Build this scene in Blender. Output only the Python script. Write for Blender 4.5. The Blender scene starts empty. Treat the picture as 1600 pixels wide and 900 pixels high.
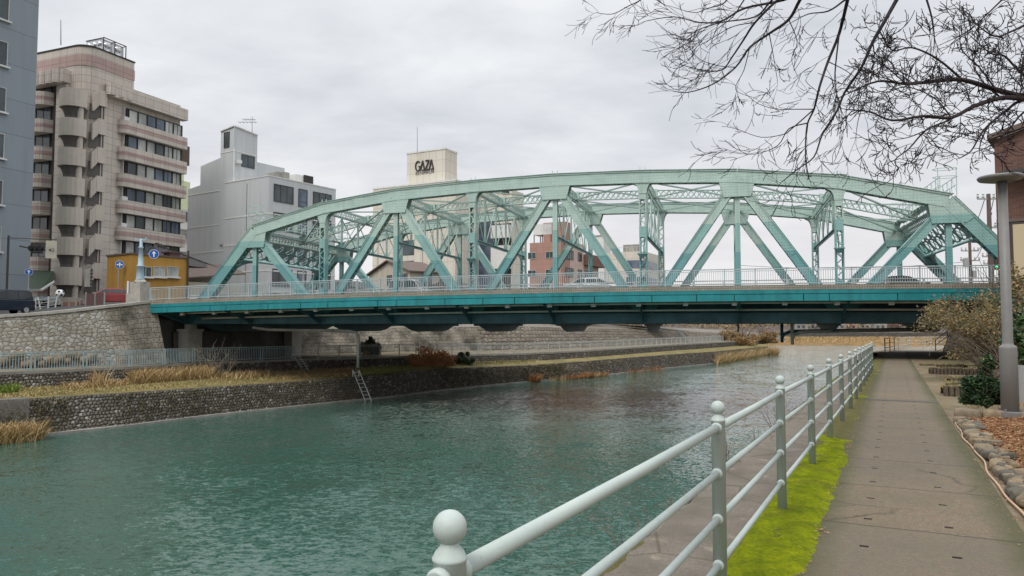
import bpy, math, random
import numpy as np
from mathutils import Vector, Matrix, noise as mnoise
R = math.radians
random.seed(7); rng = np.random.default_rng(7)
scene = bpy.context.scene
col = scene.collection

# ------------------------------------------------------------------ camera
FPX = 1150.0; PITCH = math.atan(60 / FPX); EYE = 1.58
cp, sp = math.cos(PITCH), math.sin(PITCH)
cam_d = bpy.data.cameras.new('camera'); cam = bpy.data.objects.new('camera', cam_d); col.objects.link(cam)
cam.location = (0, 0, EYE); cam.rotation_euler = (math.pi / 2 + PITCH, 0, 0)
cam_d.sensor_width = 36; cam_d.lens = 36 * FPX / 1600
cam_d.clip_start = 0.05; cam_d.clip_end = 6000
scene.camera = cam

# ------------------------------------------------------------------ overcast sky and soft sun
SUN_EL, SUN_AZ = R(52), R(215)          # azimuth clockwise from +Y: behind the camera, to the left
w = bpy.data.worlds.new('World'); scene.world = w; w.use_nodes = True
nt = w.node_tree; nt.nodes.clear()
def wn(t, **k):
    n = nt.nodes.new(t)
    for a, b in k.items(): setattr(n, a, b)
    return n
L = nt.links.new
sky = wn('ShaderNodeTexSky', sky_type='NISHITA', sun_disc=False)
sky.sun_elevation = SUN_EL; sky.sun_rotation = SUN_AZ; sky.air_density = 1.0; sky.dust_density = 3.0
tc = wn('ShaderNodeTexCoord'); sep = wn('ShaderNodeSeparateXYZ'); L(tc.outputs['Generated'], sep.inputs[0])
zz = wn('ShaderNodeMath', operation='MAXIMUM'); L(sep.outputs['Z'], zz.inputs[0]); zz.inputs[1].default_value = 0.0
za = wn('ShaderNodeMath', operation='ADD'); L(zz.outputs[0], za.inputs[0]); za.inputs[1].default_value = 0.22
dv = wn('ShaderNodeVectorMath', operation='DIVIDE'); cz = wn('ShaderNodeCombineXYZ')
for i in range(3): L(za.outputs[0], cz.inputs[i])
L(tc.outputs['Generated'], dv.inputs[0]); L(cz.outputs[0], dv.inputs[1])
def cloud(scale, detail, rough, dist, loc):
    mp = wn('ShaderNodeMapping'); mp.inputs['Location'].default_value = loc
    mp.inputs['Rotation'].default_value = (0, 0, R(-24)); mp.inputs['Scale'].default_value = (1.0, 1.55, 1)
    L(dv.outputs[0], mp.inputs[0])
    n = wn('ShaderNodeTexNoise'); n.inputs['Scale'].default_value = scale; n.inputs['Detail'].default_value = detail
    n.inputs['Roughness'].default_value = rough; n.inputs['Distortion'].default_value = dist
    L(mp.outputs[0], n.inputs['Vector']); return n
n1 = cloud(0.85, 6, 0.52, 0.25, (3.1, 1.7, 0)); n2 = cloud(2.3, 8, 0.55, 0.35, (8.2, 4.4, 0))
mxn = wn('ShaderNodeMix', data_type='FLOAT'); mxn.inputs[0].default_value = 0.36
L(n1.outputs[0], mxn.inputs[2]); L(n2.outputs[0], mxn.inputs[3])
rp = wn('ShaderNodeValToRGB'); L(mxn.outputs[0], rp.inputs[0])
cr = rp.color_ramp; cr.elements[0].position = 0.40; cr.elements[0].color = (0.55, 0.57, 0.61, 1)
cr.elements[1].position = 0.60; cr.elements[1].color = (0.785, 0.80, 0.815, 1)
e = cr.elements.new(0.5); e.color = (0.67, 0.69, 0.72, 1)
# a warmer, slightly brighter band of cloud low over the horizon
hz = wn('ShaderNodeMapRange'); L(sep.outputs['Z'], hz.inputs[0]); hz.inputs[1].default_value = 0.02; hz.inputs[2].default_value = 0.30
hz.inputs[3].default_value = 0.72; hz.inputs[4].default_value = 0.0; hz.interpolation_type = 'SMOOTHSTEP'
mh = wn('ShaderNodeMix', data_type='RGBA'); L(hz.outputs[0], mh.inputs[0]); L(rp.outputs[0], mh.inputs[6]); mh.inputs[7].default_value = (0.80, 0.765, 0.77, 1)
# an overcast sky is much brighter overhead than low down
zen = wn('ShaderNodeMapRange', interpolation_type='SMOOTHSTEP'); L(sep.outputs['Z'], zen.inputs[0]); zen.inputs[1].default_value = 0.42; zen.inputs[2].default_value = 0.85; zen.inputs[3].default_value = 10.0; zen.inputs[4].default_value = 24.0
sc10 = wn('ShaderNodeVectorMath', operation='SCALE'); L(mh.outputs[2], sc10.inputs[0]); L(zen.outputs[0], sc10.inputs[3])
ms = wn('ShaderNodeMix', data_type='RGBA'); ms.inputs[0].default_value = 0.93; L(sky.outputs[0], ms.inputs[6]); L(sc10.outputs[0], ms.inputs[7])
bg = wn('ShaderNodeBackground'); bg.inputs[1].default_value = 0.1; L(ms.outputs[2], bg.inputs[0])
wo = wn('ShaderNodeOutputWorld'); L(bg.outputs[0], wo.inputs[0])

sd = bpy.data.lights.new('sun', 'SUN'); sd.energy = 1.5; sd.angle = R(28); sd.color = (1, 0.96, 0.9)
sun = bpy.data.objects.new('sun', sd); col.objects.link(sun)
sdir = Vector((math.sin(SUN_AZ) * math.cos(SUN_EL), math.cos(SUN_AZ) * math.cos(SUN_EL), math.sin(SUN_EL)))
sun.rotation_euler = sdir.to_track_quat('Z', 'Y').to_euler(); sun.location = (0, 0, 60)
vs = scene.view_settings; vs.view_transform = 'Standard'; vs.look = 'None'; vs.exposure = 0.25; vs.gamma = 1; vs.use_curve_mapping = False
scene.cycles.max_bounces = 8; scene.cycles.diffuse_bounces = 6; scene.cycles.glossy_bounces = 3
scene.cycles.transmission_bounces = 3; scene.cycles.transparent_max_bounces = 6
scene.cycles.caustics_reflective = False; scene.cycles.caustics_refractive = False

# ------------------------------------------------------------------ measuring helpers (photo pixel -> place on a real surface)
def ray(px, py):
    x, y = (px - 800) / FPX, (450 - py) / FPX
    return Vector((x, cp - y * sp, sp + y * cp))
def at(px, py, Y):
    d = ray(px, py); t = Y / d.y
    return Vector((d.x * t, Y, EYE + d.z * t))
def onz(px, py, z):
    d = ray(px, py); t = (z - EYE) / d.z
    return Vector((d.x * t, d.y * t, z))
TH = R(27.36); PD = Vector((math.sin(TH), math.cos(TH), 0)); PR = Vector((math.cos(TH), -math.sin(TH), 0))
def zp(t): return -0.0085 * min(max(0.0, t - 7), 45)
def PT(a, t, z=None, dz=0): 
    p = PR * a + PD * t; p.z = (zp(t) if z is None else z) + dz
    return p
BU = Vector((math.sin(R(106.5)), math.cos(R(106.5)), 0)); BV = Vector((math.cos(R(73.5)), math.sin(R(73.5)), 0))
BO = Vector((-20.52, 58.7, 0)); PS = 6.15; TW = 13.6
def B(u, v, z): 
    p = BO + BU * u + BV * v; p.z = z
    return p
def zdeck(u): return 3.96 - 0.0003 * (u - 34) ** 2

# ------------------------------------------------------------------ mesh builder
ORG = {}
Z = Vector((0, 0, 1))
class MB:
    def __init__(s): s.V = []; s.F = []; s.MI = []; s.UV = []; s.m = 0; s.has_uv = False
    def add(s, vs, fs, uvs=None):
        n = len(s.V); s.V.extend([tuple(v) for v in vs])
        for i, f in enumerate(fs):
            s.F.append(tuple(n + k for k in f)); s.MI.append(s.m)
            s.UV.append(uvs[i] if uvs else None)
        if uvs: s.has_uv = True
    def box(s, c, size, ax=None):
        c = Vector(c)
        ex, ey, ez = ax if ax else (Vector((1, 0, 0)), Vector((0, 1, 0)), Z)
        hx, hy, hz_ = [k / 2 for k in size]
        vs = [c + ex * (i * hx) + ey * (j * hy) + ez * (k * hz_) for k in (-1, 1) for j in (-1, 1) for i in (-1, 1)]
        s.add(vs, [(0, 2, 3, 1), (4, 5, 7, 6), (0, 1, 5, 4), (2, 6, 7, 3), (0, 4, 6, 2), (1, 3, 7, 5)])
    def bar(s, p, q, wd, ht, up=Z):
        p, q = Vector(p), Vector(q); d = q - p
        if d.length < 1e-6: return
        l = d.length; d = d.normalized(); up = Vector(up)
        sd_ = d.cross(up)
        if sd_.length < 1e-4: sd_ = d.cross(Vector((1, 0, 0)))
        sd_.normalize(); u2 = sd_.cross(d)
        s.box((p + q) / 2, (l, wd, ht), (d, sd_, u2))
    def tube(s, pts, radii, n=8, caps=True):
        pts = [Vector(p) for p in pts]
        if not hasattr(radii, '__len__'): radii = [radii] * len(pts)
        vs = []; fs = []; ref = None
        for i, p in enumerate(pts):
            d = (pts[min(i + 1, len(pts) - 1)] - pts[max(i - 1, 0)])
            d = d.normalized() if d.length > 1e-9 else Z.copy()
            if ref is None:
                ref = d.cross(Vector((0.13, 0.21, 0.97)))
                if ref.length < 0.05: ref = d.cross(Vector((1, 0, 0)))
            ref = (ref - d * ref.dot(d))
            if ref.length < 1e-6: ref = d.orthogonal()
            ref.normalize(); b = d.cross(ref)
            for k in range(n):
                a = 2 * math.pi * k / n
                vs.append(p + (ref * math.cos(a) + b * math.sin(a)) * radii[i])
        for i in range(len(pts) - 1):
            for k in range(n):
                fs.append((i * n + k, i * n + (k + 1) % n, (i + 1) * n + (k + 1) % n, (i + 1) * n + k))
        if caps:
            fs.append(tuple(range(n - 1, -1, -1))); fs.append(tuple((len(pts) - 1) * n + k for k in range(n)))
        s.add(vs, fs)
    def lathe(s, prof, o, n=16, ax=None):
        o = Vector(o); ex, ey, ez = ax if ax else (Vector((1, 0, 0)), Vector((0, 1, 0)), Z)
        vs = []; fs = []
        for r, z in prof:
            for k in range(n):
                a = 2 * math.pi * k / n
                vs.append(o + ex * (r * math.cos(a)) + ey * (r * math.sin(a)) + ez * z)
        for i in range(len(prof) - 1):
            for k in range(n):
                fs.append((i * n + k, i * n + (k + 1) % n, (i + 1) * n + (k + 1) % n, (i + 1) * n + k))
        fs.append(tuple(range(n - 1, -1, -1))); fs.append(tuple((len(prof) - 1) * n + k for k in range(n)))
        s.add(vs, fs)
    def prism(s, poly, vec):
        poly = [Vector(p) for p in poly]; vec = Vector(vec); n = len(poly)
        vs = poly + [p + vec for p in poly]
        fs = [tuple(range(n - 1, -1, -1)), tuple(range(n, 2 * n))]
        for i in range(n): fs.append((i, (i + 1) % n, n + (i + 1) % n, n + i))
        s.add(vs, fs)
    def quad(s, a, b, c, d): s.add([a, b, c, d], [(0, 1, 2, 3)])
    def loft(s, rows, uv0=0.0):
        """rows: lists of points with the same count; uv in metres along the rows / across them"""
        nr, nc = len(rows), len(rows[0]); vs = [p for r in rows for p in r]
        ul = [[0.0] for _ in rows]
        for i, r in enumerate(rows):
            for j in range(1, nc): ul[i].append(ul[i][-1] + (Vector(r[j]) - Vector(r[j - 1])).length)
        mid = ul[nr // 2]
        vl = [0.0]
        for i in range(1, nr):
            d = sum((Vector(rows[i][j]) - Vector(rows[i - 1][j])).length for j in range(nc)) / nc; vl.append(vl[-1] + d)
        fs = []; uvs = []
        for i in range(nr - 1):
            for j in range(nc - 1):
                fs.append((i * nc + j, i * nc + j + 1, (i + 1) * nc + j + 1, (i + 1) * nc + j))
                uvs.append([(mid[j] + uv0, vl[i]), (mid[j + 1] + uv0, vl[i]), (mid[j + 1] + uv0, vl[i + 1]), (mid[j] + uv0, vl[i + 1])])
        s.add(vs, fs, uvs)
    def build(s, name, mats, parent=None, smooth=False, tag=None):
        org = ORG.get(parent.name, Vector((0, 0, 0))) if parent else Vector((0, 0, 0))
        V = np.array(s.V, dtype=np.float64).reshape(-1, 3) - np.array(org)
        me = bpy.data.meshes.new(name)
        me.from_pydata(V.tolist(), [], s.F)
        if not isinstance(mats, (list, tuple)): mats = [mats]
        for m_ in mats: me.materials.append(m_)
        if len(mats) > 1: me.polygons.foreach_set('material_index', s.MI)
        if smooth: me.polygons.foreach_set('use_smooth', [True] * len(s.F))
        me.update()
        nl = len(me.loops); uvl = me.uv_layers.new(name='UVMap')
        lv = np.zeros(nl, dtype=np.int64); me.loops.foreach_get('vertex_index', lv)
        nf = len(me.polygons); nrm = np.zeros(nf * 3); me.polygons.foreach_get('normal', nrm); nrm = nrm.reshape(-1, 3)
        tot = np.zeros(nf, dtype=np.int64); me.polygons.foreach_get('loop_total', tot)
        fn = np.repeat(nrm, tot, axis=0); P = V[lv] + np.array(org)
        tl = np.hypot(fn[:, 0], fn[:, 1]); tl[tl < 1e-6] = 1
        tx, ty = -fn[:, 1] / tl, fn[:, 0] / tl
        flat = np.abs(fn[:, 2]) > 0.75
        uu = np.where(flat, P[:, 0], P[:, 0] * tx + P[:, 1] * ty); vv = np.where(flat, P[:, 1], P[:, 2])
        uv = np.stack([uu, vv], 1)
        if s.has_uv:
            k = 0
            for i, f in enumerate(s.F):
                if s.UV[i] is not None: uv[k:k + len(f)] = s.UV[i]
                k += len(f)
        uvl.data.foreach_set('uv', uv.astype(np.float32).ravel())
        o = bpy.data.objects.new(name, me); col.objects.link(o)
        if parent: o.parent = parent
        ORG[o.name] = org
        return o
def thing(name, label, cat, loc, group=None):
    o = bpy.data.objects.new(name, None); col.objects.link(o); o.location = loc; o.empty_display_size = 0.2
    ORG[o.name] = Vector(loc); o['label'] = label; o['category'] = cat
    if group: o['group'] = group
    return o
def tag(o, label=None, cat=None, group=None, kind=None):
    if label: o['label'] = label
    if cat: o['category'] = cat
    if group: o['group'] = group
    if kind: o['kind'] = kind
    return o
def struct(mb, name, m, smooth=False): return tag(mb.build(name, m, smooth=smooth), kind='structure')
def dup(o, parent=None, loc=None, rotz=None, label=None):
    c = o.copy(); col.objects.link(c); c.parent = parent
    ORG[c.name] = ORG.get(o.name, Vector((0, 0, 0)))
    if loc is not None: c.location = loc; ORG[c.name] = Vector(loc)
    if rotz is not None: c.rotation_euler = (0, 0, rotz)
    if label: c['label'] = label
    for ch in list(o.children): dup(ch, c)
    return c

# ------------------------------------------------------------------ materials
class NT:
    def __init__(s, name):
        s.m = bpy.data.materials.new(name); s.m.use_nodes = True; s.t = s.m.node_tree
        s.p = s.t.nodes['Principled BSDF']; s.out = s.t.nodes['Material Output']
    def n(s, t, **k):
        nd = s.t.nodes.new(t)
        for a, b in k.items():
            if a.startswith('i_'): nd.inputs[a[2:].replace('_', ' ')].default_value = b
            else: setattr(nd, a, b)
        return nd
    def l(s, a, b): s.t.links.new(a, b)
    def pos(s): 
        g = s.n('ShaderNodeNewGeometry'); return g.outputs['Position']
    def uv(s): return s.n('ShaderNodeTexCoord').outputs['UV']
    def noise(s, vec, scale, detail=4, rough=0.55, dist=0.0):
        nd = s.n('ShaderNodeTexNoise'); nd.inputs['Scale'].default_value = scale; nd.inputs['Detail'].default_value = detail
        nd.inputs['Roughness'].default_value = rough; nd.inputs['Distortion'].default_value = dist; s.l(vec, nd.inputs['Vector']); return nd.outputs[0]
    def mapping(s, vec, scale=(1, 1, 1), loc=(0, 0, 0), rot=(0, 0, 0)):
        nd = s.n('ShaderNodeMapping'); nd.inputs['Scale'].default_value = scale; nd.inputs['Location'].default_value = loc; nd.inputs['Rotation'].default_value = rot
        s.l(vec, nd.inputs[0]); return nd.outputs[0]
    def ramp(s, fac, stops, interp='LINEAR'):
        nd = s.n('ShaderNodeValToRGB'); cr_ = nd.color_ramp; cr_.interpolation = interp
        while len(cr_.elements) < len(stops): cr_.elements.new(0.5)
        for e_, (p, c) in zip(cr_.elements, stops):
            e_.position = p; e_.color = (c if hasattr(c, '__len__') else (c, c, c)) + ((1,) if not hasattr(c, '__len__') or len(c) == 3 else ())
        s.l(fac, nd.inputs[0]); return nd.outputs[0]
    def mix(s, fac, a, b, mode='MIX'):
        nd = s.n('ShaderNodeMix', data_type='RGBA', blend_type=mode)
        if hasattr(fac, 'is_output'): s.l(fac, nd.inputs[0])
        else: nd.inputs[0].default_value = fac
        for k, v in ((6, a), (7, b)):
            if hasattr(v, 'is_output'): s.l(v, nd.inputs[k])
            else: nd.inputs[k].default_value = tuple(v) + (1,)
        return nd.outputs[2]
    def math(s, op, a, b=0.0, c=None):
        nd = s.n('ShaderNodeMath', operation=op)
        for k, v in enumerate((a, b) if c is None else (a, b, c)):
            if hasattr(v, 'is_output'): s.l(v, nd.inputs[k])
            else: nd.inputs[k].default_value = v
        return nd.outputs[0]
    def color(s, c):
        if hasattr(c, 'is_output'): s.l(c, s.p.inputs['Base Color'])
        else: s.p.inputs['Base Color'].default_value = tuple(c) + (1,)
    def bump(s, h, strength=0.3, dist=0.02, prev=None):
        nd = s.n('ShaderNodeBump'); nd.inputs['Strength'].default_value = strength; nd.inputs['Distance'].default_value = dist
        s.l(h, nd.inputs['Height'])
        if prev is not None: s.l(prev, nd.inputs['Normal'])
        s.l(nd.outputs[0], s.p.inputs['Normal']); return nd.outputs[0]
    def done(s, rough=0.7, spec=0.4, metal=0.0):
        if hasattr(rough, 'is_output'): s.l(rough, s.p.inputs['Roughness'])
        else: s.p.inputs['Roughness'].default_value = rough
        s.p.inputs['Specular IOR Level'].default_value = spec; s.p.inputs['Metallic'].default_value = metal
        return s.m
def sr(*c):   # display value 0..255 -> linear
    return tuple((x / 255 / 12.92 if x <= 10 else ((x / 255 + 0.055) / 1.055) ** 2.4) for x in c)
def plain(name, c, rough=0.7, var=0.12, scale=1.5, bump=0.0, bscale=40, spec=0.35, metal=0.0, streak=0.0):
    t = NT(name); P = t.pos()
    a = t.noise(P, scale, 6, 0.62)
    cc = t.mix(t.ramp(a, [(0.3, 0.0), (0.7, 1.0)]), tuple(k * (1 - var) for k in c), tuple(min(1, k * (1 + var)) for k in c))
    if streak:   # rain streaks that run down the faces
        st = t.noise(t.mapping(P, (1.3, 1.3, 0.06)), 2.2, 5, 0.6)
        cc = t.mix(t.math('MULTIPLY', t.ramp(st, [(0.5, 0.0), (0.78, 1.0)]), streak), cc, tuple(k * 0.45 for k in c))
    t.color(cc)
    if bump: t.bump(t.noise(P, bscale, 3), bump, 0.01)
    return t.done(rough, spec, metal)
M = {}
def truss_paint():
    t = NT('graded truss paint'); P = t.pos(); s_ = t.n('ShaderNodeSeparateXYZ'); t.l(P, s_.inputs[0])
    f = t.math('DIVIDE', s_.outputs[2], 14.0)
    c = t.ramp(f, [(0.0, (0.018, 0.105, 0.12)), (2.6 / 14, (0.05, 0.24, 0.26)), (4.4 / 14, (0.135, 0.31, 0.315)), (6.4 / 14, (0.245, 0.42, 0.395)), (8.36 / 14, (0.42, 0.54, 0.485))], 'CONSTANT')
    d = t.noise(P, 1.1, 8, 0.65); c = t.mix(t.ramp(d, [(0.35, 0.0), (0.75, 0.3)]), c, (0.12, 0.2, 0.19))
    st = t.noise(t.mapping(P, (2.0, 2.0, 0.12)), 2.0, 5, 0.6)
    c = t.mix(t.math('MULTIPLY', t.ramp(st, [(0.56, 0.0), (0.8, 1.0)]), 0.30), c, (0.085, 0.1, 0.085))
    ru = t.noise(P, 3.7, 6, 0.7); c = t.mix(t.math('MULTIPLY', t.ramp(ru, [(0.68, 0.0), (0.74, 1.0)]), 0.35), c, (0.10, 0.065, 0.04))
    # rows of rivets
    vo = t.n('ShaderNodeTexVoronoi', feature='F1'); vo.inputs['Scale'].default_value = 5.2; vo.inputs['Randomness'].default_value = 0.1
    t.l(t.uv(), vo.inputs['Vector'])
    rv = t.ramp(vo.outputs['Distance'], [(0.17, 1.0), (0.27, 0.0)])
    c = t.mix(t.math('MULTIPLY', rv, 0.14), c, (0.05, 0.09, 0.09))
    t.color(c); t.bump(rv, 0.5, 0.02); return t.done(0.48, 0.4)
M['truss'] = truss_paint()
M['fascia'] = plain('teal fascia paint', (0.018, 0.205, 0.225), 0.42, 0.2, 0.9, streak=0.5)
M['under'] = plain('dark teal girder paint', (0.065, 0.145, 0.18), 0.55, 0.3, 0.8, streak=0.4)
M['soffit'] = plain('grey concrete soffit', (0.42, 0.40, 0.38), 0.85, 0.3, 1.2)
M['pipe'] = plain('pale pipe', (0.55, 0.53, 0.49), 0.6, 0.15)
M['brail'] = plain('pale blue railing paint', (0.36, 0.42, 0.44), 0.45, 0.1)
M['frail'] = plain('greyish blue fence paint', (0.31, 0.40, 0.41), 0.5, 0.14)
M['wrail'] = plain('off white fence paint', (0.45, 0.47, 0.45), 0.5, 0.1)
def rail_paint():
    t = NT('pale green railing paint'); P = t.pos()
    c = t.mix(t.ramp(t.noise(P, 2.6, 7, 0.65), [(0.32, 0.0), (0.72, 1.0)]), (0.35, 0.405, 0.38), (0.42, 0.47, 0.44))
    ch = t.ramp(t.noise(P, 34, 6, 0.72), [(0.62, 0.0), (0.68, 1.0)])
    c = t.mix(t.math('MULTIPLY', ch, 0.55), c, (0.22, 0.225, 0.19))
    ru = t.ramp(t.noise(P, 60, 5, 0.75), [(0.70, 0.0), (0.74, 1.0)]); c = t.mix(t.math('MULTIPLY', ru, 0.8), c, (0.12, 0.075, 0.04))
    sp_ = t.ramp(t.noise(t.mapping(P, (1, 1, 0.25)), 7, 5, 0.6), [(0.55, 0.0), (0.8, 0.32)])
    c = t.mix(sp_, c, (0.28, 0.31, 0.26))
    t.color(c); t.bump(t.noise(P, 90, 4, 0.6), 0.35, 0.002); return t.done(0.5, 0.35)
M['rail'] = rail_paint()
def curbtile():
    t = NT('small tile kerb'); br = t.n('ShaderNodeTexBrick'); t.l(t.uv(), br.inputs['Vector'])
    br.offset = 0.0; br.inputs['Scale'].default_value = 1; br.inputs['Brick Width'].default_value = 0.14; br.inputs['Row Height'].default_value = 0.13; br.inputs['Mortar Size'].default_value = 0.014
    br.inputs['Color1'].default_value = (0.36, 0.31, 0.25, 1); br.inputs['Color2'].default_value = (0.27, 0.25, 0.21, 1); br.inputs['Mortar'].default_value = (0.11, 0.11, 0.10, 1)
    d = t.noise(t.pos(), 0.8, 6); t.color(t.mix(t.ramp(d, [(0.4, 0.0), (0.7, 0.6)]), br.outputs[0], (0.14, 0.135, 0.11))); return t.done(0.8)
M['curbtile'] = curbtile()
M['asphalt'] = plain('asphalt', (0.055, 0.055, 0.057), 0.9, 0.2, 2, 0.3, 60)
M['paving'] = plain('grey paving', (0.22, 0.21, 0.2), 0.85, 0.15, 1)
def slab():
    """washed aggregate slabs: fine grit, damp patches, moss toward the edges, tight joints; uv = (across, along)"""
    t = NT('path slab concrete'); P = t.pos(); s_ = t.n('ShaderNodeSeparateXYZ'); t.l(t.uv(), s_.inputs[0])
    g = t.noise(P, 95, 3, 0.7); g2 = t.n('ShaderNodeTexVoronoi'); g2.inputs['Scale'].default_value = 120; t.l(P, g2.inputs['Vector'])
    c = t.mix(t.ramp(g, [(0.32, 0.0), (0.68, 1.0)]), (0.115, 0.089, 0.060), (0.265, 0.205, 0.138))
    c = t.mix(0.35, c, g2.outputs['Color'], 'SOFT_LIGHT')
    c = t.mix(t.ramp(t.noise(P, 22, 5, 0.7), [(0.36, 0.0), (0.66, 0.55)]), c, (0.075, 0.058, 0.038))
    c = t.mix(t.ramp(t.noise(P, 48, 3, 0.7), [(0.60, 0.0), (0.70, 0.6)]), c, (0.34, 0.29, 0.22))
    vc = t.n('ShaderNodeTexVoronoi', feature='DISTANCE_TO_EDGE'); vc.inputs['Scale'].default_value = 0.42; wv = t.n('ShaderNodeTexNoise'); wv.inputs['Scale'].default_value = 2.2; wv.inputs['Detail'].default_value = 6; t.l(P, wv.inputs['Vector']); t.l(t.mix(0.22, P, wv.outputs['Color'], 'ADD'), vc.inputs['Vector'])
    ck = t.math('MULTIPLY', t.ramp(vc.outputs['Distance'], [(0.0, 1.0), (0.006, 0.0)]), t.ramp(t.noise(P, 0.6, 2), [(0.46, 0.0), (0.56, 0.8)])); c = t.mix(ck, c, (0.035, 0.03, 0.022))
    big = t.noise(P, 0.9, 7, 0.62); c = t.mix(t.ramp(big, [(0.38, 0.0), (0.66, 0.55)]), c, (0.105, 0.095, 0.07))
    wn_ = t.n('ShaderNodeTexWhiteNoise', noise_dimensions='1D'); t.l(t.math('FLOOR', t.math('DIVIDE', t.math('ADD', s_.outputs[1], 0.225), 1.7)), wn_.inputs['W'])
    c = t.mix(t.math('MULTIPLY', wn_.outputs[0], 0.32), c, (0.12, 0.105, 0.085))
    wob = t.math('MULTIPLY', t.math('SUBTRACT', t.noise(P, 9, 3), 0.5), 0.03)
    md = t.math('ABSOLUTE', t.math('SUBTRACT', t.math('FLOORED_MODULO', t.math('ADD', t.math('ADD', s_.outputs[1], 0.225), wob), 1.7), 0.85))
    j = t.ramp(md, [(0.0, 0.0), (0.835, 0.0), (0.842, 1.0)])
    ed = t.math('ABSOLUTE', t.math('SUBTRACT', s_.outputs[0], 0.115))
    e_ = t.math('MULTIPLY', t.ramp(t.math('ADD', ed, t.math('MULTIPLY', t.noise(P, 3.5, 5), 0.22)), [(0.58, 0.0), (0.78, 1.0)]), 0.82)
    c = t.mix(e_, c, (0.07, 0.07, 0.03))
    c = t.mix(t.math('MULTIPLY', j, 0.8), c, (0.045, 0.04, 0.032))
    t.color(c); b = t.bump(g, 0.5, 0.006); t.bump(t.math('SUBTRACT', 1.0, j), 0.6, 0.01, b); return t.done(0.88, 0.3)
M['slab'] = slab()
def ledge():
    t = NT('old river ledge concrete'); P = t.pos(); g = t.noise(P, 60, 4, 0.7)
    c = t.mix(t.ramp(g, [(0.3, 0.0), (0.7, 1.0)]), (0.10, 0.085, 0.068), (0.235, 0.20, 0.165))
    c = t.mix(t.ramp(t.noise(P, 1.4, 8, 0.65), [(0.42, 0.0), (0.62, 0.75)]), c, (0.105, 0.095, 0.075))
    c = t.mix(t.ramp(t.noise(P, 2.7, 6, 0.6), [(0.62, 0.0), (0.72, 0.6)]), c, (0.32, 0.27, 0.2))
    vo = t.n('ShaderNodeTexVoronoi', feature='DISTANCE_TO_EDGE'); vo.inputs['Scale'].default_value = 0.55
    t.l(t.mix(0.12, P, t.n('ShaderNodeTexNoise').outputs['Color'], 'ADD'), vo.inputs['Vector'])
    ck = t.ramp(vo.outputs['Distance'], [(0.0, 1.0), (0.012, 0.0)])
    c = t.mix(t.math('MULTIPLY', ck, 0.7), c, (0.06, 0.055, 0.03))
    t.color(c); t.bump(g, 0.5, 0.01); return t.done(0.9, 0.25)
M['ledge'] = ledge()
def soil(name, c1, c2, sc=3.0):
    t = NT(name); P = t.pos(); c = t.mix(t.ramp(t.noise(P, sc, 8, 0.7), [(0.35, 0.0), (0.65, 1.0)]), c1, c2)
    c = t.mix(t.ramp(t.noise(P, 0.5, 4, 0.6), [(0.45, 0.0), (0.62, 0.6)]), c, (0.10, 0.095, 0.04))
    t.color(c); t.bump(t.noise(P, 25, 6, 0.7), 0.7, 0.03); return t.done(0.95, 0.15)
M['soil'] = soil('trodden soil', (0.15, 0.115, 0.075), (0.24, 0.19, 0.13))
M['berm'] = soil('berm earth with dry grass', (0.15, 0.125, 0.05), (0.24, 0.19, 0.085), 1.2)
M['dry'] = soil('dry reed ground', (0.20, 0.115, 0.05), (0.26, 0.165, 0.075), 0.6)
M['upland'] = soil('town ground', (0.18, 0.16, 0.14), (0.24, 0.22, 0.2), 0.4)
def stonewall(name, sc, asp, rnd, cols, mortar, gap=0.1, dirt=0.5, bump=0.9, rowoff=0.0):
    """coursed or random stone with dark joints, in metres of UV"""
    t = NT(name); U = t.uv(); P = t.pos()
    wob = t.n('ShaderNodeTexNoise'); wob.inputs['Scale'].default_value = 0.6; t.l(U, wob.inputs['Vector'])
    uvw = t.mix(0.10, U, wob.outputs['Color'], 'ADD')
    mp = t.mapping(uvw, (sc / asp, sc, 1))
    vo = t.n('ShaderNodeTexVoronoi', feature='F1', voronoi_dimensions='2D'); vo.inputs['Scale'].default_value = 1; vo.inputs['Randomness'].default_value = rnd
    ve = t.n('ShaderNodeTexVoronoi', feature='DISTANCE_TO_EDGE', voronoi_dimensions='2D'); ve.inputs['Scale'].default_value = 1; ve.inputs['Randomness'].default_value = rnd
    src = mp
    if rowoff:
        sx = t.n('ShaderNodeSeparateXYZ'); t.l(mp, sx.inputs[0]); row = t.math('FLOORED_MODULO', t.math('FLOOR', sx.outputs[1]), 2.0)
        cx = t.n('ShaderNodeCombineXYZ'); t.l(t.math('ADD', sx.outputs[0], t.math('MULTIPLY', row, 0.5)), cx.inputs[0]); t.l(sx.outputs[1], cx.inputs[1]); src = cx.outputs[0]
    t.l(src, vo.inputs['Vector']); t.l(src, ve.inputs['Vector'])
    sp_ = t.n('ShaderNodeSeparateColor'); t.l(vo.outputs['Color'], sp_.inputs[0])
    n_ = len(cols); c = t.ramp(sp_.outputs[0], [((i + 0.5) / n_, k) for i, k in enumerate(cols)])
    c = t.mix(t.ramp(t.noise(P, 6, 5, 0.7), [(0.3, 0.0), (0.8, 0.5)]), c, tuple(k * 0.5 for k in cols[0]))
    e_ = t.ramp(ve.outputs['Distance'], [(gap * 0.35, 1.0), (gap, 0.0)])
    c = t.mix(e_, c, mortar)
    c = t.mix(t.math('MULTIPLY', t.ramp(t.noise(P, 0.35, 7, 0.66), [(0.42, 0.0), (0.66, 1.0)]), dirt), c, (0.06, 0.055, 0.042))
    ms_ = t.ramp(t.noise(P, 0.55, 6, 0.7), [(0.58, 0.0), (0.68, 1.0)]); c = t.mix(t.math('MULTIPLY', ms_, 0.45), c, (0.11, 0.10, 0.04))
    t.color(c); h = t.ramp(ve.outputs['Distance'], [(0.0, 0.0), (gap * 2.6, 1.0)]); t.bump(h, bump, 0.12); return t.done(0.92, 0.2)
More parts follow.
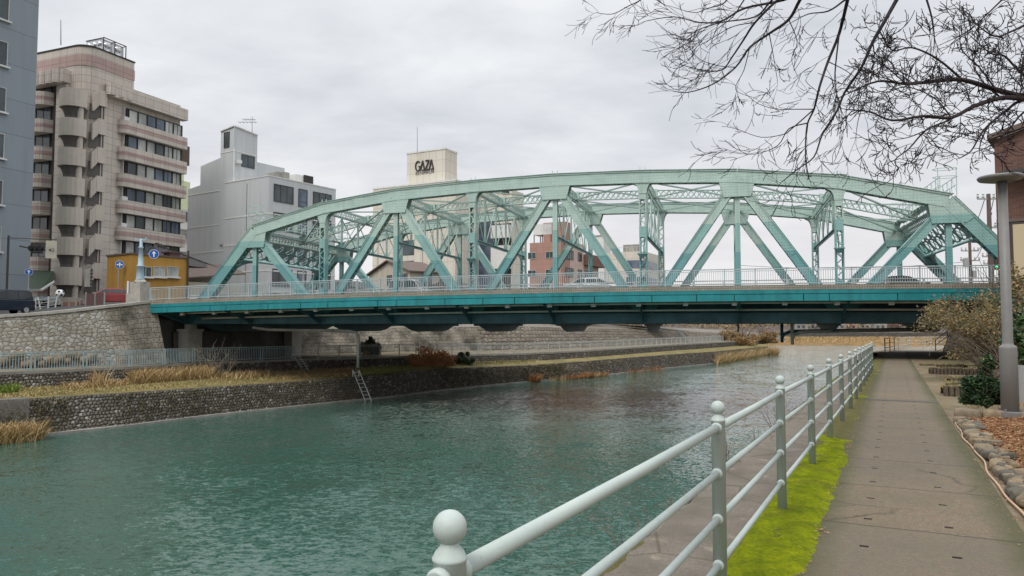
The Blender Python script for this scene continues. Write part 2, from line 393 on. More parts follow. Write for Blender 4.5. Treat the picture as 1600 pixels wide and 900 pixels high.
M['cobble'] = stonewall('coursed river cobbles', 4.9, 1.05, 0.58, [(0.14, 0.122, 0.10), (0.20, 0.175, 0.145), (0.27, 0.24, 0.20), (0.17, 0.14, 0.11), (0.22, 0.20, 0.17), (0.46, 0.44, 0.40)], (0.055, 0.047, 0.038), 0.13, 0.45, 1.0, 0.5)
M['cobble2'] = stonewall('pale round cobbles', 3.5, 1.2, 0.75, [(0.24, 0.22, 0.18), (0.31, 0.30, 0.265), (0.21, 0.18, 0.14), (0.37, 0.365, 0.34)], (0.15, 0.13, 0.10), 0.10, 0.35, 0.5, 0.5)
M['ashlar'] = stonewall('granite ashlar blocks', 2.5, 1.3, 0.2, [(0.28, 0.245, 0.20), (0.35, 0.315, 0.265), (0.23, 0.20, 0.16), (0.31, 0.275, 0.22)], (0.15, 0.13, 0.10), 0.05, 1.15, 0.5, 0.5)
M['farwall'] = stonewall('far embankment stone', 1.7, 1.3, 0.4, [(0.20, 0.175, 0.14), (0.26, 0.225, 0.18), (0.16, 0.135, 0.11)], (0.075, 0.065, 0.05), 0.09, 0.35, 0.9, 0.5)
M['rubble'] = stonewall('stepped rubble', 2.3, 1.9, 0.55, [(0.22, 0.20, 0.165), (0.29, 0.27, 0.23), (0.16, 0.145, 0.11)], (0.06, 0.055, 0.04), 0.07, 0.4, 1.0, 0.5)
M['conc'] = plain('weathered concrete', (0.26, 0.25, 0.225), 0.9, 0.25, 0.7, 0.3, 25, streak=0.6)
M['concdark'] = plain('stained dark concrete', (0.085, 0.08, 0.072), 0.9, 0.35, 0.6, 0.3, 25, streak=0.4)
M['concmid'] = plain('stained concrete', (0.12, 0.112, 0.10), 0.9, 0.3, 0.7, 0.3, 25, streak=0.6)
M['granite'] = plain('pale granite', (0.36, 0.34, 0.30), 0.8, 0.15, 3, 0.2, 40, streak=0.35)
WAVE = 0.78
def water():
    t = NT('river water'); P = t.pos()
    t.color(t.mix(t.ramp(t.noise(P, 0.035, 3), [(0.4, 0.0), (0.62, 1.0)]), (0.036, 0.088, 0.066), (0.050, 0.105, 0.085)))
    def slope(vec, scale, detail, amp):
        nd = t.n('ShaderNodeTexNoise'); nd.inputs['Scale'].default_value = scale; nd.inputs['Detail'].default_value = detail; nd.inputs['Roughness'].default_value = 0.55; nd.inputs['Distortion'].default_value = 0.4
        t.l(vec, nd.inputs['Vector']); v = t.n('ShaderNodeVectorMath', operation='SUBTRACT'); t.l(nd.outputs['Color'], v.inputs[0]); v.inputs[1].default_value = (0.5, 0.5, 0.5)
        k = t.n('ShaderNodeVectorMath', operation='SCALE'); t.l(v.outputs[0], k.inputs[0])
        if hasattr(amp, 'is_output'): t.l(amp, k.inputs[3])
        else: k.inputs[3].default_value = amp
        return k.outputs[0]
    def vadd(x, y): v = t.n('ShaderNodeVectorMath', operation='ADD'); t.l(x, v.inputs[0]); t.l(y, v.inputs[1]); return v.outputs[0]
    sxyz = t.n('ShaderNodeSeparateXYZ'); t.l(P, sxyz.inputs[0]); calm = t.n('ShaderNodeMapRange'); t.l(sxyz.outputs[1], calm.inputs[0]); calm.inputs[1].default_value = 45; calm.inputs[2].default_value = 150; calm.inputs[3].default_value = 1.0; calm.inputs[4].default_value = 0.95
    gust = t.math('MULTIPLY', t.ramp(t.noise(P, 0.06, 3, 0.5), [(0.36, 0.55), (0.64, 1.0)]), calm.outputs[0])
    s1 = slope(t.mapping(P, (0.75, 1.3, 1), rot=(0, 0, R(12))), 4.2, 2, t.math('MULTIPLY', gust, WAVE))
    s2 = slope(t.mapping(P, (0.8, 1.2, 1), rot=(0, 0, R(-14))), 11, 2, t.math('MULTIPLY', gust, WAVE * 0.75))
    s3 = slope(P, 0.35, 2, t.math('MULTIPLY', gust, WAVE * 0.35))
    tot = vadd(vadd(s1, s2), s3); fl = t.n('ShaderNodeVectorMath', operation='MULTIPLY'); t.l(tot, fl.inputs[0]); fl.inputs[1].default_value = (1, 1, 0)
    up = t.n('ShaderNodeVectorMath', operation='ADD'); t.l(fl.outputs[0], up.inputs[0]); up.inputs[1].default_value = (0, 0, 1)
    nm = t.n('ShaderNodeVectorMath', operation='NORMALIZE'); t.l(up.outputs[0], nm.inputs[0]); t.l(nm.outputs[0], t.p.inputs['Normal'])
    t.p.inputs['IOR'].default_value = 1.42
    return t.done(0.04, 0.7)
M['water'] = water()
def glass(name, c=(0.035, 0.045, 0.05), rough=0.08, blinds=0.0):
    t = NT(name); P = t.pos()
    cc = t.mix(t.ramp(t.noise(P, 0.45, 3), [(0.4, 0.0), (0.6, 1.0)]), c, tuple(k * 1.9 for k in c))
    t.color(cc); return t.done(rough, 0.6)
M['glass'] = glass('window glass'); M['curtain'] = glass('glass with pale blind', (0.24, 0.25, 0.235), 0.2)
M['glassblue'] = glass('blue grey glass', (0.06, 0.08, 0.11))
M['frame'] = plain('dark window frame', (0.045, 0.042, 0.04), 0.5); M['wframe'] = plain('aluminium frame', (0.45, 0.45, 0.44), 0.4)
def tiled(name, c, bw=1.0, bh=0.75, mort=0.012, var=0.12, off=0.0, mc=0.45, streak=0.45):
    t = NT(name); br = t.n('ShaderNodeTexBrick'); t.l(t.uv(), br.inputs['Vector']); br.offset = off
    br.inputs['Scale'].default_value = 1; br.inputs['Brick Width'].default_value = bw; br.inputs['Row Height'].default_value = bh; br.inputs['Mortar Size'].default_value = mort
    br.inputs['Color1'].default_value = tuple(k * (1 - var) for k in c) + (1,); br.inputs['Color2'].default_value = tuple(k * (1 + var) for k in c) + (1,)
    br.inputs['Mortar'].default_value = tuple(k * mc for k in c) + (1,)
    P = t.pos(); st = t.noise(t.mapping(P, (1, 1, 0.07)), 1.6, 6, 0.62)
    cc = t.mix(t.math('MULTIPLY', t.ramp(st, [(0.48, 0.0), (0.8, 1.0)]), streak), br.outputs[0], tuple(k * 0.5 for k in c))
    t.color(cc); return t.done(0.75, 0.3)
M['beige'] = tiled('beige wall panels', (0.53, 0.475, 0.42), 1.15, 0.78, 0.03, 0.06, mc=0.6)
M['pink'] = tiled('pinkish band panels', (0.40, 0.29, 0.265), 1.15, 0.78, 0.03, 0.05, mc=0.6)
M['bluegrey'] = tiled('slate grey render', (0.235, 0.27, 0.30), 30, 3.0, 0.02, 0.04, streak=0.25)
M['grey'] = tiled('light grey render', (0.50, 0.52, 0.53), 60, 60, 0.0, 0.03, streak=0.35)
M['whiteline'] = plain('white line render', (0.62, 0.62, 0.6))
M['cream'] = tiled('cream cladding panels', (0.58, 0.545, 0.47), 1.6, 2.4, 0.035, 0.03, mc=0.6, streak=0.2)
M['creamhouse'] = plain('cream house render', (0.46, 0.42, 0.34), 0.85, 0.08, streak=0.3)
M['pinkbrown'] = tiled('pinkish brown tile', (0.36, 0.215, 0.17), 1.2, 0.9, 0.02, 0.05, mc=0.75, streak=0.25)
M['palepink'] = plain('pale pink render', (0.52, 0.40, 0.345), 0.8, 0.08, streak=0.3)
M['orange'] = plain('ochre render', (0.43, 0.235, 0.05), 0.8, 0.1, 0.8, streak=0.35)
M['white'] = plain('white render', (0.62, 0.62, 0.6), 0.75, 0.06, streak=0.25)
M['palegreen'] = plain('pale lime render', (0.60, 0.66, 0.42), 0.75, 0.06)
M['brick'] = tiled('dark brown brick', (0.115, 0.062, 0.048), 0.25, 0.085, 0.012, 0.22, 0.5, 1.35, 0.3)
M['rooftile'] = tiled('grey roof tile', (0.085, 0.08, 0.08), 0.3, 0.28, 0.04, 0.2, 0.5, 0.4, 0.2)
M['brownroof'] = plain('brown sheet roof', (0.12, 0.085, 0.07), 0.6, 0.15)
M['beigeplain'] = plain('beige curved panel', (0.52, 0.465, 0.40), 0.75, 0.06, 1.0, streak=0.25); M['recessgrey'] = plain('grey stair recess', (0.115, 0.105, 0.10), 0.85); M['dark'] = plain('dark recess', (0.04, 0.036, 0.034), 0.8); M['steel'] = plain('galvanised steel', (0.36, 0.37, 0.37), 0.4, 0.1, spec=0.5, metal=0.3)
M['stainless'] = plain('polished steel tank', (0.62, 0.63, 0.64), 0.25, 0.05, metal=0.7)
M['lampgrey'] = plain('grey lamp post paint', (0.185, 0.18, 0.172), 0.45, 0.12, 3, 0.1, 60, streak=0.3)
M['lightblue'] = plain('light blue post paint', (0.33, 0.43, 0.49), 0.5, 0.08)
M['signblue'] = plain('sign blue', (0.012, 0.10, 0.42), 0.4, 0.05); M['signwhite'] = plain('sign white', (0.78, 0.78, 0.76), 0.45, 0.04)
M['black'] = plain('black', (0.02, 0.02, 0.02), 0.5); M['tyre'] = plain('tyre rubber', (0.022, 0.022, 0.022), 0.8)
M['navy'] = plain('navy car paint', (0.012, 0.015, 0.032), 0.15, 0.1, spec=0.6); M['redpaint'] = plain('dark red car paint', (0.25, 0.022, 0.025), 0.2, spec=0.6)
M['carblack'] = plain('black car paint', (0.012, 0.012, 0.013), 0.12, spec=0.6); M['silver'] = plain('silver car paint', (0.42, 0.43, 0.44), 0.25, metal=0.4)
M['carglass'] = glass('car glass', (0.02, 0.025, 0.025), 0.04); M['lampglass'] = plain('headlamp lens', (0.6, 0.6, 0.58), 0.15)
M['maroon'] = plain('maroon panel', (0.095, 0.05, 0.05), 0.6, 0.12); M['brownpanel'] = plain('brown panel', (0.16, 0.085, 0.065), 0.65, 0.15)
M['wood'] = plain('grey weathered stakes', (0.10, 0.078, 0.056), 0.9, 0.4, 9, 0.6, 40)
M['hose'] = plain('pinkish garden hose', (0.50, 0.33, 0.21), 0.5, 0.1)
def bark(name, c1, c2):
    t = NT(name); P = t.pos(); g = t.noise(t.mapping(P, (1, 1, 0.4)), 16, 6, 0.7)
    t.color(t.mix(t.ramp(g, [(0.3, 0.0), (0.7, 1.0)]), c1, c2)); t.bump(g, 0.7, 0.02); return t.done(0.9, 0.2)
M['barkA'] = bark('dark purplish bark', (0.022, 0.016, 0.02), (0.06, 0.045, 0.045)); M['barkB'] = bark('grey black bark', (0.018, 0.016, 0.02), (0.05, 0.042, 0.044))
M['twig'] = bark('grey brown twigs', (0.10, 0.078, 0.058), (0.22, 0.175, 0.135)); M['twigpale'] = bark('pale dry twigs', (0.16, 0.13, 0.1), (0.3, 0.26, 0.2))
def leafm(name, c, trans=0.25, rough=0.5):
    t = NT(name); t.color(t.mix(t.ramp(t.noise(t.pos(), 7, 3), [(0.3, 0.0), (0.7, 1.0)]), tuple(k * 0.6 for k in c), tuple(k * 1.4 for k in c)))
    return t.done(rough, 0.35)
M['leafdark'] = leafm('glossy dark leaf', (0.022, 0.052, 0.022)); M['leafmid'] = leafm('mid green leaf', (0.05, 0.095, 0.025))
M['leafolive'] = leafm('olive leaf', (0.20, 0.16, 0.055)); M['weed'] = leafm('wall weed', (0.15, 0.125, 0.06)); M['beyond'] = plain('pale earth path', (0.22, 0.19, 0.145), 0.9); M['leafrust'] = leafm('rusty leaf', (0.34, 0.16, 0.065)); M['leafbrown'] = leafm('dry brown leaf', (0.25, 0.17, 0.08))
M['reed'] = leafm('dry straw', (0.38, 0.265, 0.125)); M['reedorange'] = leafm('orange dry twig', (0.36, 0.17, 0.07)); M['grass'] = leafm('winter grass', (0.25, 0.215, 0.075)); M['rusttwig'] = leafm('rusty orange twig', (0.52, 0.25, 0.10)); M['hillwood'] = plain('wooded hill', (0.095, 0.075, 0.065), 0.95, 0.4, 0.3)
M['lime'] = leafm('fresh grass', (0.14, 0.20, 0.03))
M['yellow'] = leafm('yellow leaf', (0.34, 0.25, 0.05))
def moss():
    t = NT('bright moss'); P = t.pos()
    c = t.mix(t.ramp(t.noise(P, 4.2, 7, 0.68), [(0.30, 0.0), (0.66, 1.0)]), (0.125, 0.165, 0.012), (0.30, 0.34, 0.010))
    c = t.mix(t.ramp(t.noise(P, 28, 5, 0.7), [(0.44, 0.0), (0.72, 0.75)]), c, (0.08, 0.115, 0.012))
    c = t.mix(t.ramp(t.noise(P, 1.7, 5, 0.62), [(0.56, 0.0), (0.68, 0.5)]), c, (0.10, 0.085, 0.03))
    c = t.mix(t.ramp(t.noise(P, 11, 6, 0.7), [(0.60, 0.0), (0.70, 0.55)]), c, (0.075, 0.06, 0.025))
    t.color(c); b = t.bump(t.noise(P, 150, 4, 0.75), 1.0, 0.012); t.bump(t.noise(P, 22, 5, 0.7), 0.7, 0.03, b); return t.done(1.0, 0.05)
M['moss'] = moss()
M['mossdull'] = soil('moss and dirt', (0.085, 0.08, 0.025), (0.15, 0.135, 0.05), 5)
for i, c in enumerate([(0.30, 0.145, 0.065), (0.20, 0.09, 0.042), (0.38, 0.22, 0.12)]): M['chip%d' % i] = plain('bark chip tone %d' % i, c, 0.9, 0.3, 12)
M['mulch'] = soil('bark mulch bed', (0.16, 0.075, 0.036), (0.28, 0.145, 0.07), 14)
for i, c in enumerate([(0.19, 0.15, 0.10), (0.12, 0.105, 0.08), (0.23, 0.175, 0.11), (0.09, 0.082, 0.068)]): M['rock%d' % i] = plain('edging stone tone %d' % i, c, 0.88, 0.35, 6, 0.7, 22)
# ================================================================== THE SETTING
ZW = -4.3
# ---- one ground sheet to the horizon, the river laid over it
mb = MB(); mb.quad((-3000, -600, -7.2), (3000, -600, -7.2), (3000, 4500, -7.2), (-3000, 4500, -7.2)); struct(mb, 'ground', M['upland'])
mb = MB()
mb.quad((-130, -60, ZW), (90, -60, ZW), (260, 236, ZW), (20, 236, ZW)); struct(mb, 'river_water', M['water'])

# ---- opposite bank: stations along it (photo columns of the surveyed lines)
ST = np.array([  # px, waterline, lower wall top, upper wall foot, upper wall top
    (-260, 735, 648, 626, 594), (-60, 694, 629, 613, 585), (0, 688, 627, 611, 583), (69, 681, 622, 606, 580), (200, 667, 614, 598, 574), (320, 652, 606, 588, 567),
    (473, 635.6, 596, 580, 561.5), (620, 620, 583.6, 573, 557.5), (684, 611.4, 576.6, 570, 556), (822, 597.7, 571, 565, 552.8),
    (920, 590, 564, 558.5, 547.8), (1037, 576.5, 554.6, 549, 540), (1121, 568, 549, 543, 535), (1200, 554, 541, 536.5, 530.5)], dtype=float)
def bank(px):
    yW, y1, yB, y2 = [float(np.interp(px, ST[:, 0], ST[:, k])) for k in (1, 2, 3, 4)]
    W = onz(px, yW, ZW)
    T1 = at(px, y1, W.y + 0.75)
    Bz = T1.z + 0.12; Bp = onz(px, yB, Bz)
    if Bp.y < T1.y + 0.6: Bp = at(px, yB, T1.y + 0.6)
    T2 = at(px, y2, Bp.y + 0.35)
    return W, T1, Bp, T2
SX = list(np.linspace(-260, 0, 8)) + list(np.linspace(20, 1200, 60))
BK = [bank(x) for x in SX]
def away(p, q, d):     # from p, horizontally further along the section p->q
    v = Vector((q.x - p.x, q.y - p.y, 0)).normalized(); return p + v * d
def rows(fn): return [fn(*b) for b in BK]
# the sections, near to far
def cut(p, z): r = Vector(p); r.z = z; return r
mb = MB()
mb.loft([rows(lambda W, A, Bq, T: cut(away(W, T, -0.7), -6.5)), rows(lambda W, A, Bq, T: W), rows(lambda W, A, Bq, T: A), rows(lambda W, A, Bq, T: away(A, T, 0.5)), rows(lambda W, A, Bq, T: cut(away(A, T, 0.5), -6.5))])
tag(mb.build('retaining_wall', M['cobble']), 'long low wall of dark coursed cobbles rising out of the water along the far bank', 'wall')
mb = MB()   # footing stones at the waterline
mb.loft([rows(lambda W, A, Bq, T: cut(away(W, T, -0.22), ZW - 0.5)), rows(lambda W, A, Bq, T: cut(away(W, T, -0.22), ZW + 0.13)), rows(lambda W, A, Bq, T: cut(away(W, T, 0.1), ZW + 0.15))])
tag(mb.build('wall_footing', M['conc']), 'narrow pale stone footing just above the waterline of the far bank', 'footing')
mb = MB()
mb.loft([rows(lambda W, A, Bq, T: away(A, T, 0.5) - Z * 0.03), rows(lambda W, A, Bq, T: away((A + Bq) / 2, T, 0) + Z * 0.12), rows(lambda W, A, Bq, T: away(Bq, T, 0.3))])
struct(mb, 'river_terrace', M['berm'])
mb = MB()
mb.loft([rows(lambda W, A, Bq, T: Bq - Z * 0.4), rows(lambda W, A, Bq, T: T), rows(lambda W, A, Bq, T: away(T, T * 1.1, 0.25))])
tag(mb.build('retaining_wall', M['cobble']), 'second wall of dark cobbles behind the grassy terrace, carrying the far riverside path', 'wall')
mb = MB()   # kerb on top of the second wall
mb.loft([rows(lambda W, A, Bq, T: away(T, T * 1.1, -0.06) - Z * 0.12), rows(lambda W, A, Bq, T: away(T, T * 1.1, -0.06) + Z * 0.06), rows(lambda W, A, Bq, T: away(T, T * 1.1, 0.34) + Z * 0.06)])
struct(mb, 'path_kerb', M['conc'])
mb = MB()
mb.loft([rows(lambda W, A, Bq, T: away(T, T * 1.1, 0.25)), rows(lambda W, A, Bq, T: away(T, T * 1.1, 14) )])
struct(mb, 'far_path', M['soil'])
# concrete block at the left end of the lower wall
W0, A0, B0, T0 = bank(-60); W1, A1, B1, T1_ = bank(46)
mb = MB(); mb.loft([[cut(away(W0, T0, -0.35), -6), cut(away(W1, T1_, -0.35), -6)], [away(A0, T0, -0.22) + Z * 0.05, away(A1, T1_, -0.22) + Z * 0.05], [away(A0, T0, 0.8) + Z * 0.05, away(A1, T1_, 0.8) + Z * 0.05]])
mb.quad(cut(away(W1, T1_, -0.35), -6), cut(away(W1, T1_, 0.8), -6), away(A1, T1_, 0.8) + Z * 0.05, away(A1, T1_, -0.22) + Z * 0.05)
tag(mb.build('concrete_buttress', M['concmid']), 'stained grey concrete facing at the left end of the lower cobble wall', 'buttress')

# ---- upper embankment, left of the bridge: cobbles, then granite ashlar up to the bridge corner
TOPL = [(-300, 505, 44.5), (-60, 499, 49), (0, 494, 50.2), (60, 490, 51.5), (110, 485.5, 52.6), (165, 479, 54.0)]
TOPR = [(165, 479, 54.0), (200, 475.5, 55.2), (243, 470.5, 57.2)]
def wallface(tops, foot=-1.45, bat=2.0):
    t = [at(*p) for p in tops]; f = []
    for p in t:
        q = p + PR * bat * 0.9 - PD * 0.15; q.z = foot; f.append(q)
    b = [p - PR * 0.8 for p in t]
    return f, t, b
f, t_, b_ = wallface(TOPL); mb = MB(); mb.loft([f, [(x + y) / 2 for x, y in zip(f, t_)], t_])
tag(mb.build('embankment_wall', M['cobble2']), 'sloping wall of pale rounded cobbles below the parked navy car', 'wall')
f2, t2, b2 = wallface(TOPR); f2[0] = f[-1]; mb = MB(); mb.loft([f2, [(x + y) / 2 for x, y in zip(f2, t2)], t2])
cn = B(-6.6, -4.25, -1.45); cnt = t2[-1]
mb.loft([[f2[-1], cn + BU * 1.6], [t2[-1], B(-6.8, -3.9, cnt.z)]])
tag(mb.build('embankment_wall', M['ashlar']), 'tall wall of squared weathered granite blocks at the left bridge corner', 'wall')
mb = MB(); allt = t_ + t2[1:]
mb.loft([[p + PR * 0.16 - Z * 0.10 for p in allt], [p + PR * 0.16 + Z * 0.09 for p in allt], [p - PR * 0.55 + Z * 0.09 for p in allt], [p - PR * 0.55 - Z * 0.4 for p in allt]])
tag(mb.build('coping', M['granite']), 'long pale stone coping along the top of the left embankment wall', 'coping')
# boulders at its foot
stm = MB()
def rockmesh(mb, c, rx, ry, rz, seed, sub=2, amp=0.22):
    import bmesh
    bm = bmesh.new(); bmesh.ops.create_icosphere(bm, subdivisions=sub, radius=1)
    for v in bm.verts:
        n_ = mnoise.noise(v.co * 1.1 + Vector((seed * 3.7, seed, 0))) * amp * 1.5 + mnoise.noise(v.co * 2.6 + Vector((0, seed * 2.1, 5))) * amp * 0.6
        v.co = v.co * (1 + n_)
        v.co = Vector((max(-0.8, min(0.8, v.co.x)), max(-0.8, min(0.8, v.co.y)), max(-0.72, min(0.72, v.co.z))))
    bm.verts.index_update()
    mb.add([(c[0] + v.co.x * rx, c[1] + v.co.y * ry, c[2] + v.co.z * rz) for v in bm.verts], [tuple(v.index for v in f_.verts) for f_ in bm.faces]); bm.free()
bou = []
for i in range(4):
    k = MB(); rockmesh(k, (0, 0, 0), 0.5, 0.42, 0.36, i + 20); 
    bou.append(k)
for i, x in enumerate(np.linspace(-30, 118, 17)):
    p0 = at(x, 494 - x * 0.085, 50.2 + x * 0.024); q = p0 + PR * (1.75 + 0.25 * random.random()); q.z = -1.0 + 0.75 * random.random()
    k = bou[i % 4].build('boulder', M['rock%d' % (0 if i % 3 else 2)], smooth=True); k.location = q; k.rotation_euler = (0, 0, random.random() * 6); k.scale = (random.uniform(.7, 1.1),) * 3
    tag(k, 'brownish rounded boulder lying at the foot of the pale cobble embankment', 'boulder', 'boulders at the foot of the left embankment')
# ---- upland behind (road level): from the wall tops back to the town
mb = MB(); mb.loft([[p - PR * 0.5 for p in allt] + [B(-6.8, -3.9, zdeck(-7))], [p - PR * 160 + PD * 10 for p in allt] + [B(-6.8, -3.9, 3.4) - PR * 160 + PD * 60]])
struct(mb, 'road', M['asphalt'])
mb = MB(); mb.loft([[B(-6.9, v, 3.35) for v in (-3.9, 6, 17.6)], [B(-170, v, 3.0) for v in (-3.9, 6, 17.6)]]); struct(mb, 'approach_road', M['asphalt'])

# ---- upper embankment right of the bridge on the far bank (runs away downstream)
UP = [(455, 515, 78), (560, 513, 83), (640, 512, 88), (745, 510.5, 95)]
UP2 = [(745, 510.5, 95), (820, 510.5, 101), (900, 512.5, 112), (960, 514, 122), (1052, 516.5, 138)]
UP3 = [(1068, 517.5, 141), (1100, 519, 150), (1150, 521, 172), (1215, 523, 205)]
def wf(tops, foot, bat):
    t = [at(*p) for p in tops]; f = []
    for p in t:
        q = p + PR * bat - PD * 0.3 * bat; q.z = foot; f.append(q)
    return f, t
for tops, m_, lab, bat in ((UP, 'ashlar', 'grey squared stone embankment beside the far bridge abutment seen under the deck', 1.6), (UP2, 'farwall', 'sloping brownish stone embankment above the white fence, seen under the deck', 3.0), (UP3, 'farwall', 'last stretch of far stone embankment beyond the concrete steps', 3.0)):
    f, t = wf(tops, -2.2, bat)
    if tops is UP2: f[0] = lastf
    lastf = f[-1]; mb = MB(); mb.loft([f, [(x + y) / 2 for x, y in zip(f, t)], t, [p - PR * 1.2 for p in t]])
    tag(mb.build('embankment_wall', M[m_]), lab, 'wall')
mb = MB(); ts = [at(*p) for p in UP + UP2[1:] + UP3]; mb.loft([[p - PR * 0.9 + Z * 0.01 for p in ts], [p - PR * 12 + Z * 1.2 for p in ts], [p - PR * 160 + Z * 1.6 for p in ts]]); struct(mb, 'town_ground', M['upland'])
mb = MB(); a = at(1060, 517, 140.5); nst = 16
for i in range(nst):
    q = a - PR * 0 + PR * (3.4 * i / nst) - PD * (1.0 * i / nst); z1 = a.z - (a.z + 2.0) * (i / nst)
    mb.box((q.x, q.y, (z1 - 2.3) / 2), (2.4, 0.5, z1 + 2.3), (PD, PR, Z))
tag(mb.build('stairway', M['conc']), 'pale concrete steps climbing the far embankment beyond the bridge', 'steps')

# ---- downstream end of the river: reed bank, grass slope, low wall, wooded ground behind
mb = MB(); r0 = [Vector((x, 226 + 7 * math.sin(x * 0.09), ZW - 0.3)) for x in range(60, 260, 8)]; r1 = [p + Vector((2, 5, 1.3)) for p in r0]; r2 = [p + Vector((8, 40, 1.4)) for p in r0]; r3 = [p + Vector((14, 96, 1.0)) for p in r0]
mb.loft([r0, r1, r2, r3]); struct(mb, 'reed_bank', M['dry'])
mb = MB(); mb.box((185, 326, -3.6), (330, 1.2, 4.8)); tag(mb.build('floodwall', M['concdark']), 'long low grey flood wall across the far end of the river', 'wall')
mb = MB(); 
for i in range(26): pass
hx = np.linspace(-60, 420, 60)
mb.loft([[Vector((x, 336, -3)) for x in hx], [Vector((x, 352, 0.6 + 1.2 * mnoise.noise(Vector((x * .03, 1, 0))))) for x in hx], [Vector((x, 420, 5 + 2.5 * mnoise.noise(Vector((x * .02, 5, 0))))) for x in hx], [Vector((x, 470, -3)) for x in hx]])
struct(mb, 'hills', M['hillwood'])

# ---- our own bank
def strip(a0, a1, t0, t1, n, dz=0.0, zf=None):
    rr = []
    for a in (a0, a1): rr.append([PT(a, t0 + (t1 - t0) * i / n, None if zf is None else zf(t0 + (t1 - t0) * i / n), dz) for i in range(n + 1)])
    return rr
# slab path with real lifting pockets (two columns); uv across / along
mb = MB(); TE = 64.0
hc = [(-0.255, -0.195), (0.32, 0.38)]
tcuts = [1.0]; holes = []
k = 0
t = 2.55
while t < TE - 1:
    tcuts += [t - 0.022, t + 0.022]; holes.append(len(tcuts) - 2); t += 0.85
tcuts.append(TE)
ac = [-0.63, hc[0][0], hc[0][1], hc[1][0], hc[1][1], 0.85]
for i in range(len(tcuts) - 1):
    t0, t1 = tcuts[i], tcuts[i + 1]
    for j in range(5):
        a0, a1 = ac[j], ac[j + 1]
        q = [PT(a0, t0), PT(a1, t0), PT(a1, t1), PT(a0, t1)]; uv = [[(a0, t0), (a1, t0), (a1, t1), (a0, t1)]]
        if i in holes and j in (1, 3) and t0 < 34:
            ql = [p - Z * 0.045 for p in q]
            mb.m = 1
            for e in range(4): mb.add([q[e], q[(e + 1) % 4], ql[(e + 1) % 4], ql[e]], [(0, 1, 2, 3)], [[(0, 0), (.1, 0), (.1, .1), (0, .1)]])
            mb.add(ql, [(0, 1, 2, 3)], uv); mb.m = 0
        else: mb.add(q, [(0, 1, 2, 3)], uv)
tag(mb.build('footpath', [M['slab'], M['dark']]), kind='structure')
# railing kerb (low wall whose top carries the moss and the posts)
mb = MB(); n = 40
c0 = strip(-1.06, -0.63, -1.5, TE, n)
mb.loft([[p - Z * 0.9 for p in c0[0]], [p - Z * 0.03 for p in c0[0]], [p + Z * 0.0 for p in strip(-0.98, -0.63, -1.5, TE, n)[0]], c0[1], [p - Z * 0.3 for p in c0[1]]]); struct(mb, 'kerb_strip', M['mossdull'])
mb = MB(); g = strip(-0.63, 0.86, -1.5, 1.0, 2); mb.loft(g); struct(mb, 'footpath_edge', M['slab'])
# river ledge with a ragged rubble edge
zl = lambda t: -0.45 + zp(t) * 0.8
mb = MB(); n = 150; ts_ = [(-1.5) + (TE + 1.5) * i / n for i in range(n + 1)]
def wob(t, s): return 0.05 * mnoise.noise(Vector((t * 1.7, s, 0))) + 0.03 * mnoise.noise(Vector((t * 5.1, s, 3)))
o0 = [PT(-2.30 + wob(t, 1), t, zl(t) - 0.05) for t in ts_]; o1 = [PT(-2.15 + wob(t, 2), t, zl(t) + 0.01) for t in ts_]; o2 = [PT(-1.0, t, zl(t)) for t in ts_]
mb.loft([o1, o2]); struct(mb, 'river_ledge', M['ledge'])
mb = MB(); mb.loft([[PT(-2.9, t, -6.5) for t in ts_], o0, o1]); tag(mb.build('retaining_wall', M['rubble']), 'pale rough stone edge of the river ledge on the near bank beside the railing', 'wall')
# soil right of the path, rising gently to the right, and on under the bridge
mb = MB(); n = 70
def zs(a, t): 
    return zp(t) - 0.012 + 0.02 * mnoise.noise(Vector((a * 1.3, t * 0.8, 0))) + max(0, a - 2.2) * 0.045 * (1 if t < 33 else 0.25)
AA = [0.85, 0.95, 1.15, 1.6, 2.4, 3.2, 4.4, 6, 9, 14, 30, 120]
mb.loft([[PT(a, -3 + 69 * i / n, zs(a, -3 + 69 * i / n) + (0.012 if a == 0.85 else 0)) for i in range(n + 1)] for a in AA]); struct(mb, 'soil', M['soil'])
# path beyond the bridge, bending right
mb = MB(); pb = [(-0.56, 64), (1.5, 90), (10, 130), (30, 180), (60, 230)]
mb.loft([[PT(a, t, -0.4 - 0.009 * (t - 64)) for a, t in pb], [PT(a + 3.2, t, -0.4 - 0.009 * (t - 64)) for a, t in pb]]); struct(mb, 'bend_path', M['beyond'])
mb = MB(); mb.loft([[PT(a - 3.5, t, ZW - 1) for a, t in pb], [PT(a - 1.4, t, -0.5 - 0.009 * (t - 64)) for a, t in pb], [PT(a + 3.2, t, -0.43 - 0.009 * (t - 64)) for a, t in pb], [PT(a + 30, t, -0.3 - 0.009 * (t - 64)) for a, t in pb], [PT(a + 120, t, -0.2 - 0.009 * (t - 64)) for a, t in pb]]); struct(mb, 'bank_ground', M['soil'])
mb = MB(); mb.box(PT(0.115, 18.9, dz=0.004), (0.30, 1.485, 0.008), (PD, PR, Z)); struct(mb, 'drain_strip', M['concdark'])
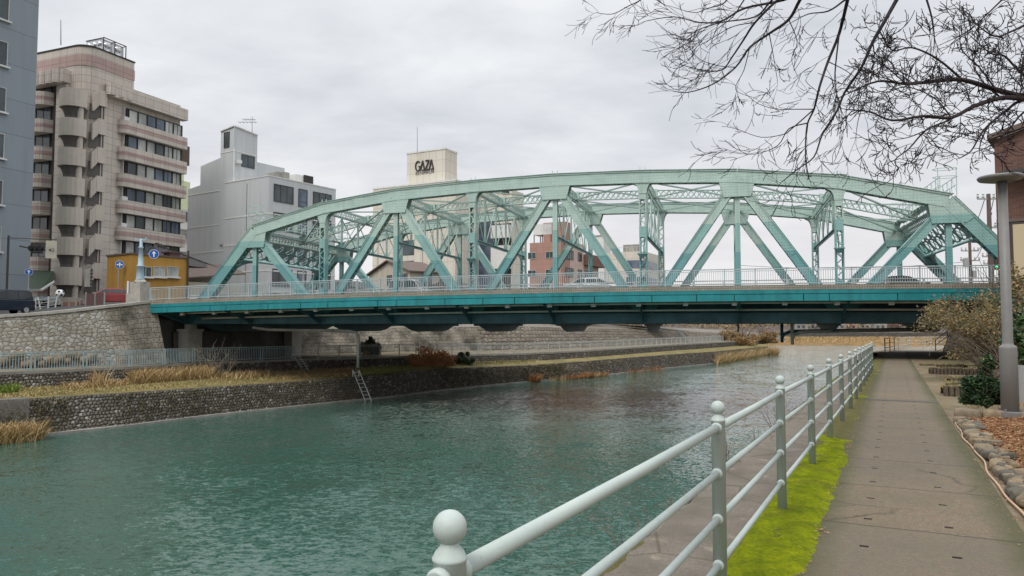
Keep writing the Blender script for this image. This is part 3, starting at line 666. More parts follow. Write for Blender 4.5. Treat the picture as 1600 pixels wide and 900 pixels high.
# ================================================================== THE BRIDGE
br = thing('truss_bridge', 'long mint and teal riveted steel truss bridge arching across the river', 'bridge', B(24.6, 6.8, 2.2))
TOPS = [9.66, 11.16, 11.90, 12.20, 12.32, 12.20, 11.90, 11.16, 9.66]
CH = 0.86
def N(i, v, top=True):
    if top: return B(i * PS, v, TOPS[i] - CH / 2)
    return B(i * PS, v, 2.12)
def lacing(mb, p, q, wd, nrm, n, t=0.055, th=0.018, x=False):
    """zigzag bars between two edges of a member running p->q; wd = distance between the edges, nrm = face normal"""
    d = (q - p); s_ = d.normalized().cross(nrm).normalized() * (wd / 2)
    for k in range(n):
        a, b = p + d * (k / n), p + d * ((k + 1) / n)
        sg = 1 if k % 2 == 0 else -1
        mb.bar(a + s_ * sg, b - s_ * sg, th, t, up=s_) if False else mb.bar(a + s_ * sg, b - s_ * sg, t, th, up=nrm)
        if x: mb.bar(a - s_ * sg + nrm * 0.02, b + s_ * sg + nrm * 0.02, t, th, up=nrm)
def boxmember(name, p, q, ht, wd, par, up=Z, lace=True, batt=True):
    """two side webs, a cover plate on top and lacing beneath; webs stand in the truss plane"""
    d = (q - p).normalized(); u2 = BV.cross(d)
    if u2.z < 0: u2 = -u2
    mb = MB()
    for s_ in (-1, 1):
        mb.bar(p + BV * (s_ * wd / 2), q + BV * (s_ * wd / 2), 0.03, ht, up=u2)
        for e in (-1, 1): mb.bar(p + BV * (s_ * (wd / 2 + 0.035)) + u2 * (e * (ht / 2 - 0.05)), q + BV * (s_ * (wd / 2 + 0.035)) + u2 * (e * (ht / 2 - 0.05)), 0.05, 0.1, up=u2)
    mb.bar(p + u2 * (ht / 2 + 0.012), q + u2 * (ht / 2 + 0.012), wd + 0.2, 0.025, up=u2)
    l = (q - p).length
    if lace:
        lacing(mb, p - u2 * (ht / 2 + 0.0), q - u2 * (ht / 2 + 0.0), wd, u2, max(4, int(l / 0.42)), 0.08, 0.02, True)
    if batt:
        c = p + (q - p) * 0.5
        for s_ in (-1, 1): mb.bar(c + BV * (s_ * (wd / 2 + 0.025)) - d * 0.55, c + BV * (s_ * (wd / 2 + 0.025)) + d * 0.55, 0.025, ht - 0.22, up=u2)
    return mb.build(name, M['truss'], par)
NPAR = {}
for ti, v in enumerate((0.0, TW)):
    out = -1 if v == 0 else 1
    # top chord, one mesh through all nodes
    mb = MB()
    for i in range(8):
        p, q = N(i, v), N(i + 1, v); d = (q - p).normalized(); u2 = BV.cross(d); u2 = u2 if u2.z > 0 else -u2
        for s_ in (-1, 1):
            mb.bar(p + BV * (s_ * 0.29), q + BV * (s_ * 0.29), 0.035, CH, up=u2)
            for e in (-1, 1): mb.bar(p + BV * (s_ * 0.335) + u2 * (e * (CH / 2 - 0.06)), q + BV * (s_ * 0.335) + u2 * (e * (CH / 2 - 0.06)), 0.055, 0.12, up=u2)
            m_ = (p + q) / 2
            mb.bar(m_ + BV * (s_ * 0.315) - d * 0.5, m_ + BV * (s_ * 0.315) + d * 0.5, 0.022, CH - 0.26, up=u2)
        mb.bar(p + u2 * (CH / 2 + 0.014 + 0.003 * (i % 2)), q + u2 * (CH / 2 + 0.014 + 0.003 * (i % 2)), 0.84, 0.03, up=u2)
        lacing(mb, p - u2 * CH / 2, q - u2 * CH / 2, 0.58, u2, 15, 0.09, 0.02, True)
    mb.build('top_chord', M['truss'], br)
    # bottom chord
    mb = MB()
    for s_ in (-1, 1):
        mb.bar(B(-PS, v + s_ * 0.26, 2.12), B(9 * PS, v + s_ * 0.26, 2.12), 0.04, 0.66)
        for e in (-1, 1): mb.bar(B(-PS, v + s_ * 0.31, 2.12 + e * 0.28), B(9 * PS, v + s_ * 0.31, 2.12 + e * 0.28), 0.06, 0.09)
    mb.bar(B(-PS, v, 2.45), B(9 * PS, v, 2.45), 0.6, 0.02)
    mb.build('bottom_chord', M['under'], br)
    # inclined end posts
    for i, j in ((0, -1), (8, 9)):
        p, q = N(i, v), B(j * PS, v, 2.0); boxmember('end_post', q, p, 0.86, 0.58, br)
    # diagonals
    for k in range(4):
        for (a, b) in ((2 * k, 2 * k + 1), (2 * k + 2, 2 * k + 1)):
            p, q = N(a, v), N(b, v, False); boxmember('diagonal_brace', q, p - Z * 0.3, 0.56, 0.46, br)
    # verticals
    for i in range(9):
        lo, hi = B(i * PS, v, 2.3), N(i, v) - Z * (CH / 2 - 0.02)
        mb = MB()
        if i % 2:
            for s_ in (-1, 1):
                mb.bar(lo + BU * (s_ * 0.235), hi + BU * (s_ * 0.235), 0.45, 0.025, up=BU)
                for e in (-1, 1): mb.bar(lo + BU * (s_ * 0.205) + BV * (e * 0.235), hi + BU * (s_ * 0.205) + BV * (e * 0.235), 0.025, 0.09, up=BU)
            n = int((hi - lo).z / 0.40)
            for e in (-1, 1): lacing(mb, lo + BV * (e * 0.25), hi + BV * (e * 0.25), 0.42, BV, n, 0.052, 0.016, False)
            for zc in (4.1, 8.0, TOPS[i] - 1.6):
                for e in (-1, 1): mb.box(B(i * PS, v + e * 0.262, zc), (0.44, 0.014, 0.75), (BU, BV, Z))
            # flared head plate under the chord
            for e in (-1, 1):
                zt = TOPS[i] - CH + 0.03; w0, w1 = 0.26, 0.72
                pl = [(-w0, -0.75), (w0, -0.75), (w0 + 0.06, -0.4), (w0 + 0.2, -0.14), (w1, 0.0), (w1, 0.12), (-w1, 0.12), (-w1, 0.0), (-w0 - 0.2, -0.14), (-w0 - 0.06, -0.4)]
                mb.prism([B(i * PS + a, v + e * 0.285 - 0.012, zt + b) for a, b in pl], BV * 0.024)
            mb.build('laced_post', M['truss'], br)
        else:
            for s_ in (-1, 1): mb.bar(lo + BV * (s_ * 0.13), hi + BV * (s_ * 0.13), 0.03, 0.34, up=BU)
            mb.bar(lo, hi, 0.26, 0.03, up=BU)
            mb.build('hanger_post', M['truss'], br)
            # gusset plates
            zt = TOPS[i] - CH + 0.1; g = MB(); h = 1.05
            pl = [(-1.15, 0.0), (1.15, 0.0), (0.85, -h), (-0.85, -h)]
            if i == 0: pl = [(-0.55, 0.1), (1.15, 0.25), (0.95, -h), (-0.9, -h), (-1.35, -0.75)]
            if i == 8: pl = [(0.55, 0.1), (1.35, -0.75), (0.9, -h), (-0.95, -h), (-1.15, 0.25)]
            for e in (-1, 1): g.prism([B(i * PS + a, v + e * 0.325 - 0.014, zt + b) for a, b in pl], BV * 0.028)
            g.build('gusset_plate', M['truss'], br)
# ---- sway frames (upper strut, lower strut, hangers, crossed rods, curved knees)
for i in range(1, 8):
    mb = MB(); u = i * PS; zt = TOPS[i] - CH / 2; zb = 7.95
    zt2 = zt - 0.42
    a0, a1 = B(u, 0.3, zt + 0.1), B(u, TW - 0.3, zt + 0.1)
    for dz in (0.12, -0.42):
        for s_ in (-1, 1): mb.bar(a0 + Z * (dz) + BU * s_ * 0.12, a1 + Z * dz + BU * s_ * 0.12, 0.09, 0.09)
    for s_ in (-1, 1): lacing(mb, B(u + s_ * 0.15, 0.3, zt - 0.06), B(u + s_ * 0.15, TW - 0.3, zt - 0.06), 0.5, BU, 34, 0.05, 0.014, True)
    mb.bar(B(u, 0.2, zb), B(u, TW - 0.2, zb), 0.3, 0.05); mb.bar(B(u, 0.2, zb - 0.08), B(u, TW - 0.2, zb - 0.08), 0.05, 0.2)
    nb = 5
    for k in range(1, nb):
        vv = TW * k / nb; mb.bar(B(u, vv, zb), B(u, vv, zt2), 0.22, 0.1, up=BU)
    for k in range(nb):
        v0, v1 = TW * k / nb + 0.1, TW * (k + 1) / nb - 0.1
        mb.bar(B(u + 0.05, v0, zb), B(u + 0.05, v1, zt2), 0.05, 0.07); mb.bar(B(u - 0.05, v1, zb), B(u - 0.05, v0, zt2), 0.05, 0.07)
    for v0, sg in ((0.22, 1), (TW - 0.22, -1)):
        pts = [(v0 + sg * (1.5 * (1 - math.cos(a))), zb - 1.5 + 1.5 * math.sin(a) - 0.05) for a in np.linspace(0, math.pi / 2, 8)]
        for k in range(7): mb.bar(B(u, *pts[k]), B(u, *pts[k + 1]), 0.22, 0.06, up=BU)
    mb.build('sway_frame', M['truss'], br)
# ---- portal frames between the end posts: top lattice, plate with round openings, arched knees
for i, j in ((0, -1), (8, 9)):
    mb = MB(); P0, P1 = N(i, 0.0), B(j * PS, 0.0, 2.0); d = (P1 - P0).normalized(); nn = d.cross(BV).normalized()
    def Q(s_, v, o=0.0): return P0 + d * s_ + BV * v + nn * o
    for s0 in (0.05, 0.75):
        mb.bar(Q(s0, 0.3), Q(s0, TW - 0.3), 0.12, 0.34, up=nn)
    n = 30
    for k in range(n):
        v0, v1 = 0.3 + (TW - 0.6) * k / n, 0.3 + (TW - 0.6) * (k + 1) / n
        mb.bar(Q(0.1, v0), Q(0.7, v1), 0.05, 0.06, up=nn); mb.bar(Q(0.7, v0, .03), Q(0.1, v1, .03), 0.05, 0.06, up=nn)
    # diamond net of plate strips with round openings
    s0, s1 = 0.8, 2.75; m_ = 8; cw = (TW - 0.9) / m_
    for r_, sc_ in ((0, s0 + 0.5), (1, s0 + 1.42)):
        for k in range(m_):
            vc = 0.45 + cw * (k + 0.5); rr = 0.44; ring = 14
            vs = []; 
            hx_, hs = cw / 2, 0.49
            for a in range(ring):
                th = 2 * math.pi * a / ring; ca, sa = math.cos(th), math.sin(th)
                m1 = max(abs(ca) / hx_, abs(sa) / hs)
                vs.append(Q(sc_ + sa * rr * 0.95, vc + ca * rr * 1.3, 0.02)); vs.append(Q(sc_ + sa / m1, vc + ca / m1, 0.02))
            nv = len(vs); vs2 = [p - nn * 0.05 for p in vs]; fs = []
            for a in range(ring):
                b = (a + 1) % ring
                fs += [(2 * a, 2 * a + 1, 2 * b + 1, 2 * b), (nv + 2 * a, nv + 2 * b, nv + 2 * b + 1, nv + 2 * a + 1), (2 * a, 2 * b, nv + 2 * b, nv + 2 * a)]
            mb.add(vs + vs2, fs)
            # small cross in the opening
            mb.bar(Q(sc_ - 0.4, vc - 0.5), Q(sc_ + 0.4, vc + 0.5), 0.05, 0.05, up=nn); mb.bar(Q(sc_ - 0.4, vc + 0.5, .03), Q(sc_ + 0.4, vc - 0.5, .03), 0.05, 0.05, up=nn)
    mb.bar(Q(s1 + 0.1, 0.3), Q(s1 + 0.1, TW - 0.3), 0.1, 0.36, up=nn)
    for v0, sg in ((0.3, 1), (TW - 0.3, -1)):
        A = [Q(s1 + 0.15 + 2.1 * (1 - math.sin(a)), v0 + sg * (2.1 * (1 - math.cos(a)))) for a in np.linspace(0, math.pi / 2, 9)]
        for k in range(8): mb.bar(A[k], A[k + 1], 0.34, 0.08, up=nn)
        tri = [Q(s1 + 0.1, v0), Q(s1 + 0.1, v0 + sg * 2.1)] + [A[k] for k in range(8, -1, -1)]
        mb.prism([p + nn * 0.012 for p in tri], -nn * 0.024)
    mb.build('portal_frame', M['truss'], br)
    # inspection walkway with ladder cage on top of the portal strut
    mb = MB(); zt = TOPS[i] + 0.03; u0 = i * PS
    for du in (-0.45, 0.45):
        for hh in (0.5, 1.0): mb.bar(B(u0 + du, -0.3, zt + hh), B(u0 + du, TW + 0.3, zt + hh), 0.035, 0.035)
        for k in range(15): mb.bar(B(u0 + du, -0.3 + (TW + 0.6) * k / 14, zt - 0.2), B(u0 + du, -0.3 + (TW + 0.6) * k / 14, zt + 1.0), 0.035, 0.035, up=BU)
        for k in range(14):
            va, vb = -0.3 + (TW + 0.6) * k / 14, -0.3 + (TW + 0.6) * (k + 1) / 14
            mb.bar(B(u0 + du, va, zt), B(u0 + du, vb, zt + 1.0), 0.025, 0.025)
    mb.box(B(u0, TW / 2, zt + 0.02), (0.8, TW, 0.03), (BU, BV, Z))
    sg = -1 if i == 0 else 1
    for v0 in (-0.3, TW + 0.3):
        for (x0, x1) in ((0.45, 0.45), (-0.55, -0.55)):
            mb.bar(B(u0 + x0, v0, zt - 0.2), B(u0 + x1, v0, zt + 1.55), 0.04, 0.04, up=BU)
        for hh in (1.05, 1.55):
            pp = [(-0.55, 0), (-0.75, 0.4), (-0.45, 0.8), (0.35, 0.8), (0.6, 0.4), (0.45, 0)]
            for k in range(len(pp)):
                a, b = pp[k], pp[(k + 1) % len(pp)]; sv = 1 if v0 < 1 else -1
                mb.bar(B(u0 + a[0], v0 + sv * a[1], zt + hh), B(u0 + b[0], v0 + sv * b[1], zt + hh), 0.035, 0.035)
    mb.build('inspection_walkway', M['truss'], br)
# ---- top laterals and the lattice strut along the middle
mb = MB()
for i in range(8):
    a, b = N(i, 0), N(i + 1, 0); c, d_ = N(i, TW), N(i + 1, TW); mA = (a + c) / 2; mB = (b + d_) / 2
    for p, q in ((a, mB), (c, mB), (mA, b), (mA, d_)): mb.bar(p - Z * 0.25, q - Z * 0.25, 0.12, 0.09)
mb.build('lateral_bracing', M['truss'], br)
mb = MB()
for i in range(8):
    mA, mB = N(i, TW / 2) + Z * 0.02, N(i + 1, TW / 2) + Z * 0.02; d = (mB - mA).normalized()
    for dz in (0.3, -0.3): mb.bar(mA + Z * dz, mB + Z * dz, 0.26, 0.05)
    for s_ in (-1, 1): lacing(mb, mA + BV * s_ * 0.1, mB + BV * s_ * 0.1, 0.58, BV, 15, 0.06, 0.015, True)
    mb.box(mA, (0.75, 0.3, 0.75), (d, BV, Z))
mb.build('longitudinal_strut', M['truss'], br)
for i in range(1, 9):   # little rods standing on the chord
    for du in (-0.2, 0.15): mb = MB(); mb.bar(B(i * PS + du, 0, TOPS[min(8, i)] - 0.1), B(i * PS + du, 0, TOPS[i] + 0.3), 0.05, 0.05, up=BU); mb.build('lightning_rod', M['truss'], br)
# ---- deck
US = list(np.linspace(-7.0, 56.0, 43))
mb = MB()
for (v0, v1, top, th) in ((-4.0, -0.75, 0.0, 0.2), (0.75, TW - 0.75, -0.14, 0.35), (TW + 0.75, 17.6, 0.0, 0.2)):
    mb.m = 1 if v0 == 0.75 else 0
    mb.loft([[B(u, v0, zdeck(u) + top - th) for u in US], [B(u, v0, zdeck(u) + top) for u in US], [B(u, v1, zdeck(u) + top) for u in US], [B(u, v1, zdeck(u) + top - th) for u in US]])
    mb.m = 2
    mb.loft([[B(u, v0, zdeck(u) + top - th - 0.004) for u in US], [B(u, v1, zdeck(u) + top - th - 0.004) for u in US]])
mb.build('deck', [M['paving'], M['asphalt'], M['soffit']], br)
for v in (-0.4, 0.4, TW - 0.4, TW + 0.4):
    mb = MB(); mb.loft([[B(u, v - 0.3, zdeck(u) - 0.2) for u in US], [B(u, v - 0.3, zdeck(u) + 0.03) for u in US], [B(u, v + 0.3, zdeck(u) + 0.03) for u in US], [B(u, v + 0.3, zdeck(u) - 0.2) for u in US]])
    mb.build('deck_kerb', M['paving'], br)
for v, o in ((-4.05, -1), (17.65, 1)):
    mb = MB(); mb.loft([[B(u, v, zdeck(u) - 0.20) for u in US], [B(u, v, zdeck(u) + 0.10) for u in US], [B(u, v - o * 0.3, zdeck(u) + 0.10) for u in US], [B(u, v - o * 0.3, zdeck(u) - 0.2) for u in US]]); mb.build('tiled_kerb', M['curbtile'], br)
    # teal fascia: a narrow upper plate set back, the deep lower plate in lengths with joints
    mb = MB(); mb.loft([[B(u, v + o * 0.03, zdeck(u) - 0.43) for u in US], [B(u, v + o * 0.03, zdeck(u) - 0.21) for u in US], [B(u, v - o * 0.25, zdeck(u) - 0.21) for u in US], [B(u, v - o * 0.25, zdeck(u) - 0.44) for u in US]])
    u = -7.0
    k = 0
    while u < 56:
        ln = [2.2, 3.9, 1.4, 3.6, 2.7][k % 5]; u1 = min(56.0, u + ln); k += 1
        mb.loft([[B(x, v + o * 0.075, zdeck(x) - 0.86) for x in (u + 0.022, u1 - 0.022)], [B(x, v + o * 0.075, zdeck(x) - 0.465) for x in (u + 0.022, u1 - 0.022)], [B(x, v - o * 0.2, zdeck(x) - 0.465) for x in (u + 0.022, u1 - 0.022)], [B(x, v - o * 0.2, zdeck(x) - 0.86) for x in (u + 0.022, u1 - 0.022)], [B(x, v + o * 0.075, zdeck(x) - 0.86) for x in (u + 0.022, u1 - 0.022)]])
        u = u1
    mb.bar(B(-7, v + o * 0.03, zdeck(-7) - 0.89), B(-6.9, v + o * 0.03, zdeck(-7) - 0.89), 0.3, 0.02)
    mb.build('fascia_plate', M['fascia'], br)
# brackets under the footways, floor beams, stringers
for i in range(-1, 10):
    u = i * PS
    for vin, vout in ((-0.3, -3.85), (TW + 0.3, 17.45)):
        mb = MB(); zt = zdeck(u) - 0.22
        pl = [(vin, 1.85), (vin, zt), (vout, zt), (vout, zt - 0.5), ((vin + vout) / 2, zt - 0.95)]
        mb.prism([B(u - 0.02, a, b) for a, b in pl], BU * 0.04)
        for k in range(2, 4): mb.bar(B(u, *pl[k]), B(u, *pl[(k + 1)]), 0.3, 0.04, up=BU)
        mb.bar(B(u, *pl[4]), B(u, *pl[0]), 0.3, 0.04, up=BU)
        mb.build('footway_bracket', M['under'], br)
    mb = MB(); zt = zdeck(u) - 0.5
    pl = [(0.2, zt), (0.2, 1.82), (1.6, 1.80), (3.0, 1.45), (4.0, 1.36), (TW - 4.0, 1.36), (TW - 3.0, 1.45), (TW - 1.6, 1.80), (TW - 0.2, 1.82), (TW - 0.2, zt)]
    mb.prism([B(u - 0.02, a, b) for a, b in pl], BU * 0.04)
    for k in range(1, 8): mb.bar(B(u, *pl[k]), B(u, *pl[k + 1]), 0.4, 0.05, up=BU)
    mb.build('floor_beam', M['under'], br)
mb = MB()
for v in np.linspace(1.8, TW - 1.8, 7): mb.loft([[B(u, v - 0.1, zdeck(u) - 0.5) for u in US], [B(u, v - 0.1, zdeck(u) - 1.6) for u in US], [B(u, v + 0.1, zdeck(u) - 1.6) for u in US], [B(u, v + 0.1, zdeck(u) - 0.5) for u in US]])
for v in (-1.9, TW + 1.9): mb.loft([[B(u, v - 0.06, zdeck(u) - 0.22) for u in US], [B(u, v - 0.06, zdeck(u) - 0.6) for u in US], [B(u, v + 0.06, zdeck(u) - 0.6) for u in US], [B(u, v + 0.06, zdeck(u) - 0.22) for u in US]])
mb.build('stringer', M['under'], br)
for v, z0, r_ in ((-2.9, 0.92, 0.075), (-1.2, 1.32, 0.07)):
    mb = MB(); mb.tube([B(u, v, zdeck(u) - z0) for u in US if -5 < u < 52], r_, 8)
    mb.build('service_pipe', M['pipe'], br, smooth=True)
for i in range(20): u = -4 + i * 2.9; mb = MB(); mb.box(B(u, -3.4, zdeck(u) - 1.0), (0.3, 0.2, 0.22), (BU, BV, Z)); mb.bar(B(u, -3.4, zdeck(u) - 0.9), B(u, -3.4, zdeck(u) - 0.2), 0.04, 0.04, up=BU); mb.build('pipe_hanger', M['pipe'], br)
# drain pipes under the deck
def ub0(px, v):
    q = B(0, v, 0); k = (px - 800) / FPX; return (k * q.y - q.x) / (BU.x - k * BU.y)
for u, v, zb, mm in ((ub0(1221, 6.5), 6.5, 0.42, 'under'), (ub0(1237, 4.0), 4.0, 0.32, 'pipe')):
    mb = MB()
    mb.tube([B(u, v, 2.3), B(u, v, zb)], 0.11, 10)
    pts = [B(u, v, 0.75), B(u + 0.12, v, 1.0), B(u + 0.5, v, 1.18), B(u + 1.0, v, 1.24), B(u + 9, v, 1.38)]
    mb.tube(pts, 0.12, 10); mb.build('drain_pipe', M[mm], br, smooth=True)
mb = MB(); mb.tube([B(0.6, -1.0, 1.5), B(2, -1.0, 1.32), B(9.0, -1.0, 1.24), B(9.6, -1.0, 1.1), B(9.75, -1.0, 0.8), B(9.75, -1.0, -1.5)], 0.11, 10); mb.build('drain_pipe', M['conc'], br, smooth=True)
# railings: posts, rails and close balusters, both edges
def bridge_rail(v, u0, u1):
    n = int(round((u1 - u0) / 1.78)); mb = MB(); us = np.linspace(u0, u1, n + 1)
    for a, b in zip(us[:-1], us[1:]):
        za, zb = zdeck(a) + 0.1, zdeck(b) + 0.1
        mb.bar(B(a, v, za + 0.98), B(b, v, zb + 0.98), 0.09, 0.06); mb.bar(B(a, v, za + 0.10), B(b, v, zb + 0.10), 0.06, 0.05); mb.bar(B(a, v, za + 0.86), B(b, v, zb + 0.86), 0.03, 0.03)
        for k in range(1, 14):
            u = a + (b - a) * k / 14; z_ = zdeck(u) + 0.1; mb.bar(B(u, v, z_ + 0.1), B(u, v, z_ + 0.9), 0.026, 0.026, up=BU)
    mb.build('railing', M['brail'], br)
    for u in us: mb = MB(); mb.bar(B(u, v, zdeck(u) + 0.02), B(u, v, zdeck(u) + 1.1), 0.09, 0.07, up=BU); mb.build('railing_post', M['brail'], br)
bridge_rail(-3.88, -6.6, 55.6); bridge_rail(17.48, -6.6, 55.6)
for v in (0.95, TW - 0.95):
    mb = MB()
    for k in range(32): u = -6 + k * 2.0; mb.box(B(u, v, zdeck(u) + 0.3), (0.12, 0.1, 0.8), (BU, BV, Z))
    for dz in (0.45, 0.68): mb.tube([B(u, v, zdeck(u) + dz) for u in US if u < 55], 0.04, 6)
    mb.build('guard_rail', M['wrail'], br)
# lanterns on bracket plates of the laced posts
for i in (3, 5, 7):
    for v in (0, ):
        mb = MB(); c = B(i * PS + 0.0, v - 0.3, 6.3)
        mb.lathe([(0.12, -0.1), (0.3, 0.16), (0.34, 0.16), (0.34, 0.22), (0.0, 0.24)], c + BV * -0.1 + BU * -0.05 + Z * 0.0, 10)
        mb.build('lantern', M['truss'], br)
# ---- abutments
ab = MB()
ab.loft([[B(-6.0, v, -6) for v in (-1.6, TW + 1.6)], [B(-6.4, v, 1.15) for v in (-1.6, TW + 1.6)], [B(-8.0, v, 1.15) for v in (-1.6, TW + 1.6)]])
ab.loft([[B(-7.2, v, 1.1) for v in (-4.2, 17.8)], [B(-7.25, v, 3.0) for v in (-4.2, 17.8)]])
ab.box(B(-12.3, 6.9, 0.3), (10.4, 21.4, 5.4), (BU, BV, Z)); ab.box(B(-7.15, -2.6, -0.2), (0.9, 2.6, 4.6), (BU, BV, Z))
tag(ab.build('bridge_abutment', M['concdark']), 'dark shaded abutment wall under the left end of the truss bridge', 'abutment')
for v, lab in ((-0.2, 'pale granite corner pier under the left end of the nearer truss'), (TW + 0.9, 'pale granite corner pier under the left end of the farther truss')):
    k = MB(); k.box(B(-5.9, v, -0.5), (0.9, 1.7, 3.4), (BU, BV, Z)); k.box(B(-5.9, v, 1.27), (1.1, 1.9, 0.18), (BU, BV, Z))
    k.box(B(-5.9, v, 1.55), (0.6, 0.7, 0.4), (BU, BV, Z)); tag(k.build('bridge_pier', M['granite']), lab, 'pier')
ab = MB()
ab.loft([[B(52.8, v, -1.5) for v in (-4.6, 5, 18)], [B(53.8, v, 1.5) for v in (-4.5, 5, 17.9)], [B(54.6, v, 3.3) for v in (-4.4, 5, 17.8)]])
ab.loft([[B(u, -4.6, -1.2) for u in (52.8, 70, 110)], [B(u, -4.2, 3.75) for u in (54.6, 70, 110)]])
ab.loft([[B(u, 18.0, -1.2) for u in (52.8, 70, 110)], [B(u, 17.7, 3.75) for u in (54.6, 70, 110)]])
tag(ab.build('bridge_abutment', M['rubble']), 'rough stepped stone abutment under the right end of the bridge behind the thicket', 'abutment')
mb = MB(); mb.loft([[B(u, v, 3.72) for u in (54.5, 80, 200)] for v in (-4.2, 6, 17.7)]); struct(mb, 'approach_road', M['asphalt'])
# handrail beside the far steps at that abutment
hr = MB(); a = onz(1462, 549, -0.5); b = a + PR * 2.6 + Z * 2.2
for k in range(4):
    q = a + (b - a) * k / 3; hr.bar(q, q + Z * 0.95, 0.06, 0.06, up=BU)
hr.bar(a + Z * 0.95, b + Z * 0.95, 0.07, 0.07); hr.bar(a + Z * 0.5, b + Z * 0.5, 0.05, 0.05)
tag(hr.build('handrail', M['black']), 'dark slanting handrail climbing beside the right stone abutment', 'handrail')
# ================================================================== BUILDINGS
class Fr:
    """building frame: corner C (nearest vertical edge), s runs away along the river facade, w runs left along the other face"""
    def __init__(s, px, Y, deg, py=510):
        p = at(px, py, Y); s.C = Vector((p.x, p.y, 0)); a = R(deg)
        s.e1 = Vector((math.sin(a), math.cos(a), 0)); s.e2 = Vector((-math.cos(a), math.sin(a), 0))
    def p(s, a, b, z): q = s.C + s.e1 * a + s.e2 * b; q.z = z; return q
    def box(s, mb, s0, s1, w0, w1, z0, z1): mb.box(s.p((s0 + s1) / 2, (w0 + w1) / 2, (z0 + z1) / 2), (abs(s1 - s0), abs(w1 - w0), z1 - z0), (s.e1, s.e2, Z))
    def zat(s, a, b, px_y):   # height of photo row px_y over the plan point
        q = s.p(a, b, 0); t = q.y / (cp - (450 - px_y) / FPX * sp); return EYE + t * (sp + (450 - px_y) / FPX * cp)
    def sat(s, px, b=0.0):     # s where the facade plane w=b meets photo column px (at eye level)
        k = (px - 800) / FPX / 1.00135; q = s.p(0, b, 0)
        return (k * q.y - q.x) / (s.e1.x - k * s.e1.y)
    def wat(s, px, a=0.0):
        k = (px - 800) / FPX / 1.00135; q = s.p(a, 0, 0)
        return (k * q.y - q.x) / (s.e2.x - k * s.e2.y)
def window(F, par, face, a, z, wd, ht, at_=0.0, gl='glass', fr='frame', mull=1, ft=0.06, sill=False, bar=False):
    """face 'R': on the plane w=at_, a is s; face 'L': on the plane s=at_, a is w"""
    mb = MB()
    if face == 'R': ex, nn = F.e1, -F.e2; c = F.p(a + wd / 2, at_, z + ht / 2)
    else: ex, nn = F.e2, -F.e1; c = F.p(at_, a + wd / 2, z + ht / 2)
    ax = (ex, nn, Z)
    for sg in (-1, 1):
        mb.box(c + ex * (sg * (wd / 2 - ft / 2)) + nn * 0.02, (ft, 0.12, ht), ax)
        mb.box(c + Z * (sg * (ht / 2 - ft / 2)) + nn * 0.02, (wd - 2 * ft, 0.118, ft), ax)
    for k in range(1, mull + 1): mb.box(c + ex * (wd * (k / (mull + 1) - 0.5)) + nn * 0.015, (ft * 0.8, 0.09, ht - 2 * ft), ax)
    if bar: mb.box(c - Z * ht * 0.2 + nn * 0.012, (wd - 2 * ft, 0.07, ft * 0.8), ax)
    o = mb.build('window', M[fr], par)
    g = MB(); g.box(c + nn * 0.012, (wd - 2 * ft + 0.004, 0.02, ht - 2 * ft + 0.004), ax); g.build('pane', M[gl], o)
    if sill:
        k = MB(); k.box(c - Z * (ht / 2 + 0.07) + nn * 0.12, (wd + 0.3, 0.26, 0.13), ax); k.build('sill', M['whiteline'], o)
    return o
def rounded(F, s0, s1, w0, w1, r, ends='L', n=6):
    """plan outline of a balcony on the river face; its near end rounded"""
    pts = [(s1, w1), (s1, w0)]
    for k in range(n + 1):
        a = math.pi / 2 * k / n; pts.append((s0 + r - r * math.sin(a), w0 + r - r * math.cos(a)))
    pts.append((s0, w1)); return pts
def band(mb, F, outline, z0, z1, mi=0): mb.m = mi; mb.prism([F.p(a, b, z0) for a, b in outline], Z * (z1 - z0)); mb.m = 0

# ---- slate building at the left edge
F = Fr(43.5, 64, 24); b = thing('office_block', 'tall dark slate grey building cut off by the left edge, beside the parked navy car', 'building', F.p(-10, 6, 1.5))
mb = MB(); F.box(mb, -24, 0, 0, 16, 1.0, 40); mb.build('wall', M['bluegrey'], b)
mb = MB(); F.box(mb, -24.1, 0.1, -0.1, 16.1, 40, 40.5); mb.build('parapet', M['bluegrey'], b)
sw = F.sat(-4)
for k in range(8):
    z0 = F.zat(sw, 0, 34) - (k - 1) * 3.95
    if z0 < 3: break
    for s0 in (sw - 2.9, sw - 8.6, sw - 14.4): window(F, b, 'R', s0, z0, 2.9, 2.1, 0.0, sill=True, fr='wframe')
# ---- banded apartment tower
F = Fr(121, 78, 22); b = thing('apartment_tower', 'tall beige apartment tower with pinkish bands, rounded balconies and outside stair', 'building', F.p(5, 5, 2))
zt = F.zat(0, 0, 69); s6 = F.sat(199); s13 = F.sat(274)
r = 1.6
def coreoutline(r, off=0): return [(s6 + off, 12)] + [(s6 + off, -off)] + [(r - r * math.sin(a) - off, r - r * math.cos(a) - off) for a in np.linspace(0, math.pi / 2, 7)] + [(-off, 12)]
zs_ = [F.zat(0, 0, y) for y in (69, 82, 99, 120, 130)]
mb = MB(); band(mb, F, coreoutline(r), 1.0, zs_[2]); band(mb, F, coreoutline(r, 0.05), zs_[2], zs_[1], 1); band(mb, F, coreoutline(r), zs_[1], zs_[0]); mb.build('wall', [M['beige'], M['pink']], b)
zw = F.zat(s13, 0, 165)
mb = MB(); F.box(mb, s6 + 0.01, s13, 0.0, 12, 1.0, zw - 0.02); mb.build('wall', M['beige'], b)
mb = MB(); band(mb, F, coreoutline(r, 0.08), zs_[0], zs_[0] + 0.14); mb.build('coping', M['dark'], b)
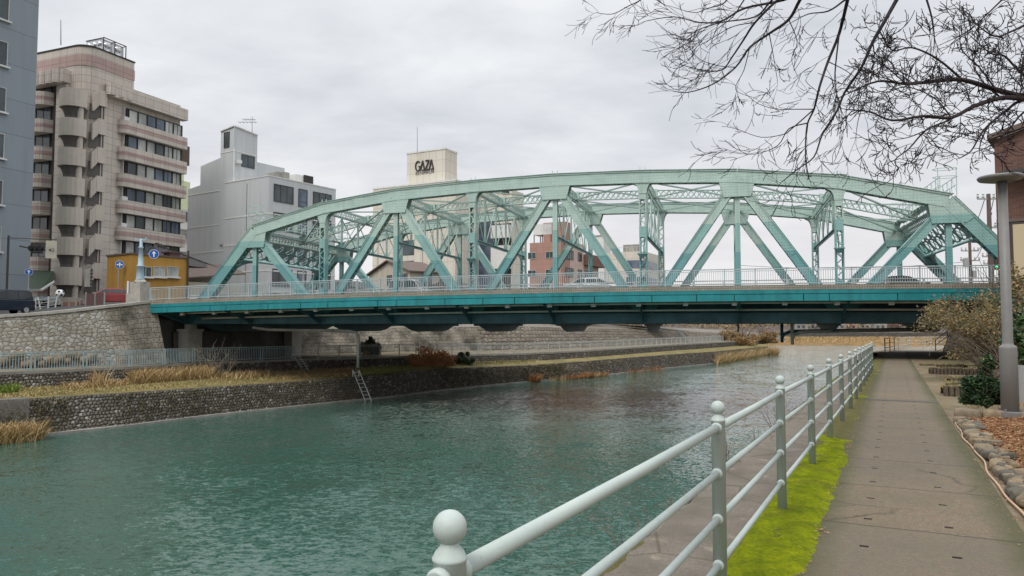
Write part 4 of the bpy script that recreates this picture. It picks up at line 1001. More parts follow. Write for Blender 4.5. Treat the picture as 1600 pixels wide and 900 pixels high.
# recess and canopy on the near face
wl = F.wat(92); wr = F.wat(135)
mb = MB(); zc = F.zat(0, 2, 136)
F.box(mb, -0.9, 0.3, 2.2, 11.5, F.zat(0, 3, 132), F.zat(0, 3, 112))
for k in range(4): mb.lathe([(0.55, F.zat(0, 3, 133)), (0.55, F.zat(0, 3, 112))], F.p(-0.75, 3.2 + k * 1.05, 0), 12)
mb.build('canopy', M['beige'], b)
mb = MB(); F.box(mb, -0.06, 0.02, 2.6, 9.5, 2.0, F.zat(0, 3, 132)); mb.build('recess', M['dark'], b)  # dark plate on the wall, shade of the set-back face painted in
mb = MB(); F.box(mb, -0.35, 0.0, 2.35, 3.9, 2.0, F.zat(0, 3, 133)); mb.build('wall_pier', M['beige'], b)
fh = 3.02
# left stack of rounded balconies, with windows behind
for k in range(8):
    zb = 4.6 + k * fh; mb = MB()
    for m_, z0, z1 in ((0, 0, 0.5), (1, 0.5, 0.95), (0, 0.95, 1.45)):
        mb.m = m_; mb.prism([F.p(-1.35 + (0 if 0 < j < 8 else 1.3), 4.6 + 3.4 * j / 8 , zb + z0) if j in (0, 8) else F.p(-0.15 - 1.3 * math.sin(math.pi * j / 8) ** 0.5, 4.6 + 3.4 * j / 8, zb + z0) for j in range(9)], Z * (z1 - z0))
    mb.build('balcony', [M['beige'], M['pink']], b)
    window(F, b, 'L', 5.0, zb + 1.5, 2.4, 1.45, -0.08, mull=1)
# stair tower: half-round landings with funnel soffits, central column, stepped parapets down the river face
sc_, wc_ = 0.35, 0.75
mb = MB(); mb.lathe([(0.30, 2), (0.30, F.zat(0, 0, 145))], F.p(-0.62, -0.28, 0), 12); mb.build('stair_column', M['beigeplain'], b)
ztop = F.zat(-0.5, 1, 144); 
for k in range(9):
    z1 = ztop - k * 3.16 ; z0 = z1 - 1.88
    if z0 < 2.5: break
    mb = MB(); mb.m = 0
    rr = 1.45
    ol = [(-0.55 - rr * math.sin(a), 0.7 + rr * math.cos(a)) for a in np.linspace(-0.25, math.pi + 0.25, 13)]
    mb.prism([F.p(a, q, z0) for a, q in ol], Z * (z1 - z0))
    mb.m = 1
    c = F.p(-0.55, 0.7, 0); mb.lathe([(1.25, z0 - 0.02), (1.05, z0 - 0.4), (0.9, z0 - 0.9), (0.9, z0 - 1.3)], c, 14)  # grey core puts the shade between the landings into its colour
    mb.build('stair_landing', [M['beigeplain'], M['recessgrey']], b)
    # stepped parapet, five blocks going down toward the far side, and a grey plate painting the shaded stair opening behind
    mb = MB(); mb.m = 0
    sA, sB_, sC = F.sat(131), F.sat(140), F.sat(153); dj = (sB_ - sA) / 4
    for j in range(4): F.box(mb, sA + j * dj, sA + (j + 1) * dj - 0.02, -0.42, -0.2, z0 + 0.05 + 0.2 * j, z1 + 0.05 + 0.16 * j)
    F.box(mb, sB_, sC, -0.43, -0.19, z0 + 0.87, z1 + 0.7)
    mb.m = 1; F.box(mb, sA - 0.1, sC, -0.035, 0.0, z0 - 0.7, z0 + 0.9); mb.m = 0; mb.tube([F.p(sC - 0.35, -0.1, z0 - 0.5), F.p(sC - 0.35, -0.1, z0 + 0.9)], 0.07, 6); mb.m = 1
    mb.build('stair_parapet', [M['beigeplain'], M['recessgrey']], b)
# river facade: ribbons of window and parapet
sb = F.sat(184, -0.9)
zb0 = F.zat(sb, -0.9, 186)
mb = MB(); band(mb, F, rounded(F, sb - 1.6, s13 + 0.35, -0.9, 0.0, 0.6), F.zat(sb, -0.9, 156), F.zat(sb, -0.9, 137)); 
for k in range(3): mb.lathe([(0.5, F.zat(sb, -0.9, 154)), (0.5, F.zat(sb, -0.9, 136))], F.p(sb - 1.4 + k * 1.05, -0.55, 0), 12)
mb.build('cornice', M['beige'], b)
for k in range(8):
    z1 = zb0 - k * fh; z0 = z1 - 1.48
    if z0 < 2.2: break
    ol = rounded(F, sb, s13 + 0.3, -0.95, 0.0, 0.75)
    mb = MB(); ol2 = [(a - 0.02 if a < sb + 1 else a, q - 0.02) for a, q in ol]
    band(mb, F, ol, z0, z0 + 0.5); band(mb, F, ol2, z0 + 0.5, z0 + 0.95, 1); band(mb, F, ol, z0 + 0.95, z1); mb.build('balcony', [M['beige'], M['pink']], b)
    mb = MB(); F.box(mb, sb + 0.9, s13 + 0.1, -0.32, 0.0, z1, z1 + 1.55); mb.build('recess', M['dark'], b)  # dark box behind the windows, shade of the set-back strip painted in
    ss = np.linspace(sb + 1.1, s13 - 0.1, 7)
    for j in range(6):
        window(F, b, 'R', ss[j] + 0.03, z1 + 0.06, ss[j + 1] - ss[j] - 0.06, 1.44, -0.32, gl=['curtain', 'curtain', 'glassblue', 'curtain', 'glass', 'curtain', 'glassblue'][(j * 3 + k * 2) % 7], mull=0 if j < 4 else 1)
    mb = MB(); mb.tube([F.p(sb + 0.55, -0.4, z1 - 0.1), F.p(sb + 0.55, -0.4, z1 + 1.55)], 0.06, 6); mb.build('downpipe', M['wframe'], b)
    if k in (0, 3, 4, 6):
        mb = MB(); F.box(mb, sb + 0.25, sb + 0.95, -0.75, -0.4, z1 - 0.02, z1 + 0.42); mb.build('air_conditioner', M['white'], b)
mb = MB(); F.box(mb, s13, s13 + 1.6, 0.0, 3, F.zat(s13, 0, 255), F.zat(s13, 0, 225)); mb.build('stair_head', M['brownroof'], b)
# polished water tanks on the roof
t_ = thing('water_tank', 'shiny steel water tank standing on the roof of the beige tower', 'tank', F.p(4, 2.2, zs_[0]))
TA, TB, TC, TD = 2.7, 5.5, 1.0, 3.5
zb_ = F.zat(TA, TC, 60); za = zb_ - 3.2
mb = MB(); F.box(mb, TA, TB, TC, TD, za + 1.2, zb_)
for j in range(2):
    for k in range(2): mb.lathe([(0.46, 0.0), (0.4, 0.12), (0.2, 0.2), (0.0, 0.22)], F.p(TA + 0.7 + k * 1.35, TC, za + 1.75 + j * 0.9), 12, (F.e1, Z * 0.8, -F.e2))
    for k in range(3): mb.lathe([(0.4, 0.0), (0.34, 0.1), (0.2, 0.16), (0.0, 0.18)], F.p(TA, TC + 0.42 + k * 0.82, za + 1.75 + j * 0.9), 12, (F.e2, Z * 0.8, -F.e1))
mb.build('tank_body', M['stainless'], t_)
mb = MB()
for s0 in (TA - .05, (TA + TB) / 2, TB + .05):
    mb.bar(F.p(s0, TC - .3, za), F.p(s0, TC - .3, zb_ + 0.1), 0.08, 0.08, up=F.e1); mb.bar(F.p(s0, TC - .3, zb_ + 0.03), F.p(s0, TD, zb_ + 0.03), 0.07, 0.07)
mb.bar(F.p(TA - .05, TC - .32, zb_ + 0.05), F.p(TB + .05, TC - .32, zb_ + 0.05), 0.08, 0.09); mb.bar(F.p(TA - .05, TC - .32, za + 1.1), F.p(TB + .05, TC - .32, za + 1.1), 0.1, 0.12)
mb.build('tank_frame', M['frame'], t_)
def antenna(px, py0, py1, Y, lab, r=0.04, yagi=False):
    a, c = at(px, py0, Y), at(px, py1, Y); mb = MB(); mb.tube([a, c], [r, r * 0.6], 6)
    if yagi:
        for k, (h, l) in enumerate(((0.72, 1.6), (0.85, 1.1))):
            q = a + (c - a) * h; mb.bar(q - Vector((l, 0, 0)), q + Vector((l * 0.4, 0, 0)), 0.05, 0.05)
            for j in range(5): mb.bar(q + Vector((-l + j * l * 0.3, -0.4, 0)), q + Vector((-l + j * l * 0.3, 0.4, 0)), 0.04, 0.04)
    return tag(mb.build('antenna', M['steel']), lab, 'antenna')
antenna(95, 70, 31, 80, 'thin straight antenna mast on the roof of the beige banded tower', 0.07)
# ---- grey rendered building with a stair tower
F = Fr(416, 88, 33); b = thing('apartment_block', 'light grey rendered building with white floor lines and a small roof tower', 'building', F.p(6, 6, 3))
zT = F.zat(0, 0, 275); wL = F.wat(346); sR = F.sat(522)
mb = MB(); F.box(mb, 0, sR, 0, wL, 1.0, zT); mb.build('wall', M['grey'], b)
F2w0, F2w1 = wL, F.wat(289, 0.6)
mb = MB(); zl_ = F.zat(0.6, F2w1, 296); zl2 = F.zat(0.6, F.wat(309, .6), 259.6)
wa, wb = F.wat(308, .6), F.wat(340, .6)
mb.prism([F.p(0.6, F2w0 - 0.01, 1.0), F.p(0.6, F2w1, 1.0), F.p(0.6, F2w1, zl_), F.p(0.6, wa, zl_ + 0.3), F.p(0.6, wa, F.zat(.6, wa, 260)), F.p(0.6, wb, F.zat(.6, wb, 246)), F.p(0.6, F2w0 - 0.01, F.zat(.6, wb, 246))], F.e1 * (sR - 2)); mb.build('wall', M['grey'], b)
# tower with shed roof
ztw = F.zat(0.4, wb - 1, 197.5); w_t0, w_t1 = F.wat(360, .4), F.wat(339, .4); s_t1 = F.sat(397, w_t0)
zc1 = F.zat(.4, w_t1, 206); zc2 = F.zat(s_t1, w_t0, 212); zm = F.zat(.4, w_t0, 197.5)
mb = MB(); A = [F.p(.4, w_t0, 12), F.p(.4, w_t1, 12), F.p(s_t1, w_t1, 12), F.p(s_t1, w_t0, 12)]; Bq = [F.p(.4, w_t0, zm), F.p(.4, w_t1, zc1), F.p(s_t1, w_t1, zc1 - 0.6), F.p(s_t1, w_t0, zc2)]
mb.add(A + Bq, [(0, 1, 5, 4), (1, 2, 6, 5), (2, 3, 7, 6), (3, 0, 4, 7), (4, 5, 6, 7)]); mb.build('stair_tower', M['grey'], b)
mb = MB(); 
for p, q in ((Bq[0], Bq[1]), (Bq[0], Bq[3])): mb.bar(p + Z * 0.06, q + Z * 0.06, 0.3, 0.14)
mb.build('roof_trim', M['whiteline'], b)
window(F, b, 'L', F.wat(353, .4), F.zat(.4, w_t0 + 1, 230), 1.1, 2.0, 0.4, mull=0)
window(F, b, 'R', F.sat(372, w_t0), F.zat(2, w_t0, 261), 2.0, 1.6, w_t0, mull=1)
mb = MB(); mb.tube([F.p(-0.1 + .4, w_t0 - 0.2, zT - 1), F.p(0.3, w_t0 - 0.2, F.zat(.4, w_t0, 232))], 0.1, 8); F.box(mb, 0.6, 1.2, w_t0 - 0.6, w_t0, F.zat(1, w_t0, 256), F.zat(1, w_t0, 251)); mb.build('downpipe', M['white'], b)
lines = [zT - 4.6 - 3.45 * k for k in range(4)]
mb = MB()
for z_ in lines:
    F.box(mb, -0.04, sR + 0.03, -0.04, wL, z_, z_ + 0.16); F.box(mb, 0.555, 0.6, wL, F2w1 + 0.01, z_ - 0.5, z_ - 0.34)
F.box(mb, .36, s_t1, w_t0 - 0.04, w_t1, F.zat(.4, w_t0, 236), F.zat(.4, w_t0, 234.5)); F.box(mb, -0.05, sR + 0.05, -0.05, wL, zT, zT + 0.12)
F.box(mb, 0.55, 0.6, wL, F2w1, zl_ - 0.9, zl_ - 0.75); mb.build('string_course', M['whiteline'], b)
mb = MB(); F.box(mb, -0.035, 0.0, wL * 0.47, wL * 0.475, 2, zT - 0.5); mb.build('wall_joint', M['dark'], b)
for k in range(4):
    z_ = zT - 3.4 - k * 3.45
    for (p0, p1, gl) in ((424, 455, 'glass'), (463, 477, 'glassblue'), (486, 515, 'glass')):
        s0, s1 = F.sat(p0), F.sat(p1); window(F, b, 'R', s0, z_ + (0.3 if p0 == 463 else 0.45), s1 - s0, 2.3 if p0 == 463 else 2.15, 0.0, gl=gl, mull=2 if p0 != 463 else 0, bar=p0 == 463)
mb = MB(); F.box(mb, 0.4, sR - 1, -0.05, 0.02, 3.0, 5.6); mb.build('shopfront', M['dark'], b)
mb = MB()
for k in range(5): F.box(mb, k * sR / 4.4, k * sR / 4.4 + 0.8, -0.07, 0.0, 3.0, 5.7)
mb.build('shopfront_pier', M['conc'], b)
for (p0, p1, y0, y1, lab, mm) in ((430, 444, 278, 268, 'square beige vent box on the roof of the grey rendered building', 'conc'), (459, 482, 281, 272, 'white air handling unit with dark fan on the grey rendered building', 'white')):
    s0, s1 = F.sat(p0, 3), F.sat(p1, 3); t_ = thing('roof_unit', lab, 'roof unit', F.p(s0, 3, zT))
    mb = MB(); F.box(mb, s0, s1, 3, 5, zT - 0.05, F.zat(s0, 3, y1)); mb.build('casing', M[mm], t_)
    mb = MB(); F.box(mb, s0 + 0.5 * (s1 - s0), s1 + 0.3, 2.8, 3.0, zT + 0.15, F.zat(s0, 3, y1) + 0.1); mb.build('grille', M['dark' if mm == 'white' else 'conc'], t_)
antenna(394, 214, 182, 90, 'television aerial with cross arms on the small tower of the grey building', 0.05, True)
# ---- lit pale green and white building between the beige tower and the grey building
F = Fr(262, 112, 22); b = thing('lit_building', 'white building with lime green top floors between the beige tower and grey building', 'building', F.p(4, 4, 3))
for (p1, y1, y0, mm) in ((282, 255, 300, 'palegreen'), (292, 285, 330, 'palegreen'), (296, 330, 480, 'white')):
    mb = MB(); s1 = F.sat(p1); F.box(mb, 0.02 * p1 - 5, s1, 0, 6 + p1 * 0.01, F.zat(s1, 0, y0) if y0 < 400 else 1.0, F.zat(s1, 0, y1)); mb.build('wall', M[mm], b)
for k, (y, ) in enumerate(((345,), (380,), (413,), (440,))):
    s0 = F.sat(272); window(F, b, 'R', s0, F.zat(s0, 0, y), 4.6, 1.7, 0.0, gl='curtain' if k % 2 else 'glass', mull=2, fr='wframe')
    mb = MB(); F.box(mb, s0 - 0.3, F.sat(296), -1.0, -0.02, F.zat(s0, 0, y) - 1.3, F.zat(s0, 0, y) - 0.15); mb.build('balcony', M['white'], b)
# ---- ochre flat-roofed house with tiled house behind
F = Fr(202, 66, 33); b = thing('ochre_house', 'small flat roofed ochre yellow house behind the bridge lamp pillar', 'house', F.p(2, 0.5, 3))
s1 = F.sat(292); zT = F.zat(0, 0, 398); zT2 = F.zat(s1, 0, 404)
mb = MB(); F.box(mb, 0, s1, 0, 4, 1.5, F.zat(2, 0, 400)); mb.build('wall', M['orange'], b)
mb = MB(); F.box(mb, -0.1, s1 + 0.1, -0.1, 4.1, F.zat(2, 0, 400), F.zat(2, 0, 400) + 0.14); mb.build('roof_edge', M['brownroof'], b)
for (p0, p1) in ((216, 235), (237, 256), (258, 277)):
    s0, s2 = F.sat(p0), F.sat(p1); window(F, b, 'R', s0, F.zat(s0, 0, 432), s2 - s0 - 0.05, F.zat(s0, 0, 416) - F.zat(s0, 0, 432), 0.0, gl='curtain' if p0 > 220 else 'glass', mull=1, fr='wframe', ft=0.05, sill=True)
mb = MB(); mb.tube([F.p(s1 - 0.1, -0.1, 2), F.p(s1 - 0.1, -0.1, F.zat(s1, 0, 392))], 0.09, 8); mb.build('downpipe', M['frame'], b)
F = Fr(244, 74, 33); b = thing('tiled_house', 'old house with grey tiled hip roof between the ochre house and the grey building', 'house', F.p(4, 3, 3))
s1 = F.sat(340); ze = F.zat(2, 0, 412); zr = F.zat(3, 3, 384)
mb = MB(); F.box(mb, 0.5, s1 - 0.4, 0.6, 7, 1.5, ze); mb.build('wall', M['creamhouse'], b)
mb = MB(); e = [F.p(-0.3, -0.3, ze), F.p(s1 + 0.3, -0.3, ze - 0.3), F.p(s1 + 0.3, 8, ze - 0.3), F.p(-0.3, 8, ze)]; rg = [F.p(2.0, 3.8, zr), F.p(s1 - 4.0, 3.8, zr - 0.2)]
mb.add(e + rg, [(0, 1, 5, 4), (1, 2, 5), (2, 3, 4, 5), (3, 0, 4), (3, 2, 1, 0)]); mb.bar(rg[0] + Z * 0.1, rg[1] + Z * 0.1, 0.4, 0.35); mb.bar(e[0], rg[0], 0.25, 0.22); mb.bar(rg[1], e[1], 0.25, 0.22); mb.build('roof', M['rooftile'], b)
mb = MB(); e = [F.p(s1 - 5.5, -2.6, F.zat(s1, -2, 440)), F.p(s1 + 1.5, -2.6, F.zat(s1, -2, 428)), F.p(s1 + 1.5, 0.7, F.zat(s1, 0, 413)), F.p(s1 - 5.5, 0.7, F.zat(s1, 0, 420))]
mb.prism(e, Z * 0.14); mb.build('porch_roof', M['brownroof'], b)
mb = MB(); F.box(mb, s1 - 5, s1 + 1.2, -2.2, 0.6, 1.5, F.zat(s1, -2, 444)); mb.build('porch_wall', M['creamhouse'], b)
mb = MB(); F.box(mb, 1.2, 2.3, -0.2, 1.0, ze - 0.5, F.zat(2, 0, 396)); F.box(mb, 1.0, 2.5, -0.3, 1.1, F.zat(2, 0, 396), F.zat(2, 0, 394)); mb.build('roof_shed', M['maroon'], b)
# ---- cream department store tower with the big lettering
F = Fr(694, 150, 28); b = thing('store_tower', 'tall cream clad store tower with large dark lettering rising behind the bridge', 'building', F.p(5, 6, 3))
zT = F.zat(0, 0, 233); wT = F.wat(634); sT = F.sat(713)
mb = MB(); F.box(mb, 0, sT, 0, wT, 2, zT); mb.build('wall', M['cream'], b)
mb = MB(); F.box(mb, -0.12, sT + .12, -0.12, wT + .12, zT, zT + 0.35); mb.build('coping', M['whiteline'], b)
zL = F.zat(-1, 6, 292); wLo = F.wat(581, -3); s2 = F.sat(752, -4.5)
mb = MB(); F.box(mb, -3, s2, -4.5, wLo, 2, zL); mb.build('wall', M['cream'], b)
mb = MB(); F.box(mb, -3.1, s2 + .1, -4.6, wLo + .1, zL, zL + 0.3); mb.build('coping', M['whiteline'], b)
for (px, y0, y1, wd) in ((640, 398, 375, 1.4), (640, 416, 407, 1.4)):
    window(F, b, 'L', F.wat(px + 6, -3), F.zat(-3, 5, y0), 3.6, F.zat(-3, 5, y1) - F.zat(-3, 5, y0), -3.0, mull=0)
mb = MB(); 
for px in (590, 604, 618, 660, 676, 690): F.box(mb, -3.05, -3.0, F.wat(px, -3), F.wat(px, -3) + 0.12, 4, zL - 6)
mb.build('cladding_joint', M['conc'], b)
def lettering(name, text, mat, par, c, ex, up, height, width=None, depth=0.12, shear=0.0, space=1.0, outline=0.0):
    cu = bpy.data.curves.new(name, 'FONT'); cu.body = text; cu.size = 1.0; cu.extrude = depth / 2; cu.align_x = 'CENTER'; cu.align_y = 'CENTER'; cu.space_character = space; cu.offset = outline
    ob = bpy.data.objects.new(name, cu); col.objects.link(ob); dg = bpy.context.evaluated_depsgraph_get(); me = bpy.data.meshes.new_from_object(ob.evaluated_get(dg)); bpy.data.objects.remove(ob)
    xs = [v.co.x for v in me.vertices]; ys = [v.co.y for v in me.vertices]; x0, x1, y0, y1 = min(xs), max(xs), min(ys), max(ys)
    kx = (width or height * (x1 - x0) / (y1 - y0)) / (x1 - x0); ky = height / (y1 - y0); nn = ex.cross(up).normalized(); mb = MB()
    mb.add([c + ex * ((v.co.x - (x0 + x1) / 2) * kx) + up * ((v.co.y - (y0 + y1) / 2) * ky) + nn * v.co.z for v in me.vertices], [tuple(p.vertices) for p in me.polygons])
    bpy.data.meshes.remove(me); return mb.build(name, M[mat], par)
# letters drawn as strokes (slanting A without its left bar, as on the tower)
def strokes(name, mat, par, o, ex, up, segs, t, depth):
    nn = ex.cross(up).normalized(); mb = MB()
    for i, (x0, y0, x1, y1) in enumerate(segs): mb.bar(o + ex * x0 + up * y0 + nn * (0.002 * i), o + ex * x1 + up * y1 + nn * (0.002 * i), depth, t, up=up if abs(x1 - x0) > abs(y1 - y0) else ex)
    return mb.build(name, M[mat], par)
G = [(math.cos(a), math.sin(a)) for a in np.linspace(R(48), R(318), 14)]
gseg = [(0.5 + 0.5 * G[k][0], 0.5 + 0.5 * G[k][1], 0.5 + 0.5 * G[k + 1][0], 0.5 + 0.5 * G[k + 1][1]) for k in range(13)] + [(0.87, 0.17, 0.95, 0.45), (0.6, 0.45, 0.97, 0.45)]
aseg = lambda x: [(x, 0, x + 0.42, 1.0), (x + 0.42, 1.0, x + 0.86, 0.0), (x + 0.34, 0.02, x + 0.9, 0.02)]
zseg = [(2.02, 0.97, 2.75, 0.97), (2.75, 0.97, 2.0, 0.03), (1.85, 0.03, 2.85, 0.03)]
ssg = gseg + aseg(1.02) + zseg + aseg(2.78)
wc = F.wat(677); yg0, yg1 = F.zat(0, 5, 266), F.zat(0, 5, 251)
gw = (F.wat(648) - F.wat(677)); hgt = yg1 - yg0; kx = gw / 3.7
strokes('lettering', 'dark', b, F.p(-0.1, F.wat(648), yg0), -F.e2, Z, [(x0 * kx, y0 * hgt, x1 * kx, y1 * hgt) for x0, y0, x1, y1 in ssg], 0.25, 0.2)
zk0, zk1 = F.zat(0, 5, 272), F.zat(0, 5, 267.3)
lettering('lettering', 'KATAMACHI', 'lampgrey', b, F.p(-0.08, (F.wat(649) + F.wat(676)) / 2, (zk0 + zk1) / 2), -F.e2, Z, zk1 - zk0, gw * 0.98, 0.1, outline=-0.012)
antenna(652, 242, 198, 152, 'tall thin lightning mast on the cream lettered store tower', 0.1)
# second, darker part of the store with glass fronts
F = Fr(800, 150, 28); b = thing('store_wing', 'dark glass and white fronted store wing beside the pinkish building, seen through the truss', 'building', F.p(0, 3, 3))
wA = F.wat(747); sB = F.sat(818)
mb = MB(); F.box(mb, 0, sB, 0, wA, 2, F.zat(0, 0, 296)); mb.build('wall', M['cream'], b)
mb = MB(); F.box(mb, -0.3, 0.0, F.wat(772), wA, 3, F.zat(0, 5, 345)); mb.build('curtain_wall', M['glassblue'], b)
mb = MB()
for y0, y1 in ((420, 384), (372, 352)): F.box(mb, -1.2, 0.0, 0.2, F.wat(771), F.zat(-1, 3, y0), F.zat(-1, 3, y1))
mb.build('balcony', M['white'], b)
mb = MB(); F.box(mb, -0.2, 0, 0.2, F.wat(771), 3, F.zat(0, 3, 350)); mb.build('curtain_wall', M['dark'], b)
strokes('lettering', 'dark', b, F.p(-0.1, F.wat(785), F.zat(0, 2, 302.5)), -F.e2, Z, [(x0 * 0.42, y0 * 0.95, x1 * 0.42, y1 * 0.95) for x0, y0, x1, y1 in ssg], 0.22, 0.15)
# ---- gabled cream house
F = Fr(640, 112, 50); b = thing('gabled_house', 'cream gabled house with grey roof low behind the truss, in front of the store tower', 'house', F.p(4, 4, 3))
wG = F.wat(576); sG = F.sat(690); ze = F.zat(0, 0, 424); zr = F.zat(0, wG / 2, 409)
mb = MB(); mb.prism([F.p(0, 0, 2), F.p(0, wG, 2), F.p(0, wG, ze), F.p(0, wG / 2, zr), F.p(0, 0, ze)], F.e1 * sG); mb.build('wall', M['creamhouse'], b)
mb = MB()
for w0, w1 in ((wG / 2, -0.6), (wG / 2, wG + 0.6)):
    k = (zr - ze) / (wG / 2); q = [F.p(-0.5, w0, zr + 0.1), F.p(sG + 0.5, w0, zr + 0.1), F.p(sG + 0.5, w1, zr + 0.1 - k * abs(w1 - w0)), F.p(-0.5, w1, zr + 0.1 - k * abs(w1 - w0))]; mb.prism(q, Z * 0.18)
mb.build('roof', M['brownroof'], b)
for px in (612, 636): window(F, b, 'L', F.wat(px), F.zat(0, 2, 444), 1.5, 1.6, 0.0, mull=1)
for s0 in (2.2, 5.4): window(F, b, 'R', s0, F.zat(0, 0, 443), 1.7, 1.6, 0.0, mull=1)
mb = MB(); F.box(mb, 0.0, sG * 0.9, -2.4, 0.0, F.zat(0, 0, 446), F.zat(0, 0, 444)); mb.build('porch_roof', M['rooftile'], b)
# ---- pinkish brown building
F = Fr(877, 118, 28); b = thing('pinkish_building', 'pinkish brown tiled building with orange balcony seen through the middle of the truss', 'building', F.p(5, 4, 3))
wP = F.wat(828); zP = F.zat(0, 0, 377)
mb = MB(); F.box(mb, 0, 3.4, 0, wP, 2, zP); mb.build('wall', M['pinkbrown'], b)
mb = MB(); F.box(mb, 1.0, 3.2, -0.4, F.wat(845), zP - 0.01, F.zat(0, 0, 345)); mb.build('stair_tower', M['pinkbrown'], b)
sa, sb2, sc2 = 3.4, F.sat(912), F.sat(938)
mb = MB(); F.box(mb, sa, sb2, -0.05, 6, 2, F.zat(sa, 0, 377) ); mb.build('wall', M['palepink'], b)
mb = MB(); F.box(mb, sb2, sc2, 0.3, 6, 2, F.zat(sb2, 0, 396)); mb.build('wall', M['palepink'], b)
for y0, y1 in ((404, 393), (432, 421), (458, 447)):
    for k in range(2): window(F, b, 'L', F.wat(838 + k * 28), F.zat(0, 3, y0), 1.5, 1.1, 0.0, mull=1, fr='wframe')
    s0 = F.sat(884); window(F, b, 'R', s0, F.zat(s0, 0, y0), 3.0, 1.5, -0.05, mull=3)
    window(F, b, 'R', F.sat(903), F.zat(s0, 0, y0), 1.6, 1.5, -0.05, mull=1)
mb = MB(); s0 = F.sat(912); F.box(mb, s0, sc2 + 0.4, -0.9, 0.28, F.zat(s0, 0, 414), F.zat(s0, 0, 397)); mb.build('balcony', M['brownpanel'], b)
for y0 in (442,): window(F, b, 'R', s0 + 0.5, F.zat(s0, 0, y0), 4.0, 2.2, 0.3, mull=2)
t_ = thing('water_tank', 'small white tank on a steel rack beside the pinkish building', 'tank', F.p(2, wP + 2, zP))
mb = MB(); F.box(mb, 1, 3.4, wP - 3.5, wP - 0.2, zP + 1.4, zP + 3.2); mb.build('tank_body', M['white'], t_)
for a in (1, 3.4):
    for q in (wP - 3.4, wP - 1.8, wP - 0.3): mb = MB(); mb.bar(F.p(a, q, zP), F.p(a, q, zP + 1.4), 0.12, 0.12, up=F.e1); mb.build('tank_leg', M['frame'], t_)
# ---- white building with a rounded corner, and the pale tower behind it
F = Fr(1006, 138, 28); b = thing('white_building', 'low white clad building with a rounded corner beyond the bridge', 'building', F.p(4, 6, 3))
zW_ = F.zat(0, 2, 393); wW = F.wat(948); sW = F.sat(1022) 
ol = [(s_, 12.0) for s_ in (14,)] + [(14, 0)] + [(2.2 - 2.2 * math.sin(a), 2.2 - 2.2 * math.cos(a)) for a in np.linspace(0, math.pi / 2, 8)] + [(0, wW), (14, wW)]
mb = MB(); mb.prism([F.p(a, q, 2) for a, q in ol[1:]], Z * (zW_ - 2)); mb.build('wall', M['cream'], b)
for y0 in (419, 445):
    mb = MB(); z0 = F.zat(0, 2, y0); mb.prism([F.p(a - 0.05, q - 0.05, z0) for a, q in [(9, 0)] + [(2.2 - 2.2 * math.sin(a), 2.2 - 2.2 * math.cos(a)) for a in np.linspace(0, math.pi / 2, 8)] + [(0.0, 3.4), (9, 3.4)]], Z * 1.5); mb.build('window_band', M['glassblue'], b)
mb = MB(); 
for k in range(12): mb.bar(F.p(0.2, wW * k / 11, zW_), F.p(0.2, wW * k / 11, zW_ + 0.9), 0.06, 0.06, up=F.e1)
mb.bar(F.p(0.2, 0, zW_ + 0.9), F.p(0.2, wW, zW_ + 0.9), 0.06, 0.06); mb.build('roof_railing', M['wrail'], b)
mb = MB(); F.box(mb, 3, 5, 2, 5, zW_, zW_ + 1.7); mb.build('roof_unit', M['conc'], b)
F = Fr(944, 165, 28); b = thing('pale_block', 'plain pale block rising just behind the white building with the rounded corner', 'building', F.p(3, 3, 3))
mb = MB(); F.box(mb, 0, F.sat(955), 0, F.wat(930), 2, F.zat(0, 0, 369)); mb.build('wall', M['white'], b)
mb = MB(); F.box(mb, -0.1, F.sat(955) + .1, -.1, F.wat(930) + .1, F.zat(0, 0, 369), F.zat(0, 0, 369) + 0.3); mb.build('coping', M['conc'], b)
# low houses that fill the row behind the rails
for (px, Y, wd, h, mm, rf, lab) in ((556, 108, 9, 6.0, 'white', 'rooftile', 'small white house with grey roof at the left of the cream gabled house'), (730, 105, 8, 5.6, 'white', 'rooftile', 'low white house with grey roof to the right of the cream gabled house'), (1032, 128, 7, 6.5, 'brownpanel', 'brownroof', 'low brown house right of the white rounded building'), (1062, 140, 9, 5.5, 'creamhouse', 'rooftile', 'small cream house at the right end of the far row of buildings')):
    F = Fr(px, Y, 28); b = thing('low_house', lab, 'house', F.p(2, 2, 3)); mb = MB(); F.box(mb, 0, 6, 0, wd, 2, 2 + h - 0.8); mb.build('wall', M[mm], b)
    mb = MB(); mb.prism([F.p(-0.4, -0.4, 1.2 + h), F.p(-0.4, wd + 0.4, 1.2 + h), F.p(-0.4, wd / 2, 2.6 + h)], F.e1 * 6.8); mb.build('roof', M[rf], b)
    for k in range(2): window(F, b, 'L', 1 + k * wd * 0.45, 4.2, 1.8, 1.4, 0.0, mull=1)
